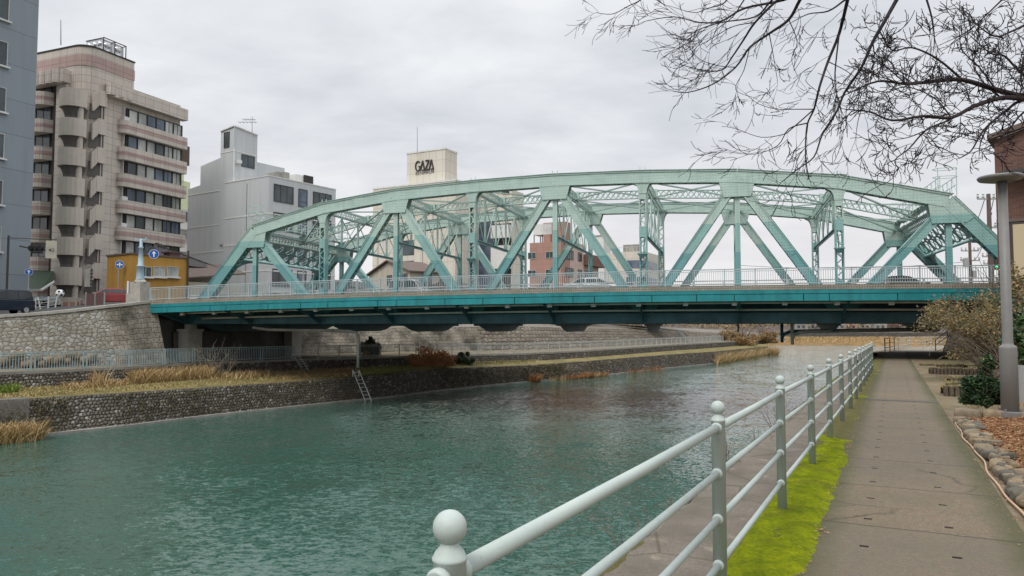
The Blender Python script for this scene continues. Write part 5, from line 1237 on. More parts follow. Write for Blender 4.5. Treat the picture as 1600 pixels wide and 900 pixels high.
# far houses under the deck beyond the flood wall
hl = ['conc', 'conc', 'brownpanel', 'conc', 'pinkbrown', 'creamhouse', 'conc', 'brownpanel', 'conc']
for k, px in enumerate((1262, 1284, 1306, 1322, 1340, 1362, 1386, 1408, 1432)):
    F = Fr(px, 345 + 8 * (k % 3), 10 + 15 * (k % 3)); h = 5.2 + (k * 37 % 5) * 0.6
    b = thing('far_house', ['greyish far house at the left end of the far row', 'greyish far house second from left under the deck', 'dark brown far house third from left under the deck', 'greyish far house fourth from the left under the deck', 'brownish far house in the middle of the row under the deck', 'cream far house right of the brownish one under the deck', 'greyish far house third from the right under the deck', 'dark brown far house second from the right under the deck', 'greyish far house at the right end of the row under the deck'][k], 'house', F.p(0, 0, -1))
    mb = MB(); F.box(mb, 0, 6, 0, 5.5, -3.2, -2 + h); mb.build('wall', M[hl[k]], b); mb = MB(); mb.prism([F.p(-0.4, -0.4, -2 + h), F.p(-0.4, 5.9, -2 + h), F.p(-0.4, 2.75, h)], F.e1 * 6.8); mb.build('roof', M['rooftile' if k % 2 else 'brownroof'], b)
    window(F, b, 'L', 1.2, 0.9, 1.2, 1.1, 0.0, mull=1); window(F, b, 'L', 3.4, 0.9, 1.2, 1.1, 0.0, mull=1)
# ---- brown brick building at the right, on our bank
F = Fr(1563, 33.0, 62); b = thing('brick_building', 'dark brown brick building with slanted roof and lit window behind the grey lamp post', 'building', F.p(5, 3, 1))
# its visible face looks toward the river and the camera: 'L' plane turned
a0 = F.C.copy(); ex = (Vector((0.768, -0.64, 0))).normalized(); dn = Vector((0.64, 0.768, 0)).normalized(); 
def Q(x, y, z): q = a0 + ex * x + dn * y; q.z = z; return q
zA = EYE + 33 * (510 - 218) / FPX * 1.01; 
mb = MB(); mb.prism([Q(0, 0, -0.3), Q(11, 0, -0.3), Q(11, 0, zA + 3.0), Q(0, 0, zA)], dn * 9); mb.build('wall', M['brick'], b)
mb = MB(); mb.bar(Q(-0.15, -0.1, zA + 0.1), Q(11.1, -0.1, zA + 3.12), 0.35, 0.22); mb.bar(Q(-0.1, -0.15, zA + 0.1), Q(-0.1, 9.1, zA + 0.1), 0.3, 0.22); mb.build('roof_edge', M['brownroof'], b)
mb = MB(); mb.prism([Q(0.25, -0.9, 8.25), Q(11, -0.9, 8.5), Q(11, -0.02, 8.9), Q(0.25, -0.02, 8.35)], Z * 0.16); mb.build('awning', M['frame'], b)
cw = Q(2.1, 0, 4.95); mb = MB(); mb.box(cw - dn * 0.03, (3.2, 0.1, 2.5), (ex, dn, Z)); o = mb.build('window', M['frame'], b)
mb = MB(); mb.box(cw - dn * 0.085, (3.0, 0.02, 2.3), (ex, dn, Z)); 
t = NT('lit room window'); t.color((0.30, 0.24, 0.15)); t.p.inputs['Emission Color'].default_value = (1.0, 0.8, 0.52, 1); t.p.inputs['Emission Strength'].default_value = 0.14; M['litglass'] = t.done(0.15, 0.5)
mb.build('pane', M['litglass'], o)
mb = MB(); mb.bar(Q(0.0, -0.05, 3.55), Q(11, -0.05, 3.55), 0.1, 0.18); mb.bar(Q(0.0, -0.05, 6.3), Q(11, -0.05, 6.3), 0.1, 0.14); mb.build('string_course', M['brownroof'], b)
# ================================================================== RAILINGS, POSTS, SIGNS, CARS
# ---- the railing beside the path
RA = lambda t: min(-0.80, -0.93 + 0.0075 * t)
rl = thing('river_railing', 'pale green pipe railing with ball topped posts running along the river path', 'railing', PT(-0.88, 6, 0))
PT_T = [1.464] + [4.284 + 2.44 * k for k in range(13)]
def postmeshes(t, tilt=0.0):
    b0 = PT(RA(t), t); mb = MB()
    mb.lathe([(0.0385, -0.08), (0.0385, 1.042), (0.041, 1.044), (0.041, 1.05), (0.0375, 1.054), (0.034, 1.063), (0.022, 1.077), (0.021, 1.085)], b0, 24)
    for h in (1.008, 0.755, 0.502, 0.249):
        for sg in (-1, 1): mb.lathe([(0.027, 0.030), (0.031, 0.042), (0.031, 0.052), (0.025, 0.060)], b0 + Z * h, 16, (PR, Z, PD * sg))
    p = mb.build('post', M['rail'], rl, smooth=False)
    for f in p.data.polygons: f.use_smooth = abs(f.normal.z) < 0.9
    mb = MB(); r = 0.0395; prof = [(max(0.001, r * math.sin(a)), 1.118 - r * math.cos(a)) for a in np.linspace(0.42, math.pi, 18)]; mb.lathe(prof, b0, 26); mb.build('ball_finial', M['rail'], p, smooth=True)
for t in PT_T: postmeshes(t)
for h, r in ((1.008, 0.0235), (0.755, 0.0185), (0.502, 0.0185), (0.249, 0.0185)):
    mb = MB(); tt = [-0.6] + PT_T
    for a, c in zip(tt[:-1], tt[1:]): mb.tube([PT(RA(a + .04), a + 0.04, dz=h), PT(RA((a + c) / 2), (a + c) / 2, dz=h - 0.003), PT(RA(c - .04), c - 0.04, dz=h)], r, 18)
    o = mb.build('rail', M['rail'], rl, smooth=True)
# ---- fence along the far path, left run: double posts, close balusters
def bank_fence(name, px0, px1, step, lab, mat, bal=True, h=1.1, nb=18):
    p0 = [bank(x)[3] for x in np.linspace(px0, px1, 40)]; pts = []; acc = 0.0
    L_ = [0]
    for a, c in zip(p0[:-1], p0[1:]): L_.append(L_[-1] + (c - a).length)
    n = max(2, int(L_[-1] / step)); ss = np.linspace(0, L_[-1], n + 1)
    def pos(s_):
        i = min(len(L_) - 2, int(np.searchsorted(L_, s_, side='right') - 1)); f = (s_ - L_[i]) / max(1e-6, L_[i + 1] - L_[i]); q = p0[i] + (p0[i + 1] - p0[i]) * f
        return away(q, q * 1.1, 0.12) + Z * 0.05
    P = [pos(s_) for s_ in ss]; root = thing(name, lab, 'fence', P[len(P) // 2])
    mb = MB()
    for a, c in zip(P[:-1], P[1:]):
        for hh, th in ((h, 0.06), (0.12, 0.05), (h - 0.14, 0.03)): mb.bar(a + Z * hh, c + Z * hh, 0.05, th)
        if bal:
            for k in range(1, nb): q = a + (c - a) * k / nb; mb.bar(q + Z * 0.1, q + Z * (h - 0.02), 0.03, 0.03, up=PD)
        else:
            for k in range(1, nb): q = a + (c - a) * k / nb; mb.bar(q + Z * 0.1, q + Z * (h - 0.02), 0.012, 0.012, up=PD)
            for k in range(1, 7): mb.bar(a + Z * (0.1 + k * 0.15), c + Z * (0.1 + k * 0.15), 0.012, 0.012)
    mb.build('balusters' if bal else 'mesh_panel', M[mat], root)
    for i, q in enumerate(P):
        mb = MB(); d = (P[min(i + 1, n)] - P[max(i - 1, 0)]).normalized()
        for o in ((-0.11, 0.11) if bal else (0,)): mb.bar(q + d * o - Z * 0.2, q + d * o + Z * (h + 0.02), 0.07, 0.07, up=PD)
        mb.build('post', M[mat], root)
bank_fence('path_fence', -230, 458, 3.0, 'pale blue picket fence along the far path, running left from under the bridge', 'frail', True, 1.12, 20)
bank_fence('path_fence', 497, 1130, 2.0, 'white wire mesh fence along the far path beyond the bridge', 'wrail', False, 1.12, 12)
# white fence downstream on our bank
f3 = thing('path_fence', 'white fence curving right along our bank beyond the bridge', 'fence', PT(0, 90, -0.6))
mb = MB(); FP = [PT(a + 0.1, t, -0.4 - 0.009 * (t - 64)) for a, t in [(-0.7, 62)] + pb[1:]]
PP = []
for a, c in zip(FP[:-1], FP[1:]):
    n = int((c - a).length / 3.6)
    for k in range(n): PP.append(a + (c - a) * k / n)
for a, c in zip(PP[:-1], PP[1:]):
    for hh in (1.05, 0.7, 0.35): mb.bar(a + Z * hh, c + Z * hh, 0.04, 0.05)
mb.build('rails', M['wrail'], f3)
for q in PP: mb = MB(); mb.bar(q - Z * 0.2, q + Z * 1.12, 0.07, 0.07, up=PD); mb.build('post', M['wrail'], f3)
# ---- grey street lamp with a disc head at the right
lb = onz(1578.5, 645, 0.10); sl = thing('street_lamp', 'grey street lamp with flat disc head on the bark chip bed', 'street lamp', lb)
mb = MB(); mb.lathe([(0.135, -0.2), (0.135, 1.10), (0.125, 1.14), (0.09, 1.16), (0.082, 1.2), (0.074, 4.02)], lb, 20); o = mb.build('pole', M['lampgrey'], sl)
for f in o.data.polygons: f.use_smooth = abs(f.normal.z) < 0.8
mb = MB(); mb.lathe([(0.05, 4.0), (0.2, 4.0), (0.33, 4.03), (0.355, 4.07), (0.34, 4.095), (0.2, 4.115), (0.0, 4.12)], lb + Vector((-0.03, 0, 0)), 32); mb.build('lamp_head', M['lampgrey'], sl, smooth=True)
mb = MB(); mb.box(lb + Vector((0.19, 0.05, 0.50)), (0.14, 0.16, 0.62)); mb.build('junction_box', M['steel'], sl)
mb = MB(); mb.lathe([(0.2, -0.1), (0.2, 0.015), (0.15, 0.03)], lb, 12)
for k in range(4): a = k * math.pi / 2 + 0.6; mb.tube([lb + Vector((0.17 * math.cos(a), 0.17 * math.sin(a), 0)), lb + Vector((0.17 * math.cos(a), 0.17 * math.sin(a), 0.07))], 0.018, 6)
mb.build('base_plate', M['lampgrey'], sl)
# ---- granite pillar with light blue lamp standard at the left bridge corner
pc = B(-7.6, -3.9, 3.3); pl = thing('lamp_pillar', 'granite pillar carrying a light blue post with a crossbar at the left bridge corner', 'lamp pillar', pc)
mb = MB(); mb.box(pc + Z * 0.35, (1.35, 1.35, 0.9), (BU, BV, Z)); mb.box(pc + Z * 1.25, (1.0, 1.0, 0.95), (BU, BV, Z)); mb.lathe([(0.62, 1.72), (0.5, 1.85), (0.4, 1.9)], pc, 4, (BU, BV, Z)); mb.build('pedestal', M['granite'], pl)
mb = MB(); mb.lathe([(0.34, 1.85), (0.3, 2.0), (0.25, 2.9), (0.29, 2.92), (0.29, 3.0), (0.2, 3.05), (0.15, 4.35), (0.19, 4.37), (0.19, 4.45), (0.12, 4.5), (0.10, 5.1)], pc, 14); mb.build('post', M['lightblue'], pl, smooth=True)
mb = MB(); mb.bar(pc + Z * 5.02 - BU * 0.5, pc + Z * 5.02 + BU * 0.5, 0.1, 0.1); mb.bar(pc + Z * 5.02 - BU * 0.48, pc + Z * 5.18 - BU * 0.48, 0.1, 0.1, up=BU); mb.bar(pc + Z * 5.02 + BU * 0.48, pc + Z * 5.18 + BU * 0.48, 0.1, 0.1, up=BU); mb.build('crossbar', M['lightblue'], pl)
# ---- round blue arrow signs
def disc_sign(px, py, Y, rad, lab, poleto, cat='sign', kind='up', dirx=0.0):
    c = at(px, py, Y); root = thing('direction_sign', lab, cat, c); f = (Vector((0, 0, EYE)) - c); f.z = 0; f.normalize(); ex = Vector((-f.y, f.x, 0))
    ax = (ex, Z, f)
    mb = MB(); mb.lathe([(rad, -0.02), (rad, 0.02)], c, 24, ax); mb.build('disc', M['signwhite'], root)
    mb = MB(); mb.lathe([(rad * 0.93, 0.021), (rad * 0.93, 0.026)], c, 24, ax); mb.build('face', M['signblue'], root)
    mb = MB(); o = f * 0.028
    def P2(x, y): return c + ex * (x * rad) + Z * (y * rad) + o
    if kind == 'up':
        mb.prism([P2(-0.12, -0.65), P2(0.12, -0.65), P2(0.12, 0.1), P2(-0.12, 0.1)], f * 0.006); mb.prism([P2(-0.42, 0.1), P2(0.42, 0.1), P2(0, 0.68)], f * 0.006)
    else:
        mb.prism([P2(-0.1, -0.65), P2(0.1, -0.65), P2(0.1, -0.05), P2(-0.1, -0.05)], f * 0.006); mb.prism([P2(-0.1, -0.05), P2(0.1, -0.05), P2(0.1, 0.25), P2(-0.1, 0.25)], f * 0.006); mb.prism([P2(-0.28, 0.25), P2(0.28, 0.25), P2(0, 0.68)], f * 0.006)
        for sg in (-1, 1): mb.prism([P2(sg * 0.1, -0.14), P2(sg * 0.42, -0.14), P2(sg * 0.42, 0.08), P2(sg * 0.1, 0.08)], f * 0.007); mb.prism([P2(sg * 0.42, -0.3), P2(sg * 0.42, 0.24), P2(sg * 0.74, -0.03)], f * 0.007)
    mb.build('arrow', M['signwhite'], root)
    mb = MB(); mb.tube([c - f * 0.06 + Vector(poleto[0]), c - f * 0.06 + Vector(poleto[1])], 0.045, 8); mb.build('pole', M['steel'], root)
    return root
disc_sign(240.5, 397, 57.6, 0.36, 'round blue sign with white up arrow fixed beside the light blue post', ((-0.5, 0, 0), (0.05, 0, 0)))
disc_sign(187, 413.5, 66, 0.36, 'round blue sign with a three way white arrow in front of the beige tower', ((-0.1, 0, -6.5), (-0.1, 0, 0.5)), kind='three')
disc_sign(45, 425, 63.0, 0.30, 'small round blue sign with up arrow at the edge of the slate building', ((0, 0, -5), (0, 0, 0.3)))
# 40 panel on its arm
c = at(80, 390, 62); root = thing('speed_sign', 'white hanging panel with the number 40 in a ring, near the slate building', 'sign', c); f = Vector((0.55, -0.83, 0)).normalized(); ex = Vector((-f.y, f.x, 0)).normalized(); ax = (ex, Z, f)
mb = MB(); mb.box(c, (0.8, 1.5, 0.08), ax); mb.build('panel', M['creamhouse'], root)
mb = MB()
for k in range(20):
    a0_, a1_ = 2 * math.pi * k / 20, 2 * math.pi * (k + 1) / 20
    mb.prism([c + f * 0.045 + ex * (math.cos(a) * r_) + Z * (math.sin(a) * r_ - 0.05) for a, r_ in ((a0_, 0.3), (a1_, 0.3), (a1_, 0.36), (a0_, 0.36))], f * 0.004)
mb.build('ring', M['steel'], root); lettering('numeral', '40', 'dark', root, c + f * 0.05 - Z * 0.05, ex, Z, 0.32, 0.42, 0.01)
mb = MB(); mb.bar(c + Z * 0.8 - ex * 3.0, c + Z * 0.86 + ex * 0.42, 0.06, 0.06); mb.tube([c - ex * 3.0 + Z * 1.0, c - ex * 3.0 - Z * 6], 0.09, 8); mb.build('arm', M['frame'], root)
c = at(58, 388, 62.5); root = thing('traffic_signal', 'dark horizontal traffic signal mounted beside the 40 panel', 'traffic signal', c)
mb = MB(); mb.box(c, (1.3, 0.25, 0.45)); mb.box(c + Vector((0.1, 0, 0.35)), (1.0, 0.2, 0.15)); mb.box(c - Z * 0.35, (0.9, 0.2, 0.15)); mb.build('housing', M['frame'], root)
mb = MB()
for k in range(3): mb.lathe([(0.19, 0.0), (0.19, 0.2)], c + Vector((-0.42 + 0.42 * k, -0.12, 0)), 12, (Vector((1, 0, 0)), Z, Vector((0, -1, 0))))
mb.build('lamp_hood', M['black'], root)
mb = MB(); mb.tube([c + Vector((-1.5, 0, 0.2)), c + Vector((-0.6, 0, 0))], 0.06, 8); mb.build('arm', M['frame'], root)
# back of a road sign on two white posts
c = at(206, 452, 62); root = thing('road_board', 'grey back of a road board on two white posts left of the granite pillar', 'sign', c)
mb = MB(); mb.box(c + Vector((0, 0.12, 0.0)), (1.0, 0.04, 1.1)); mb.box(c + Vector((0, 0.09, -0.1)), (1.0, 0.03, 0.06)); mb.build('board', M['steel'], root)
for dx in (-0.33, 0.33): mb = MB(); mb.tube([c + Vector((dx, 0, -1.4)), c + Vector((dx, 0, 0.7))], 0.07, 10); mb.build('post', M['signwhite'], root)
c = at(138, 434, 61); root = thing('shop_sign', 'narrow grey upright shop sign on a thin dark pole before the beige tower', 'sign', c)
mb = MB(); mb.box(c, (0.55, 0.15, 1.5)); mb.build('sign_box', M['conc'], root); mb = MB(); mb.tube([c + Vector((0.28, -0.1, -2.4)), c + Vector((0.28, -0.1, 0.85))], 0.035, 8); mb.build('pole', M['frame'], root)
mb = MB()
for k in range(5): mb.box(c + Vector((0.32, -0.1, 0.6 - k * 0.28)), (0.18, 0.06, 0.16))
mb.build('sign_plate', M['dark'], root)
# football on a post
c = at(93.5, 458.5, 60); root = thing('football_ornament', 'black and white football ornament on a short post left of the brown panels', 'ornament', c)
import bmesh
bm = bmesh.new(); bmesh.ops.create_icosphere(bm, subdivisions=3, radius=0.33); bm.verts.ensure_lookup_table(); mb = MB(); ico = [v.co.copy().normalized() for v in list(bm.verts)[:12]]; bm.verts.index_update()
mb.V = [tuple(c + v.co) for v in bm.verts]
for f_ in bm.faces: 
    d = f_.calc_center_median().normalized(); mb.F.append(tuple(v.index for v in f_.verts)); mb.MI.append(1 if max(d.dot(q) for q in ico) > 0.95 else 0); mb.UV.append(None)
bm.free(); mb.build('ball', [M['signwhite'], M['black']], root, smooth=True); mb = MB(); mb.tube([c - Z * 1.6, c - Z * 0.28], 0.05, 8); mb.build('post', M['steel'], root)
# brown panels, low fences on the embankment road
def panel(px0, px1, y0, y1, Y, lab, mat, cat='screen', name='screen_panel'):
    a, c = at(px0, y1, Y), at(px1, y1, Y); h = at(px0, y0, Y).z - a.z; root = thing(name, lab, cat, (a + c) / 2); mb = MB(); mb.bar(a + Z * (h / 2 - 0.03), c + Z * (h / 2 - 0.03), 0.07, h - 0.1); mb.build('board', M[mat], root)
    n = max(2, int((c - a).length / 0.8))
    for k in range(n + 1): q = a + (c - a) * k / n; mb = MB(); mb.bar(q - Z * 0.3, q + Z * (h + 0.02), 0.09, 0.09, up=Vector((1, 0, 0))); mb.build('post', M['conc'], root)
panel(134, 163, 457, 481, 57.5, 'large maroon board standing on the embankment road', 'maroon')
panel(97, 119, 470, 482, 58.5, 'low brown fence panel with pale posts left of the maroon board', 'brownpanel')
panel(119, 131, 469, 482, 58.8, 'second brown fence panel right beside the maroon board', 'brownpanel')
panel(50, 95, 462, 470, 64, 'long dark low hoarding behind the football ornament', 'bluegrey')
a, c = at(42, 488, 57), at(92, 482, 58); root = thing('rope_fence', 'low fence of leaning pale posts and ropes behind the navy car', 'fence', (a + c) / 2)
for k, tl in enumerate((0, 0.0, -0.35, 0.0, 0.2)):
    q = a + (c - a) * (k + 0.3) / 5; mb = MB(); mb.tube([q + Vector((tl, 0, 1.05)), q - Z * 0.3], 0.06, 8); mb.build('post', M['wrail'], root)
mb = MB()
for hh in (0.35, 0.65, 0.92): mb.tube([a + Z * hh, (a + c) / 2 + Z * (hh - 0.06), c + Z * hh], 0.02, 6)
mb.build('rope', M['wrail'], root)
# ---- awning of the shop under the tower
a = at(44, 452, 72); root = thing('shop_awning', 'dark green sloping awning with a white edge under the beige tower', 'awning', a); mb = MB(); p = [at(40, 453, 70), at(64, 453, 70), at(84, 440, 74), at(84, 425, 77), at(40, 425, 77)]
mb.prism(p, Z * 0.1); mb.build('canopy', M['leafdark'], root); mb = MB(); mb.bar(p[0], p[1], 0.15, 0.2); mb.bar(p[1], p[2], 0.15, 0.2); mb.build('white_edge', M['signwhite'], root)
# ---- cars
def car(name, lab, loc, head, paint, kind='sedan'):
    root = thing(name, lab, 'car', loc); hx = Vector((math.cos(head), math.sin(head), 0)); hy = Vector((-hx.y, hx.x, 0)); o = Vector(loc)
    if kind == 'van': Ln, Wd, prof = 3.4, 1.48, [(-1.68, 0.25), (-1.70, 0.95), (-1.62, 1.02), (1.0, 1.02), (1.62, 0.9), (1.70, 0.7), (1.70, 0.25)]; cab = [(-1.62, 1.02), (-1.52, 1.62), (-1.3, 1.72), (0.35, 1.72), (0.7, 1.62), (1.15, 1.02)]
    else: Ln, Wd, prof = 4.6, 1.75, [(-2.25, 0.3), (-2.3, 0.75), (-2.2, 0.92), (-1.1, 0.96), (1.0, 0.94), (2.1, 0.78), (2.3, 0.6), (2.28, 0.25)]; cab = [(-1.75, 0.93), (-0.95, 1.40), (-0.5, 1.46), (0.3, 1.44), (0.6, 1.36), (1.35, 0.93)]
    P3 = lambda x, y, z: o + hx * x + hy * y + Z * z
    def loftprof(mb, pf, insets):
        rws = [[P3(x, y, z) for x, z in pf] for y in insets]; n = len(pf); vs = [p for r_ in rws for p in r_]; fs = [tuple(range(n - 1, -1, -1)), tuple((len(rws) - 1) * n + k for k in range(n))]
        for i in range(len(rws) - 1):
            for k in range(n): fs.append((i * n + k, i * n + (k + 1) % n, (i + 1) * n + (k + 1) % n, (i + 1) * n + k))
        mb.add(vs, fs)
    hw = Wd / 2; mb = MB(); loftprof(mb, prof, (-hw, hw)); 
    # cabin with tumblehome
    n = len(cab); ztop = max(z for _, z in cab); k_ = lambda z: hw - 0.03 - 0.16 * (z - 0.95) / (ztop - 0.95)
    vs = [P3(x, -k_(z), z) for x, z in cab] + [P3(x, k_(z), z) for x, z in cab]; fs = [tuple(range(n)), tuple(range(2 * n - 1, n - 1, -1))]
    for k in range(n): fs.append((k, n + k, n + (k + 1) % n, (k + 1) % n))
    mb.add(vs, fs); body = mb.build('body', M[paint], root)
    bv = body.modifiers.new('Bevel', 'BEVEL'); bv.width = 0.05; bv.segments = 2; bv.limit_method = 'ANGLE'
    # glazing
    def side(xa, xb, sg):
        q = []
        z0, z1 = 1.04, ztop - 0.12
        def xl(z, lo): 
            A_ = cab if lo else cab[::-1]
            for (x0, za), (x1, zb) in zip(A_[:-1], A_[1:]):
                if min(za, zb) <= z <= max(za, zb) and abs(zb - za) > 1e-6: return x0 + (x1 - x0) * (z - za) / (zb - za)
            return A_[0][0]
        l0, l1, h0, h1 = xl(z0, True) + 0.1, xl(z1, True) + 0.1, xl(z0, False) - 0.1, xl(z1, False) - 0.1
        pts = [(max(xa, l0), z0), (min(xb, h0), z0), (min(xb, h1), z1), (max(xa, l1), z1)]
        m2 = MB(); m2.prism([P3(x, sg * (k_(z) + 0.004), z) for x, z in pts], hy * (sg * 0.012)); m2.build('side_window', M['carglass'], root)
    for sg in (-1, 1):
        xs = (-1.8, -0.5, 0.35, 1.6)
        for xa, xb in zip(xs[:-1], xs[1:]): side(xa + 0.03, xb - 0.03, sg)
    for (i0, i1, nm) in ((0, 1, 'rear_window'), (n - 2, n - 1, 'windscreen')):
        (x0, z0), (x1, z1) = cab[i0], cab[i1]; d = Vector((x1 - x0, 0, z1 - z0)); nv = hx * d.z * (-1) + Z * d.x; nv = nv.normalized() * (1 if nm == 'rear_window' else 1)
        if nv.dot(hx) * (1 if nm == 'windscreen' else -1) < 0: nv = -nv
        lo, hi = (0.12, 0.9); A_ = [(x0 + (x1 - x0) * f_, z0 + (z1 - z0) * f_) for f_ in (lo, hi)]
        m2 = MB(); m2.prism([P3(A_[0][0], -k_(A_[0][1]) + 0.08, A_[0][1]) + nv * 0.004, P3(A_[0][0], k_(A_[0][1]) - 0.08, A_[0][1]) + nv * 0.004, P3(A_[1][0], k_(A_[1][1]) - 0.08, A_[1][1]) + nv * 0.004, P3(A_[1][0], -k_(A_[1][1]) + 0.08, A_[1][1]) + nv * 0.004], nv * 0.01); m2.build(nm, M['carglass'], root)
    r_ = 0.28 if kind == 'van' else 0.31; wx = Ln * 0.31
    for x in (-wx, wx):
        for sg in (-1, 1):
            c_ = P3(x, sg * (hw - 0.08), r_); m2 = MB(); m2.lathe([(r_ * 0.62, -0.09), (r_, -0.09), (r_, 0.09), (r_ * 0.62, 0.09)], c_, 20, (hx, Z, hy * sg)); wh = m2.build('wheel', M['tyre'], root)
            m3 = MB(); m3.lathe([(r_ * 0.66, 0.06), (r_ * 0.66, 0.095), (r_ * 0.5, 0.105), (r_ * 0.12, 0.09), (0.0, 0.1)], c_, 14, (hx, Z, hy * sg)); m3.build('rim', M['silver'], wh)
    for x, nm, mm in ((Ln / 2 - 0.02, 'headlight', 'lampglass'), (-Ln / 2 + 0.0, 'tail_light', 'redpaint')):
        for sg in (-1, 1): m2 = MB(); m2.box(P3(x, sg * (hw - 0.22), 0.72), (0.08, 0.3, 0.14), (hx, hy, Z)); m2.build(nm, M[mm], root)
    m2 = MB(); m2.box(P3(Ln / 2 + 0.0, 0, 0.38), (0.1, Wd * 0.9, 0.16), (hx, hy, Z)); m2.box(P3(-Ln / 2 + 0.0, 0, 0.42), (0.1, Wd * 0.9, 0.16), (hx, hy, Z)); m2.build('bumper', M['black'], root)
    return root
road = lambda px, py, Y: at(px, py, Y)
p = at(7, 490.5, 52.0); car('parked_van', 'dark navy boxy minivan parked on the embankment at the left edge', p, -math.pi / 2 - R(27) + 0.08, 'navy', 'van')
p = at(182, 477, 63.5); car('parked_car', 'dark red car half hidden behind the wall, right of the maroon board', p, math.pi / 2 - R(62), 'redpaint')
bh = math.atan2(BU.y, BU.x)
kq = (1398 - 800) / FPX
def ub(px, v):
    q = B(0, v, 0); k = (px - 800) / FPX; return (k * q.y - q.x) / (BU.x - k * BU.y)
u = ub(1397, 8.6); car('sedan_car', 'black sedan crossing the right end of the bridge deck', B(u, 8.6, zdeck(u) - 0.14), bh + math.pi, 'carblack')
u = ub(928, 4.5); car('hatchback_car', 'silver car crossing the middle of the bridge, seen through the railing', B(u, 4.5, zdeck(u) - 0.14), bh, 'silver')
u = ub(640, 4.6); car('hatchback_car', 'silver van crossing the left half of the bridge near the laced posts', B(u, 4.6, zdeck(u) - 0.14), bh, 'silver', 'van')
# white name board on the far footway and conical lantern post
u = ub(451, 12.6); c = B(u, 12.6, zdeck(u) + 0.75); root = thing('notice_board', 'small white notice board at the left part of the bridge, behind the railing', 'sign', c)
mb = MB(); mb.box(c, (1.3, 0.05, 0.42), (BU, BV, Z)); mb.build('board', M['signwhite'], root); mb = MB()
for k, l in enumerate((0.08, 0.14, 0.1, 0.16, 0.12, 0.1, 0.12)): mb.box(c + BU * (-0.48 + k * 0.16) - BV * 0.03, (l * 0.8, 0.012, 0.2 + 0.03 * (k % 3)), (BU, BV, Z))
mb.build('marking', M['lampgrey'], root); mb = MB()
for s_ in (-0.5, 0.5): mb.bar(c + BU * s_ - Z * 0.85, c + BU * s_ + Z * 0.2, 0.06, 0.06, up=BU)
mb.build('leg', M['steel'], root)
c = at(474, 433, 72); c.z = 3.6; root = thing('footway_lamp', 'grey lamp post with a flared conical head near the left end of the bridge', 'street lamp', c); zt = at(474, 415, 72).z
mb = MB(); mb.lathe([(0.16, 0), (0.16, 0.4), (0.1, 0.45), (0.09, zt - 3.7)], c, 12); mb.build('post', M['lampgrey'], root, smooth=True)
mb = MB(); h0 = zt - 3.75; mb.lathe([(0.12, h0 - 0.1), (0.14, h0), (0.33, h0 + 0.7), (0.36, h0 + 0.72), (0.36, h0 + 0.8), (0.2, h0 + 0.9), (0.0, h0 + 0.93)], c, 16); mb.build('lamp_head', M['lampgrey'], root, smooth=False)
# ---- utility poles and wires at the right
def upole(px, Y, ytop, lab, arms, trans=True):
    a = at(px, 500, Y); a.z = 2.0; zt = at(px, ytop, Y).z; root = thing('utility_pole', lab, 'utility pole', a); mb = MB(); mb.tube([a, Vector((a.x, a.y, zt))], [0.19, 0.13], 10); mb.build('pole', M['brownroof'], root)
    for h, l in arms: mb = MB(); mb.bar(Vector((a.x - l, a.y, zt - h)), Vector((a.x + l, a.y, zt - h)), 0.1, 0.12); mb.build('crossarm', M['steel'], root)
    mb = MB()
    for h, l in arms:
        for k in (-1, -0.5, 0.5, 1): mb.lathe([(0.06, 0), (0.1, 0.08), (0.05, 0.2), (0.09, 0.26), (0.0, 0.34)], Vector((a.x + l * k * 0.95, a.y, zt - h + 0.06)), 8)
    mb.build('insulator', M['wframe'], root)
    if trans: mb = MB(); mb.lathe([(0.3, -0.45), (0.3, 0.4), (0.2, 0.5), (0.0, 0.52)], Vector((a.x - 0.5, a.y - 0.1, zt - 3.2)), 12); mb.build('transformer', M['steel'], root); mb = MB(); mb.box((a.x + 0.35, a.y, zt - 4.4), (0.4, 0.3, 0.7)); mb.build('switch_box', M['steel'], root)
    return Vector((a.x, a.y, zt))
q1 = upole(1519, 76, 362, 'weathered utility pole with many crossarms beyond the right end of the bridge', [(0.4, 1.1), (1.1, 1.3), (2.0, 0.9), (3.0, 1.0)])
q2 = upole(1553, 70, 396, 'shorter brownish utility pole just left of the grey lamp post', [(0.3, 0.9), (1.0, 0.8)], False)
q3 = upole(1551, 52, 303, 'tall grey utility pole rising behind the disc lamp head', [(0.35, 0.8), (2.4, 0.9)], False)
def wire(p, q, sag, lab, r=0.03):
    mb = MB(); mb.tube([p + (q - p) * f_ - Z * (4 * sag * f_ * (1 - f_)) for f_ in np.linspace(0, 1, 14)], r, 5); tag(mb.build('overhead_wire', M['black']), lab, 'wire', 'overhead wires at the right')
for k, (dz, x) in enumerate(((0.3, 0.9), (0.3, -0.7), (1.9, 0.5), (3.0, 0.0))):
    wire(q1 + Vector((x, 0, -dz)), q3 + Vector((x * 0.4, 0, -dz * 0.6 - 0.2)), 0.9, 'thin black wire sagging between the utility poles beyond the right end of the bridge', 0.026)
wire(q1 + Vector((0, 0, -3.1)), Vector((q1.x - 22, q1.y + 6, q1.z - 3.0)), 0.5, 'thin level wire running left from the weathered utility pole', 0.022)
c = at(1556, 412, 60); root = thing('traffic_signal', 'traffic signal showing green just left of the grey lamp post', 'traffic signal', c); mb = MB(); mb.box(c, (0.36, 0.2, 1.0)); mb.build('housing', M['frame'], root)
t = NT('green signal lamp'); t.color((0.02, 0.4, 0.2)); t.p.inputs['Emission Color'].default_value = (0.05, 1, 0.45, 1); t.p.inputs['Emission Strength'].default_value = 1.2; M['greenlamp'] = t.done(0.4)
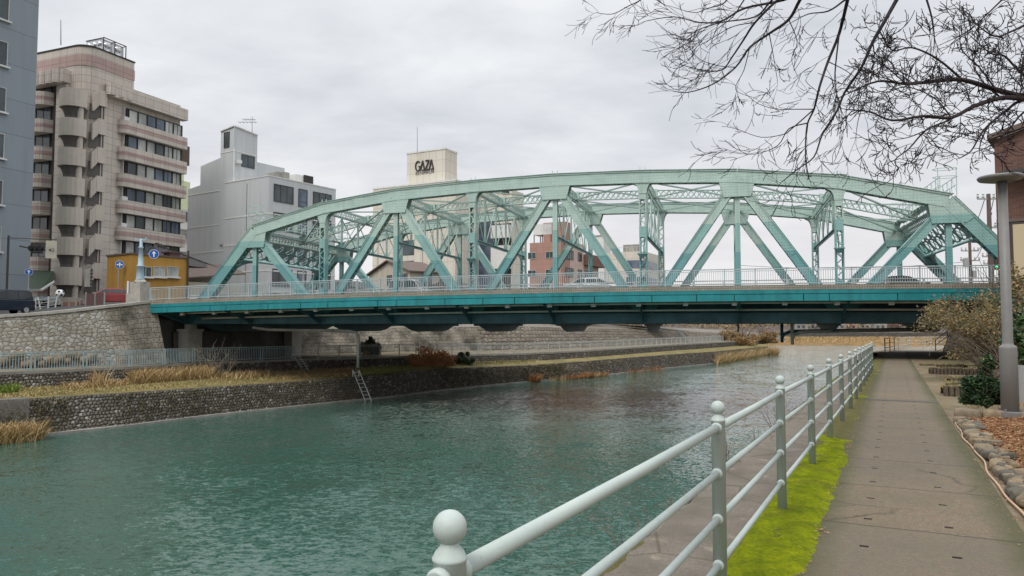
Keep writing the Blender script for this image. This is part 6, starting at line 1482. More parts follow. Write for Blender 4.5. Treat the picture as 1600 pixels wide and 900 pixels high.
mb = MB(); mb.lathe([(0.14, 0), (0.12, 0.04), (0, 0.06)], c + Vector((0, -0.1, -0.25)), 14, (Vector((1, 0, 0)), Z, Vector((0, -1, 0)))); mb.build('green_lamp', M['greenlamp'], root); mb = MB(); mb.tube([c + Vector((0.22, 0, 0.5)), c + Vector((0.22, 0, -4.0))], 0.06, 8); mb.build('pole', M['steel'], root)
# ---- ladders on the far bank
def ladder(px, ya, yb, lab, hook=True):
    W, T1, Bp, T2 = bank(px)
    lo, hi = (W, T1) if yb > 590 else (Bp, T2)
    d = (away(lo, lo * 1.1, 0.0) - lo); o = Vector((-lo.x, -lo.y, 0)).normalized() * 0.28; sx = Vector((o.y, -o.x, 0)).normalized() * -0.24; a, c = lo + o * 2.6 - Z * 0.3 + PD * 1.3 + PR * 0.35, hi + o * 1.0 + Z * 0.55; root = thing('bank_ladder', lab, 'ladder', lo)
    mb = MB()
    for sg in (-1, 1):
        pts = [a + sx * sg, c + sx * sg] + ([c + sx * sg + o * -2.6, hi - o * 1.6 + sx * sg] if hook else []); mb.tube(pts, 0.035, 8)
    mb.build('side_rail', M['wrail'], root); mb = MB(); n = 9
    for k in range(n): q = a + (c - a) * (k + 0.5) / n; mb.tube([q - sx, q + sx], 0.022, 6)
    mb.build('rung', M['wrail'], root)
ladder(556, 580, 625, 'white ladder reaching down the lower cobble wall into the water')
ladder(461, 562, 582, 'short white ladder leaning on the upper cobble wall under the bridge', False)
# ---- manhole lid stone, garden hose, edging stones, log edging
mb = MB(); pts = []
for k in range(44):
    t = 4.6 + k * (14.6 - 4.6) / 43; a = 0.91 - 0.004 * (t - 6) + 0.02 * math.sin(t * 1.9) + 0.012 * math.sin(t * 4.3 + 1); pts.append(PT(a, t, dz=0.014))
pts += [PT(0.93, 14.9, dz=0.02), PT(1.06, 15.0, dz=0.03)]
mb.tube(pts, 0.011, 8); tag(mb.build('garden_hose', M['hose'], smooth=True), 'thin pinkish hose lying along the right edge of the path', 'hose')
var = []
for i in range(6):
    k = MB(); rockmesh(k, (0, 0, 0), 1, 1, 1, i + 3, 3, 0.26); var.append(k)
t = 4.7; i = 0; rk = []
random.seed(21)
while t < 15.0:
    sz = random.uniform(0.05, 0.105); a = 0.985 - 0.006 * (t - 6) + random.uniform(-0.03, 0.05) + sz * 0.6 + max(0, 9 - t) * 0.0
    for lay in range(2 if random.random() < 0.55 else 1):
        o = var[i % 6].build('edging_stone', M['rock%d' % random.choice([0, 0, 1, 2, 2, 3])], smooth=True)
        s_ = sz * (1 if lay == 0 else 0.75); o.location = PT(a + lay * sz * 1.1, t + random.uniform(-.03, .03), dz=s_ * 0.42 + lay * 0.05); o.scale = (s_ * random.uniform(1, 1.45), s_, s_ * random.uniform(0.75, 1.05)); o.rotation_euler = (random.uniform(-.3, .3), random.uniform(-.3, .3), random.uniform(0, 6.3)); tag(o, 'rounded grey brown stone in the border between the path and the bark chips', 'edging stone', 'edging stones along the bark chip bed'); i += 1
    t += sz * 1.55
for k, (a, ln) in enumerate(((1.12, 0.40), (1.55, 0.42), (2.02, 0.46))):
    mb = MB(); q = PT(a, 15.25, dz=0.07); import bmesh as _b; rockmesh(mb, (0, 0, 0), ln * 0.62, 0.2, 0.19, 40 + k, 3, 0.08)
    o = mb.build('edging_block', M['rock%d' % (2 if k else 0)], smooth=True); o.location = q; o.rotation_euler = (0, 0, -TH); tag(o, ['squared pale block at the path end of the low block row', 'squared block in the middle of the low row behind the bark chips', 'squared block beside the dark shrub behind the bark chips'][k], 'edging block')
LOGS = []
for (xa, xb, yb, h) in ((1470, 1533, 619.5, 0.24), (1478, 1530, 605.5, 0.13), (1480, 1532, 598.5, 0.17), (1450, 1530, 584.5, 0.24), (1463, 1504, 575.5, 0.2), (1434, 1540, 570.5, 0.06)):
    p = onz((xa + xb) / 2, yb, -0.1); t_ = p.dot(PD); g = (zp(t_) + 0.1); p = onz((xa + xb) / 2, yb, zp(t_)); t_ = p.dot(PD)
    def a_of(px):
        k = (px - 800) / FPX / 1.0005; return t_ * (k * PD.y - PD.x) / (PR.x - k * PR.y)
    LOGS.append((a_of(xa), a_of(xb), t_, h))
for k, (a0_, a1_, t_, h) in enumerate(LOGS):
    mb = MB(); n = max(4, int((a1_ - a0_) / 0.115))
    for j in range(n):
        q = PT(a0_ + (a1_ - a0_) * (j + 0.5) / n, t_ + 0.02 * random.random()); hh = h + random.uniform(-.02, .025); mb.lathe([(0.055, -0.1), (0.055, hh - 0.008), (0.047, hh)], q, 10)
    tag(mb.build('log_edging', M['wood']), 'row of upright grey log stakes, ' + ['nearest to the dark shrub', 'second from the dark shrub, short', 'third from the dark shrub', 'fourth from the shrub and wide', 'fifth from the shrub, half hidden', 'farthest and longest one near the bridge'][k], 'log edging')
    mb = MB(); mb.loft([[PT(a0_, t_ + 0.05, dz=h - 0.03), PT(a1_ + .2, t_ + 0.05, dz=h - 0.03)], [PT(a0_, t_ + 1.0, dz=h * 0.7), PT(a1_ + .2, t_ + 1.0, dz=h * 0.7)], [PT(a0_, t_ + 1.3, dz=-0.05), PT(a1_ + .2, t_ + 1.3, dz=-0.05)]]); struct(mb, 'planting_soil', M['berm'])
# ================================================================== PLANTS
class Fast:
    """many triangles / quads gathered in numpy, one mesh"""
    def __init__(s): s.V = []; s.F = []; s.n = 0; s.MI = []
    def blades(s, P, D, Wd, mi=0):     # P base (n,3), D tip vector (n,3), Wd width vector (n,3): bent blade of two parts
        n = len(P); v = np.stack([P - Wd / 2, P + Wd / 2, P + D * 0.55 + Wd * 0.3, P + D * 0.55 - Wd * 0.3, P + D], 1)
        v[:, 4, 2] -= 0.18 * np.linalg.norm(D, axis=1)
        base = s.n + np.arange(n)[:, None] * 5
        s.V.append(v.reshape(-1, 3)); s.F += [tuple(r) for r in (base + np.array([[0, 1, 2, 3]])).tolist()] + [tuple(r) for r in (base + np.array([[3, 2, 4]])).tolist()]
        s.MI += [mi] * (2 * n); s.n += 5 * n
    def leaves(s, P, A, Bv, mi=None):   # centre, long half axis, short half axis; folded diamond
        n = len(P); up = np.cross(A, Bv); up /= (np.linalg.norm(up, axis=1, keepdims=True) + 1e-9); k = np.linalg.norm(Bv, axis=1, keepdims=True)
        v = np.stack([P - A, P + Bv + up * k * 0.3, P + A, P - Bv + up * k * 0.3], 1); base = s.n + np.arange(n)[:, None] * 4
        s.V.append(v.reshape(-1, 3)); s.F += [tuple(r) for r in (base + np.array([[0, 1, 2]])).tolist()] + [tuple(r) for r in (base + np.array([[0, 2, 3]])).tolist()]
        m_ = np.zeros(n, int) if mi is None else np.asarray(mi); s.MI += m_.tolist() + m_.tolist(); s.n += 4 * n
    def build(s, name, mats, parent=None):
        mb = MB(); mb.V = np.concatenate(s.V).tolist() if s.V else []; mb.F = s.F; mb.MI = s.MI; mb.UV = [None] * len(s.F); return mb.build(name, mats, parent)
def rdir(n, zmin=-1.0):
    v = rng.normal(size=(n, 3)); v /= np.linalg.norm(v, axis=1, keepdims=True); v[:, 2] = np.where(v[:, 2] < zmin, -v[:, 2], v[:, 2]); return v
def leafset(f, C, size, nmat=1, flat=0.5, probs=None):
    n = len(C); A = rdir(n); A[:, 2] *= flat; A /= np.linalg.norm(A, axis=1, keepdims=True); Bv = np.cross(A, rdir(n)); Bv /= np.linalg.norm(Bv, axis=1, keepdims=True) + 1e-9
    L_ = size * rng.uniform(0.6, 1.3, (n, 1)); f.leaves(C, A * L_, Bv * L_ * 0.45, rng.choice(nmat, n, p=probs))
# ---- winter grass and reeds on the far terrace
def berm_blades(px0, px1, n, hmin, hmax, smin=0.0, smax=1.0, lean=0.5, wd=0.05):
    x = rng.uniform(px0, px1, n); P = []; 
    for xx in x:
        W, A, Bq, T = bank(xx); s_ = smin + (smax - smin) * random.random(); q = away(A, T, 0.35) * (1 - s_) + away(Bq, T, -0.05) * s_; q.z += 0.08; P.append(q)
    P = np.array(P); n = len(P); h = rng.uniform(hmin, hmax, (n, 1)); D = np.concatenate([rng.normal(0, lean, (n, 2)) + [0.12, -0.05], np.ones((n, 1))], 1) * h
    a = rng.uniform(0, math.pi, n); Wd = np.stack([np.cos(a), np.sin(a), np.zeros(n)], 1) * wd * rng.uniform(.6, 1.4, (n, 1)); return P, D, Wd
f = Fast()
for args, mi in (((-120, 460, 5000, 0.06, 0.18, 0.03, 1.0), 1), ((-120, 620, 3000, 0.06, 0.2), 0), ((205, 330, 2600, 0.6, 1.35, 0.6, 1.0, 0.38), 0), ((100, 200, 700, 0.25, 0.6, 0.45, 0.9), 0), ((140, 165, 80, 0.9, 1.6, 0.5, 0.8, 0.3), 0),
                 ((330, 420, 500, 0.3, 0.8, 0.4, 0.9, 0.5), 0), ((430, 560, 1500, 0.1, 0.3, 0.2, 1.0), 2), ((560, 700, 2200, 0.08, 0.22), 1), ((700, 840, 1300, 0.12, 0.35, 0.3, 1.0), 1), ((560, 640, 1500, 0.08, 0.2, 0.0, 0.9), 3), ((-60, 28, 900, 0.3, 0.7, 0.45, 0.95), 3)):
    f.blades(*berm_blades(*args), mi)
tag(f.build('dry_grass', [M['reed'], M['grass'], M['leafbrown'], M['lime']]), kind='stuff')
# dry reeds in clumps along the waterline
def waterline(px0, px1, n, hmin, hmax, off=0.25, lean=0.45):
    x = rng.uniform(px0, px1, n)
    if off < 1: x = np.clip(rng.choice(rng.uniform(px0, px1, 8), n, p=(lambda q: q / q.sum())(rng.random(8) + .1)) + rng.normal(0, (px1 - px0) * 0.07, n), px0 - 25, px1 + 25)
    P = []
    for xx in x: W, A, Bq, T = bank(xx); q = away(W, T, -off * random.random() - 0.02); q.z = ZW - 0.05 + 0.0; P.append(q)
    P = np.array(P); h = hmin + (hmax - hmin) * rng.random((n, 1)) ** 2; D = np.concatenate([rng.normal(0, lean, (n, 2)), np.ones((n, 1))], 1) * h; a = rng.uniform(0, math.pi, n); return P, D, np.stack([np.cos(a), np.sin(a), np.zeros(n)], 1) * 0.06
f = Fast()
f.blades(*waterline(-120, 66, 3800, 0.5, 1.5, 1.6), 0); f.blades(*waterline(-120, 55, 1500, 0.5, 1.2, 1.9), 0)
f.blades(*waterline(868, 948, 700, 0.3, 1.2, 0.6, .6), 1); f.blades(*waterline(868, 948, 500, 0.3, 1.0, 0.6, .6), 0); f.blades(*waterline(826, 842, 300, 0.6, 1.4, 0.5), 1); f.blades(*waterline(985, 1040, 250, 0.3, 1.2, 0.6, .7), 1); f.blades(*waterline(1120, 1216, 4500, 0.8, 2.8, 3.0), 0)
def wallweeds(px0, px1, n):
    x = rng.uniform(px0, px1, n); P = []
    for xx in x: W, A, Bq, T = bank(xx); s_ = random.random() ** 0.7; P.append(W * (1 - s_) + A * s_ + Vector((-W.x, -W.y, 0)).normalized() * 0.05)
    P = np.array(P); h = rng.uniform(.12, .4, (n, 1)); D = np.concatenate([rng.normal(0, .6, (n, 2)) + [0.25, -0.6], rng.uniform(-.4, .8, (n, 1))], 1) * h; a = rng.uniform(0, math.pi, n); return P, D, np.stack([np.cos(a), np.sin(a), np.zeros(n)], 1) * 0.05
f.blades(*wallweeds(180, 560, 1800), 2); f.blades(*wallweeds(690, 880, 4200), 2); f.blades(*wallweeds(840, 1140, 1800), 0); f.blades(*wallweeds(-60, 110, 1500), 2)
tag(f.build('reeds', [M['reed'], M['reedorange'], M['weed']]), kind='stuff')
f = Fast()
n = 9000; P = np.stack([rng.uniform(62, 200, n), rng.uniform(228, 300, n), np.full(n, 0.0)], 1); P[:, 2] = ZW + 0.8 + np.minimum(.5, (P[:, 1] - 228) * 0.012)
h = rng.uniform(0.4, 1.1, (n, 1)); D = np.concatenate([rng.normal(0, .3, (n, 2)), np.ones((n, 1))], 1) * h; a = rng.uniform(0, math.pi, n); f.blades(P, D, np.stack([np.cos(a), np.sin(a), np.zeros(n)], 1) * 0.25, 0)
n = 2500; P = np.stack([rng.uniform(62, 120, n), rng.uniform(262, 300, n), np.full(n, 0.0)], 1); P[:, 2] = ZW + 0.9; h = rng.uniform(0.5, 1.3, (n, 1)); D = np.concatenate([rng.normal(0, .3, (n, 2)), np.ones((n, 1))], 1) * h; f.blades(P, D, np.tile([0.3, 0, 0], (n, 1)), 1)
tag(f.build('reed_field', [M['reed'], M['grass']]), kind='stuff')
# distant wood seen as one mass under the deck
f = Fast(); n = 14000; C = np.stack([rng.uniform(40, 330, n), rng.uniform(350, 420, n), np.zeros(n)], 1); C[:, 2] = 0.5 + (C[:, 1] - 350) * 0.06 + rng.beta(1.2, 2.2, n) * (5 + 3 * np.sin(C[:, 0] * 0.11) + 2 * np.sin(C[:, 0] * 0.043)); leafset(f, C, 0.75, 3, 1.0, [0.5, 0.3, 0.2]); tag(f.build('far_wood', [M['leafbrown'], M['twig'], M['leafolive']]), kind='stuff')

# ---- moss on the railing kerb
def mossmesh():
    na, ntt = 26, 900; A_ = np.linspace(-1.03, -0.5, na); T_ = np.concatenate([np.linspace(1.2, 13, 640), np.linspace(13.05, 36, 260)]); mb = MB(); vs = []; 
    for t in T_:
        for a in A_:
            x, y = float(a), float(t)
            m1 = mnoise.fractal(Vector((x * 3.2, y * 1.5, 1.7)), 0.8, 2.1, 4); m2 = mnoise.noise(Vector((x * 9, y * 9, 4))) ; m3 = mnoise.noise(Vector((x * 33, y * 33, 9)))
            inner = -0.60 + 0.05 * mnoise.noise(Vector((y * 1.3, 2, 0))) + 0.03 * mnoise.noise(Vector((y * 5, 3, 0))); edge = min((inner + 0.05 - x) / 0.10, (x + 1.025) / 0.06)
            cover = 0.75 if y < 9.5 else 0.75 - (y - 9.5) * 0.42; cover = max(cover, -0.55)
            hgt = min(edge, (m1 * 0.9 + cover) * 1.6); hgt = max(-1, min(1, hgt))
            zz_ = 0.006 + 0.028 * hgt + (0.013 * m2 + 0.011 * m3 + 0.008 * m1) * (1 if hgt > 0 else 0.2)
            vs.append(PT(a, y, dz=zz_ - 0.004))
    fs = [(i * na + j, i * na + j + 1, (i + 1) * na + j + 1, (i + 1) * na + j) for i in range(len(T_) - 1) for j in range(na - 1)]
    mb.add(vs, fs); return mb
tag(mossmesh().build('moss', M['moss'], smooth=True), kind='stuff')
# moss and grit along both edges of the ledge
mb = MB(); mb2 = MB(); random.seed(5)
for (ac_, hw, seed) in ((-2.2, 0.13, 3), (-1.10, 0.09, 8)):
    na = 12; T_ = np.linspace(2.0, 36, 700); vs = []
    for t in T_:
        for j in range(na):
            x = ac_ + hw * (2 * j / (na - 1) - 1); y = float(t); ed_ = 1 - abs(2 * j / (na - 1) - 1) ** 3
            m1 = mnoise.fractal(Vector((x * 4, y * 1.1, seed)), .8, 2.1, 4); m3 = mnoise.noise(Vector((x * 30, y * 30, seed)))
            vs.append(PT(x + wob(y, 1) * (1 if ac_ < -2 else 0), y, zl(y) - 0.03 + ed_ * max(0, min(1, 0.35 + m1 * 1.6)) * 0.055 + 0.008 * m3))
    mb.add(vs, [(i * na + j, i * na + j + 1, (i + 1) * na + j + 1, (i + 1) * na + j) for i in range(len(T_) - 1) for j in range(na - 1)])
tag(mb.build('edge_moss', M['mossdull'], smooth=True), kind='stuff')
for k in range(420):
    t = random.uniform(2, 32); a = random.choice([-2.2, -2.18, -1.12, -1.1, -1.08]) + random.uniform(-.09, .07); s_ = random.uniform(0.012, 0.05); rockmesh(mb2, PT(a, t, zl(t) + s_ * 0.1), s_ * 1.5, s_ * 1.1, s_ * 0.5, k, 1, 0.3)
tag(mb2.build('gravel', M['rock1']), kind='stuff')
# thin weeds growing from the river wall
def twigplant(mb, base, h, n, r=0.006, spread=0.5):
    for _ in range(n):
        p = Vector(base); d = Vector((random.gauss(0, spread), random.gauss(0, spread), 1)).normalized(); pts = [p.copy()]; l = h * random.uniform(.5, 1)
        for s_ in range(5): d = (d + Vector((random.gauss(0, .15), random.gauss(0, .15), random.gauss(0, .08)))).normalized(); p = p + d * l / 5; pts.append(p.copy())
        mb.tube(pts, [r * (1 - 0.8 * i / 5) for i in range(6)], 4, False)
        for s_ in range(3): q = pts[2 + s_]; e = (d + Vector((random.gauss(0, .8), random.gauss(0, .8), random.gauss(0, .4)))).normalized() * l * 0.3; mb.tube([q, q + e * 0.5 + Z * 0.02, q + e], [r * 0.5, r * 0.4, r * 0.2], 3, False)
for k, (a, t, h, n) in enumerate(((-2.35, 11.6, 0.75, 12), (-2.3, 7.0, 0.55, 9), (-2.3, 8.6, 0.4, 7), (-2.4, 17.2, 1.0, 12), (-2.3, 14.2, 0.5, 7))):
    mb = MB(); twigplant(mb, PT(a, t, zl(t) - 0.3), h + 0.2, n); tag(mb.build('leafless_weed', M['twig']), ['leafless twiggy weed rising from the river wall behind the third railing post', 'leafless weed low on the river wall left of the second railing post', 'small leafless weed on the river wall between second and third railing posts', 'taller leafless weed on the river wall behind the fifth railing post', 'short leafless weed on the river wall behind the fourth railing post'][k], 'weed')
# ---- bark chip bed
mb = MB(); NA, NTT = 30, 90; rowsm = []
for i in range(NA + 1):
    a = 1.0 + 5.8 * i / NA; rowsm.append([PT(a, 3.5 + 11.6 * j / NTT, dz=0.045 + min(0.10, (a - 1.0) * 0.06) + 0.02 * mnoise.noise(Vector((a * 2, j * 0.5, 1))) + 0.012 * mnoise.noise(Vector((a * 9, j * 2.2, 5)))) for j in range(NTT + 1)])
mb.loft(rowsm); struct(mb, 'bark_bed', M['mulch'], True)
f = Fast(); n = 30000; a = 1.02 + 4.6 * rng.random(n) ** 1.4; t = rng.uniform(4.5, 15.05, n); P = np.array([PT(x, y, dz=0.058 + min(0.10, max(0, x - 1.0) * 0.06)) for x, y in zip(a, t)]); P[:, 2] += rng.uniform(-0.01, 0.025, n)
A_ = rdir(n); A_[:, 2] *= 0.35; L_ = rng.uniform(0.012, 0.042, (n, 1)); Bv = np.cross(A_, rdir(n)); Bv[:, 2] *= 0.4; Bv /= np.linalg.norm(Bv, axis=1, keepdims=True) + 1e-9; f.leaves(P, A_ * L_, Bv * L_ * 0.35, rng.choice(3, n)); tag(f.build('bark_chips', [M['chip0'], M['chip1'], M['chip2']]), kind='stuff')
# fallen twigs and leaves on the path
f = Fast(); n = 1400; a = np.concatenate([rng.uniform(0.75, 1.0, 420), rng.uniform(-.56, .85, 60), rng.normal(-.57, .035, 920)]); t = rng.uniform(1.5, 20, n); P = np.array([PT(x, y, dz=0.012) for x, y in zip(a, t)]); A_ = rdir(n); A_[:, 2] *= 0.15; L_ = rng.uniform(.004, .017, (n, 1)); Bv = np.cross(A_, rdir(n)); Bv[:, 2] *= .2; Bv /= np.linalg.norm(Bv, axis=1, keepdims=True) + 1e-9; f.leaves(P, A_ * L_, Bv * L_ * .5, rng.choice(3, n)); tag(f.build('leaf_litter', [M['leafbrown'], M['leafrust'], M['chip2']]), kind='stuff')
# short grass and litter on the soil to the right
f = Fast(); n = 9000; a = 1.3 + 4.5 * rng.random(n); t = rng.uniform(15.3, 31, n); keep = np.array([mnoise.noise(Vector((x * .8, y * .7, 3))) > -0.05 for x, y in zip(a, t)]); a, t = a[keep], t[keep]; n = len(a); P = np.array([PT(x, y, dz=max(0, x - 2.2) * 0.045 + 0.0) for x, y in zip(a, t)]); h = rng.uniform(.03, .12, (n, 1)); D = np.concatenate([rng.normal(0, .6, (n, 2)), np.ones((n, 1))], 1) * h; aa = rng.uniform(0, 3.1, n); f.blades(P, D, np.stack([np.cos(aa), np.sin(aa), 0 * aa], 1) * 0.014, 0)
for a0_, a1_, t_, h_ in LOGS:
    n = 900; a = rng.uniform(a0_, a1_, n); t = t_ + rng.uniform(.06, 1.1, n); P = np.array([PT(x, y, dz=h_ - 0.04 - (y - t_) * h_ * 0.3) for x, y in zip(a, t)]); h = rng.uniform(.04, .14, (n, 1)); D = np.concatenate([rng.normal(0, .5, (n, 2)), np.ones((n, 1))], 1) * h; aa = rng.uniform(0, 3.1, n); f.blades(P, D, np.stack([np.cos(aa), np.sin(aa), 0 * aa], 1) * 0.014, 1)
tag(f.build('short_grass', [M['leafbrown'], M['grass']]), kind='stuff')

# ---- shrubs
def clumps(c, rx, ry, rz, n, k=16, shell=0.55):
    """leaf positions in uneven clumps through an ellipsoid"""
    cc = rdir(k) * rng.uniform(shell, 1.0, (k, 1)); r_ = rng.uniform(.22, .42, k); i = rng.integers(0, k, n); p = cc[i] + rdir(n) * (r_[i] * rng.random(n) ** 0.5)[:, None]; p[:, 2] = np.abs(p[:, 2] + 0.35) - 0.35
    return np.array(c) + p * np.array([rx, ry, rz])
def shrub(name, lab, base, rx, rz, nleaf, size, mats, probs, cat='shrub', twigs=26, tw='twig', shell=0.5, k=18, lift=0.42):
    rz *= 1.3
    root = thing(name, lab, cat, base); mb = MB()
    for _ in range(twigs):
        d = Vector((random.gauss(0, .55), random.gauss(0, .55), 1)).normalized(); p = Vector(base) - Z * 0.05; pts = [p.copy()]; l = rz * random.uniform(1.1, 1.9)
        for s_ in range(6): d = (d + Vector((random.gauss(0, .14), random.gauss(0, .14), random.gauss(0, .1)))).normalized(); p = p + d * l / 6; pts.append(p.copy())
        mb.tube(pts, [0.02 * rx * (1 - .8 * i / 6) for i in range(7)], 4, False)
    mb.build('stems', M[tw], root); f = Fast(); C = clumps(Vector(base) + Z * rz * lift, rx, rx * 0.9, rz, nleaf, k, shell); leafset(f, C, size, len(mats), 0.7, probs); f.build('foliage', [M[m_] for m_ in mats], root); return root
b0 = onz(1541, 634, 0.12); shrub('dark_shrub', 'dense dark green glossy shrub left of the grey lamp post', b0, 0.40, 0.42, 11000, 0.038, ['leafdark', 'leafmid', 'leafolive'], [.72, .24, .04], k=26, shell=0.45)
b0 = onz(1625, 632, 0.15); shrub('green_bush', 'mid green leafy bush right of the grey lamp post at the frame edge', b0, 0.75, 0.85, 7000, 0.06, ['leafmid', 'leafdark', 'leafolive'], [.5, .35, .15], k=22)
b0 = onz(1618, 600, 0.1); shrub('evergreen_bush', 'tall dark evergreen bush behind the lamp post at the right edge', b0, 0.85, 1.15, 9000, 0.085, ['leafdark', 'leafmid'], [.7, .3], k=24)
W, A_, Bq, T = bank(673); shrub('rusty_shrub', 'wide rusty orange leafless shrub on the far terrace under the bridge', (A_ * .35 + Bq * .65), 2.3, 0.95, 9000, 0.10, ['rusttwig', 'leafrust', 'reedorange'], [.55, .25, .2], twigs=160, tw='rusttwig', shell=0.35, k=30)
W, A_, Bq, T = bank(724); shrub('round_shrub', 'small round dark green shrub right of the rusty orange one', (A_ * .4 + Bq * .6), 0.95, 0.72, 6500, 0.085, ['leafmid', 'leafdark'], [.6, .4], k=16)
W, A_, Bq, T = bank(580); q = away(T, T * 1.1, 1.4); shrub('dark_bush', 'dark evergreen bush at the foot of the far embankment beside the drain pipe', q, 0.9, 1.0, 4200, 0.10, ['leafmid', 'leafdark'], [.6, .4], k=14)
q = away(bank(566)[3], T * 1.1, 1.8); shrub('yellow_bush', 'yellowish bush left of the dark evergreen one at the far embankment', q, 0.7, 1.0, 1800, 0.09, ['yellow', 'reed'], [.6, .4], k=10)
for k, (px, lab) in enumerate(((1158, 'brown bush at the tip of the far bank, left one'), (1190, 'brownish bush at the tip of the far bank, nearest to the open water'))):
    W, A_, Bq, T = bank(px); shrub('bank_bush', lab, Bq, 4.5 - k, 2.2, 3200, 0.22, ['leafbrown', 'reedorange', 'leafolive'], [.5, .25, .25], twigs=60, k=16)
W, A_, Bq, T = bank(332); mb = MB(); q = (A_ * .2 + Bq * .8)
for j in range(26):
    d = Vector((random.gauss(0, .6), random.gauss(0, .3), 1)).normalized(); p = q + Vector((random.uniform(-1.2, 1.2), 0, 0)); pts = [p.copy()]; l = random.uniform(1.6, 3.6)
    for s_ in range(6): d = (d + Vector((random.gauss(0, .2), random.gauss(0, .2), .02))).normalized(); p = p + d * l / 6; pts.append(p.copy())
    mb.tube(pts, [0.03 * (1 - .75 * i / 6) for i in range(7)], 4, False)
    for s_ in (2, 3, 4): e = Vector((random.gauss(0, .7), random.gauss(0, .4), random.uniform(.2, 1))) * l * .28; mb.tube([pts[s_], pts[s_] + e * .6, pts[s_] + e], [.014, .01, .004], 3, False)
tag(mb.build('leafless_bush', M['twigpale']), 'pale leafless bush standing in front of the dark abutment on the far terrace', 'bush')
W, A_, Bq, T = bank(440); mb = MB()
for j in range(18): twigplant(mb, A_ * .5 + Bq * .5 + Vector((random.uniform(-3, 1), 0, 0)), random.uniform(.6, 1.2), 2, 0.018, 0.8)
tag(mb.build('leafless_bush', M['twig']), 'low tangle of dry brambles on the terrace left of the short ladder', 'bush')

# ---- the twiggy thicket at the right end of the bridge
tb = PT(2.75, 28.6); tb.z = -0.15; root = thing('thicket_tree', 'tangled brown twiggy small tree with olive leaves hiding the right end of the bridge', 'tree', tb)
tips = []
def grow(mb, p, d, l, r, depth, jit=0.22, trop=0.0, nseg=6, kids=(2, 4), shrink=(0.5, 0.72), ang=0.75, sides=5, rec=None, minr=0.0025):
    pts = [p.copy()]; dirs = []
    for s_ in range(nseg):
        d = (d + Vector((random.gauss(0, jit), random.gauss(0, jit), random.gauss(0, jit) + trop))).normalized(); p = p + d * l / nseg; pts.append(p.copy()); dirs.append(d.copy())
    r1 = max(minr, r * 0.38); mb.tube(pts, [r + (r1 - r) * i / nseg for i in range(nseg + 1)], sides if r > 0.012 else 3, False)
    if rec is not None and depth <= 1: rec.extend(pts[2:])
    if depth <= 0: return
    for _ in range(random.randint(*kids)):
        i = random.randint(max(1, nseg // 3), nseg); b_ = dirs[i - 1]; ax_ = b_.orthogonal().normalized(); ax_.rotate(Matrix.Rotation(random.uniform(0, 6.28), 3, b_)); nd = (b_ + ax_ * random.uniform(.5, 1.2) * ang).normalized()
        grow(mb, pts[i], nd, l * random.uniform(*shrink), max(minr, (r + (r1 - r) * i / nseg) * 0.62), depth - 1, jit, trop, max(3, nseg - 1), kids, shrink, ang, sides, rec, minr)
random.seed(11); mb = MB(); rec = []
for (dx, dy, l) in ((-.1, 0, 1.6), (-.5, -.2, 1.7), (-.8, .1, 1.7), (.25, .2, 1.7), (.6, 0, 1.5), (-.3, .5, 1.6), (-1.0, -.1, 1.5)):
    grow(mb, tb - Z * 0.1, Vector((dx, dy, 1)).normalized(), l, 0.07, 4, .17, 0.01, 6, (3, 4), (.5, .76), .95, 6, rec, .005)
mb.build('branches', M['twig'], root)
f = Fast(); rec = np.array([tuple(p) for p in rec]); rec = rec[rec[:, 2] > 1.15 + 0.4 * np.sin(rec[:, 0] * 2.3)]; C = rec[rng.integers(0, len(rec), 9000)] + rng.normal(0, .09, (9000, 3)); leafset(f, C, 0.042, 4, .8, [.55, .24, .05, .16]); f.build('foliage', [M['leafolive'], M['leafbrown'], M['leafrust'], M['leafdark']], root)
for k, (a, t, rx, rz, n, mats, pr, lab) in enumerate(((3.75, 30.5, 1.3, 1.5, 6000, ['leafdark', 'leafmid', 'leafolive'], [.55, .3, .15], 'dark ivy covered bush behind the lamp post, right of the twiggy tree'), (3.3, 37.5, 1.3, 1.0, 3500, ['leafolive', 'leafbrown', 'leafdark'], [.5, .35, .15], 'olive brown bush at the foot of the right abutment'), (4.6, 35.0, 1.7, 2.0, 6000, ['leafolive', 'leafbrown', 'leafmid'], [.5, .35, .15], 'large olive bush against the brick building'))):
    q = PT(a, t); q.z = 0.1; shrub('hedge_bush', lab, q, rx, rz, n, 0.075, mats, pr, twigs=60, k=24, shell=.4)

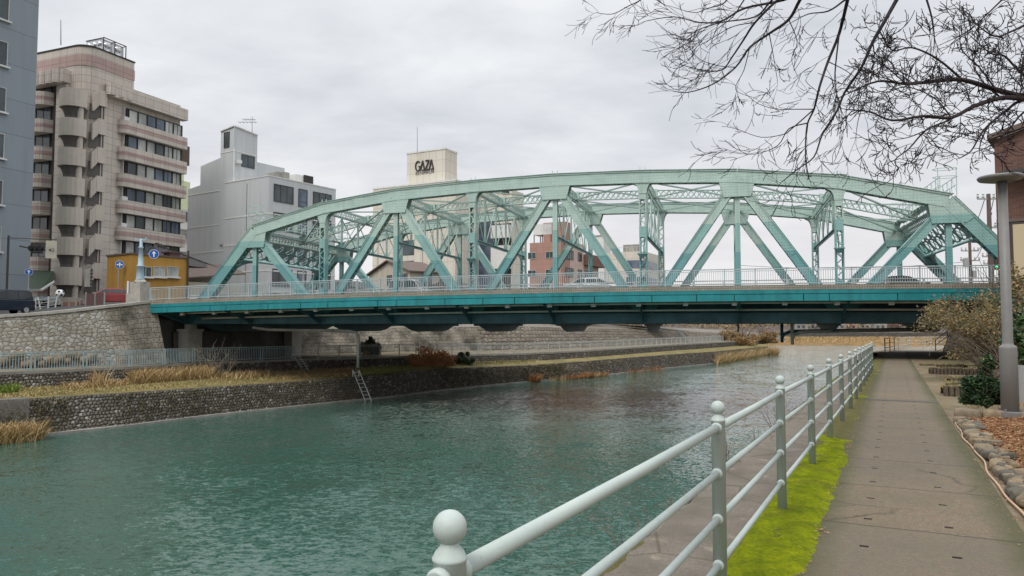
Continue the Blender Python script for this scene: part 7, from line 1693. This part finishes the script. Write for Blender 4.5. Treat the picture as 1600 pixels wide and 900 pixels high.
# ---- bare trees overhead: limbs follow the branches of the photo at their own distance, twigs grow from them
def px_branch(zl_, Y0, Y1):      # points measured in the enlarged view of the top right corner
    n = len(zl_); return [at(900 + x * 0.4375, y * 0.4375, Y0 + (Y1 - Y0) * i / max(1, n - 1) + 0.12 * math.sin(i * 2.1 + x)) for i, (x, y) in enumerate(zl_)]
def smooth(pts, m_=4):
    out = []
    for i in range(len(pts) - 1):
        p0, p1, p2, p3 = pts[max(0, i - 1)], pts[i], pts[i + 1], pts[min(len(pts) - 1, i + 2)]
        for k in range(m_):
            t = k / m_; out.append(0.5 * ((2 * p1) + (p2 - p0) * t + (2 * p0 - 5 * p1 + 4 * p2 - p3) * t * t + (3 * p1 - p0 - 3 * p2 + p3) * t ** 3))
    out.append(pts[-1]); return out
def limb(mb, pts, r0, r1, every, l0, depth, style, start=0.0):
    sp_ = smooth(pts); n = len(sp_); mb.tube(sp_, [r0 + (r1 - r0) * (i / (n - 1)) ** 0.8 for i in range(n)], 7, False)
    acc = 0
    for i in range(1, n):
        sl_ = (sp_[i] - sp_[i - 1]).length; acc += sl_
        if i / n < start: continue
        while acc > every:
            acc -= every * random.uniform(.7, 1.4); d = (sp_[i] - sp_[i - 1]).normalized(); ax_ = d.orthogonal().normalized(); ax_.rotate(Matrix.Rotation(random.uniform(0, 6.28), 3, d)); ax_.y *= 0.75
            if style == 'A': nd = (d * 0.55 + ax_ * .75 + Z * 0.28).normalized(); grow(mb, sp_[i], nd, l0 * random.uniform(.45, 1.2), r1 * random.uniform(.7, 1.0), depth, .26, 0.035, 5, (2, 4), (.45, .72), .95, 5, None, .0048)
            else: nd = (d * 0.95 + ax_ * .62 - Z * 0.08).normalized(); grow(mb, sp_[i], nd, l0 * random.uniform(.5, 1.25), r1 * random.uniform(.45, .7), depth, .14, -0.004, 6, (2, 3), (.42, .72), .62, 4, None, .0030)
    # the tip runs on
    d = (sp_[-1] - sp_[-3]).normalized(); grow(mb, sp_[-1], d, l0 * .7, r1 * .8, depth, .15, 0, 5, (2, 3), (.5, .7), .7, 4, None, .002)
    return sp_
random.seed(33)
tB = PT(2.6, 6.6); tB.z = 0.02; rootB = thing('bare_tree', 'bare tree of long drooping black branches with fine twigs hanging in from the top edge', 'tree', tB)
mb = MB(); fork = tB + Vector((-0.35, 0.1, 4.6)); mb.tube([tB - Z * 0.3, tB + Z * 0.4, tB + Vector((-.1, 0, 2.2)), tB + Vector((-.2, 0.05, 3.6)), fork], [0.2, 0.165, 0.14, 0.125, 0.11], 12, False); mb.build('trunk', M['barkB'], rootB)
Bl = [([(985, -60), (970, 0), (940, 120), (900, 220), (870, 310), (850, 390), (825, 450), (820, 560), (832, 640)], .024, .006, 6.6, 7.2, 1),
      ([(1180, -60), (1145, 0), (1100, 80), (1060, 150), (1020, 240), (960, 330), (930, 400), (880, 480), (850, 560), (790, 605), (735, 650)], .024, .005, 6.0, 6.6, 1),
      ([(840, -60), (800, 0), (760, 70), (690, 120), (620, 170), (570, 240), (490, 300), (400, 330), (345, 325)], .026, .005, 7.2, 8.4, 1),
      ([(800, -60), (720, 0), (640, 80), (600, 140), (560, 200), (520, 250), (450, 250), (370, 230)], .020, .005, 7.0, 8.0, 1),
      ([(860, -50), (740, 0), (600, 30), (520, 75), (440, 80), (350, 60), (250, 75)], .022, .005, 7.4, 8.8, 1),
      ([(300, -60), (230, 0), (190, 20), (130, 50), (70, 45)], .012, .004, 8.4, 9.2, 1),
      ([(760, -40), (700, 0), (640, 60), (520, 80), (430, 110), (360, 165)], .016, .004, 7.1, 8.2, 1),
      ([(1010, -40), (960, 0), (900, 40), (830, 50), (770, 80)], .016, .004, 6.5, 7.0, 1),
      ([(825, 440), (760, 460), (720, 520), (640, 550), (560, 545)], .009, .003, 7.1, 7.5, 0), ([(850, 390), (770, 460), (740, 480), (660, 490), (575, 460)], .009, .003, 7.0, 7.5, 0),
      ([(850, 390), (790, 390), (720, 390), (650, 370), (600, 330)], .007, .003, 7.0, 7.6, 0), ([(620, 170), (600, 250), (570, 320), (640, 350)], .007, .003, 7.8, 8.0, 0),
      ([(1060, 150), (1065, 210), (1050, 260)], .008, .003, 6.2, 6.3, 0), ([(940, 120), (925, 260), (930, 330), (950, 410), (940, 500)], .010, .003, 6.8, 6.9, 0), ([(1240, -40), (1270, 60), (1280, 140), (1275, 190)], .013, .003, 6.0, 6.2, 1), ([(1560, -40), (1500, 20), (1400, 110), (1300, 160)], .012, .003, 6.2, 6.6, 1),
      ([(640, 80), (560, 95), (480, 140), (435, 165)], .008, .003, 7.6, 7.9, 0), ([(690, 120), (705, 200), (720, 290)], .007, .003, 7.5, 7.6, 0), ([(760, 70), (790, 150), (770, 210), (790, 270)], .007, .003, 7.3, 7.5, 0), ([(900, 220), (960, 250), (1015, 290)], .007, .003, 6.9, 6.8, 0), ([(570, 240), (510, 235), (440, 210), (390, 150)], .007, .003, 8.0, 8.3, 0), ([(560, -40), (530, 10), (470, 30), (420, 45), (330, 20)], .012, .003, 7.8, 8.6, 1), ([(1020, 240), (1040, 330), (1010, 420), (1000, 480)], .007, .003, 6.3, 6.4, 0), ([(640, -50), (600, 0), (560, 60), (500, 110), (480, 170)], .012, .003, 7.4, 8.0, 1)]
mb = MB(); mf = MB()
for pts, r0, r1, Y0, Y1, main in Bl:
    P = px_branch(pts, Y0, Y1)
    if main:
        mid = (P[0] + fork) / 2 + Vector((0.1, 0.1, 0.45)); mb.tube(smooth([fork, mid, P[0]], 5), [0.075 + (r0 - 0.075) * (i / 10) for i in range(11)], 8, False)
    limb(mb, P, r0 * 0.8, r1 * 0.8, 0.22, 0.40, 2, 'B', 0.08)
mb.build('branches', M['barkB'], rootB)
random.seed(44)
tA = PT(3.15, 11.0); tA.z = 0.1; rootA = thing('bare_tree', 'bare tree with thick knobbly purplish boughs and short upturned twigs at the right edge', 'tree', tA)
mb = MB(); fk = at(1640, 152, 9.6); mb.tube(smooth([tA - Z * 0.3, tA + Z * 1.2, (tA + fk) / 2 + Vector((0.5, 0, .6)), fk + Vector((.5, 0.1, .15)), fk], 3), [0.15 - 0.007 * i for i in range(13)], 12, False); mb.tube(smooth([(tA + fk) / 2 + Vector((0.5, 0, .6)), fk + Vector((.35, 0.1, 1.0)), at(1640, 20, 9.6)], 4), [0.09 - .004 * i for i in range(9)], 9, False); mb.build('trunk', M['barkA'], rootA)
Al = [([(1692, 348), (1600, 345), (1500, 320), (1380, 285), (1280, 290), (1180, 300), (1080, 290), (980, 330)], .050, .008, 9.6, 9.0, 0), ([(1380, 285), (1290, 210), (1200, 170), (1130, 180), (1090, 120), (1080, 95)], .016, .005, 9.4, 9.0, 0),
      ([(1692, 352), (1600, 352), (1520, 350), (1420, 380), (1340, 420), (1240, 415), (1130, 430), (1050, 400), (960, 390)], .042, .006, 9.5, 8.7, 0), ([(1420, 380), (1330, 430), (1250, 465), (1190, 530), (1140, 570), (1150, 600)], .016, .005, 9.2, 8.8, 0),
      ([(1692, 355), (1590, 360), (1530, 400), (1470, 450), (1440, 490), (1410, 540), (1370, 565)], .024, .006, 9.4, 9.0, 0), ([(1470, 450), (1445, 510), (1440, 555)], .012, .004, 9.1, 9.0, 0), ([(1692, 360), (1600, 400), (1540, 470), (1480, 520), (1420, 545)], .018, .005, 9.9, 9.6, 0),
      ([(1692, 45), (1620, 80), (1560, 110), (1500, 130), (1440, 95), (1410, 60)], .020, .006, 9.6, 9.2, 0), ([(1692, 60), (1610, 180), (1590, 280), (1600, 320)], .02, .007, 9.4, 9.2, 0), ([(1692, 330), (1590, 260), (1530, 200), (1480, 190), (1410, 130)], .022, .006, 9.7, 9.6, 0), ([(1500, 320), (1440, 240), (1380, 180), (1370, 120)], .013, .005, 9.5, 9.5, 0), ([(1340, 420), (1280, 350), (1180, 310), (1100, 330), (1010, 290)], .010, .004, 9.1, 9.0, 0),
      ([(1520, 350), (1460, 300), (1420, 230), (1440, 160)], .012, .004, 9.6, 9.7, 0), ([(1180, 300), (1110, 240), (1060, 200)], .010, .004, 9.1, 9.0, 0), ([(1250, 465), (1190, 490), (1130, 500)], .008, .004, 9.0, 8.8, 0)]
mb = MB()
for pts, r0, r1, Y0, Y1, main in Al: limb(mb, px_branch(pts, Y0, Y1), r0, r1, 0.115, 0.40, 2, 'A', 0.04)
mb.build('branches', M['barkA'], rootA)
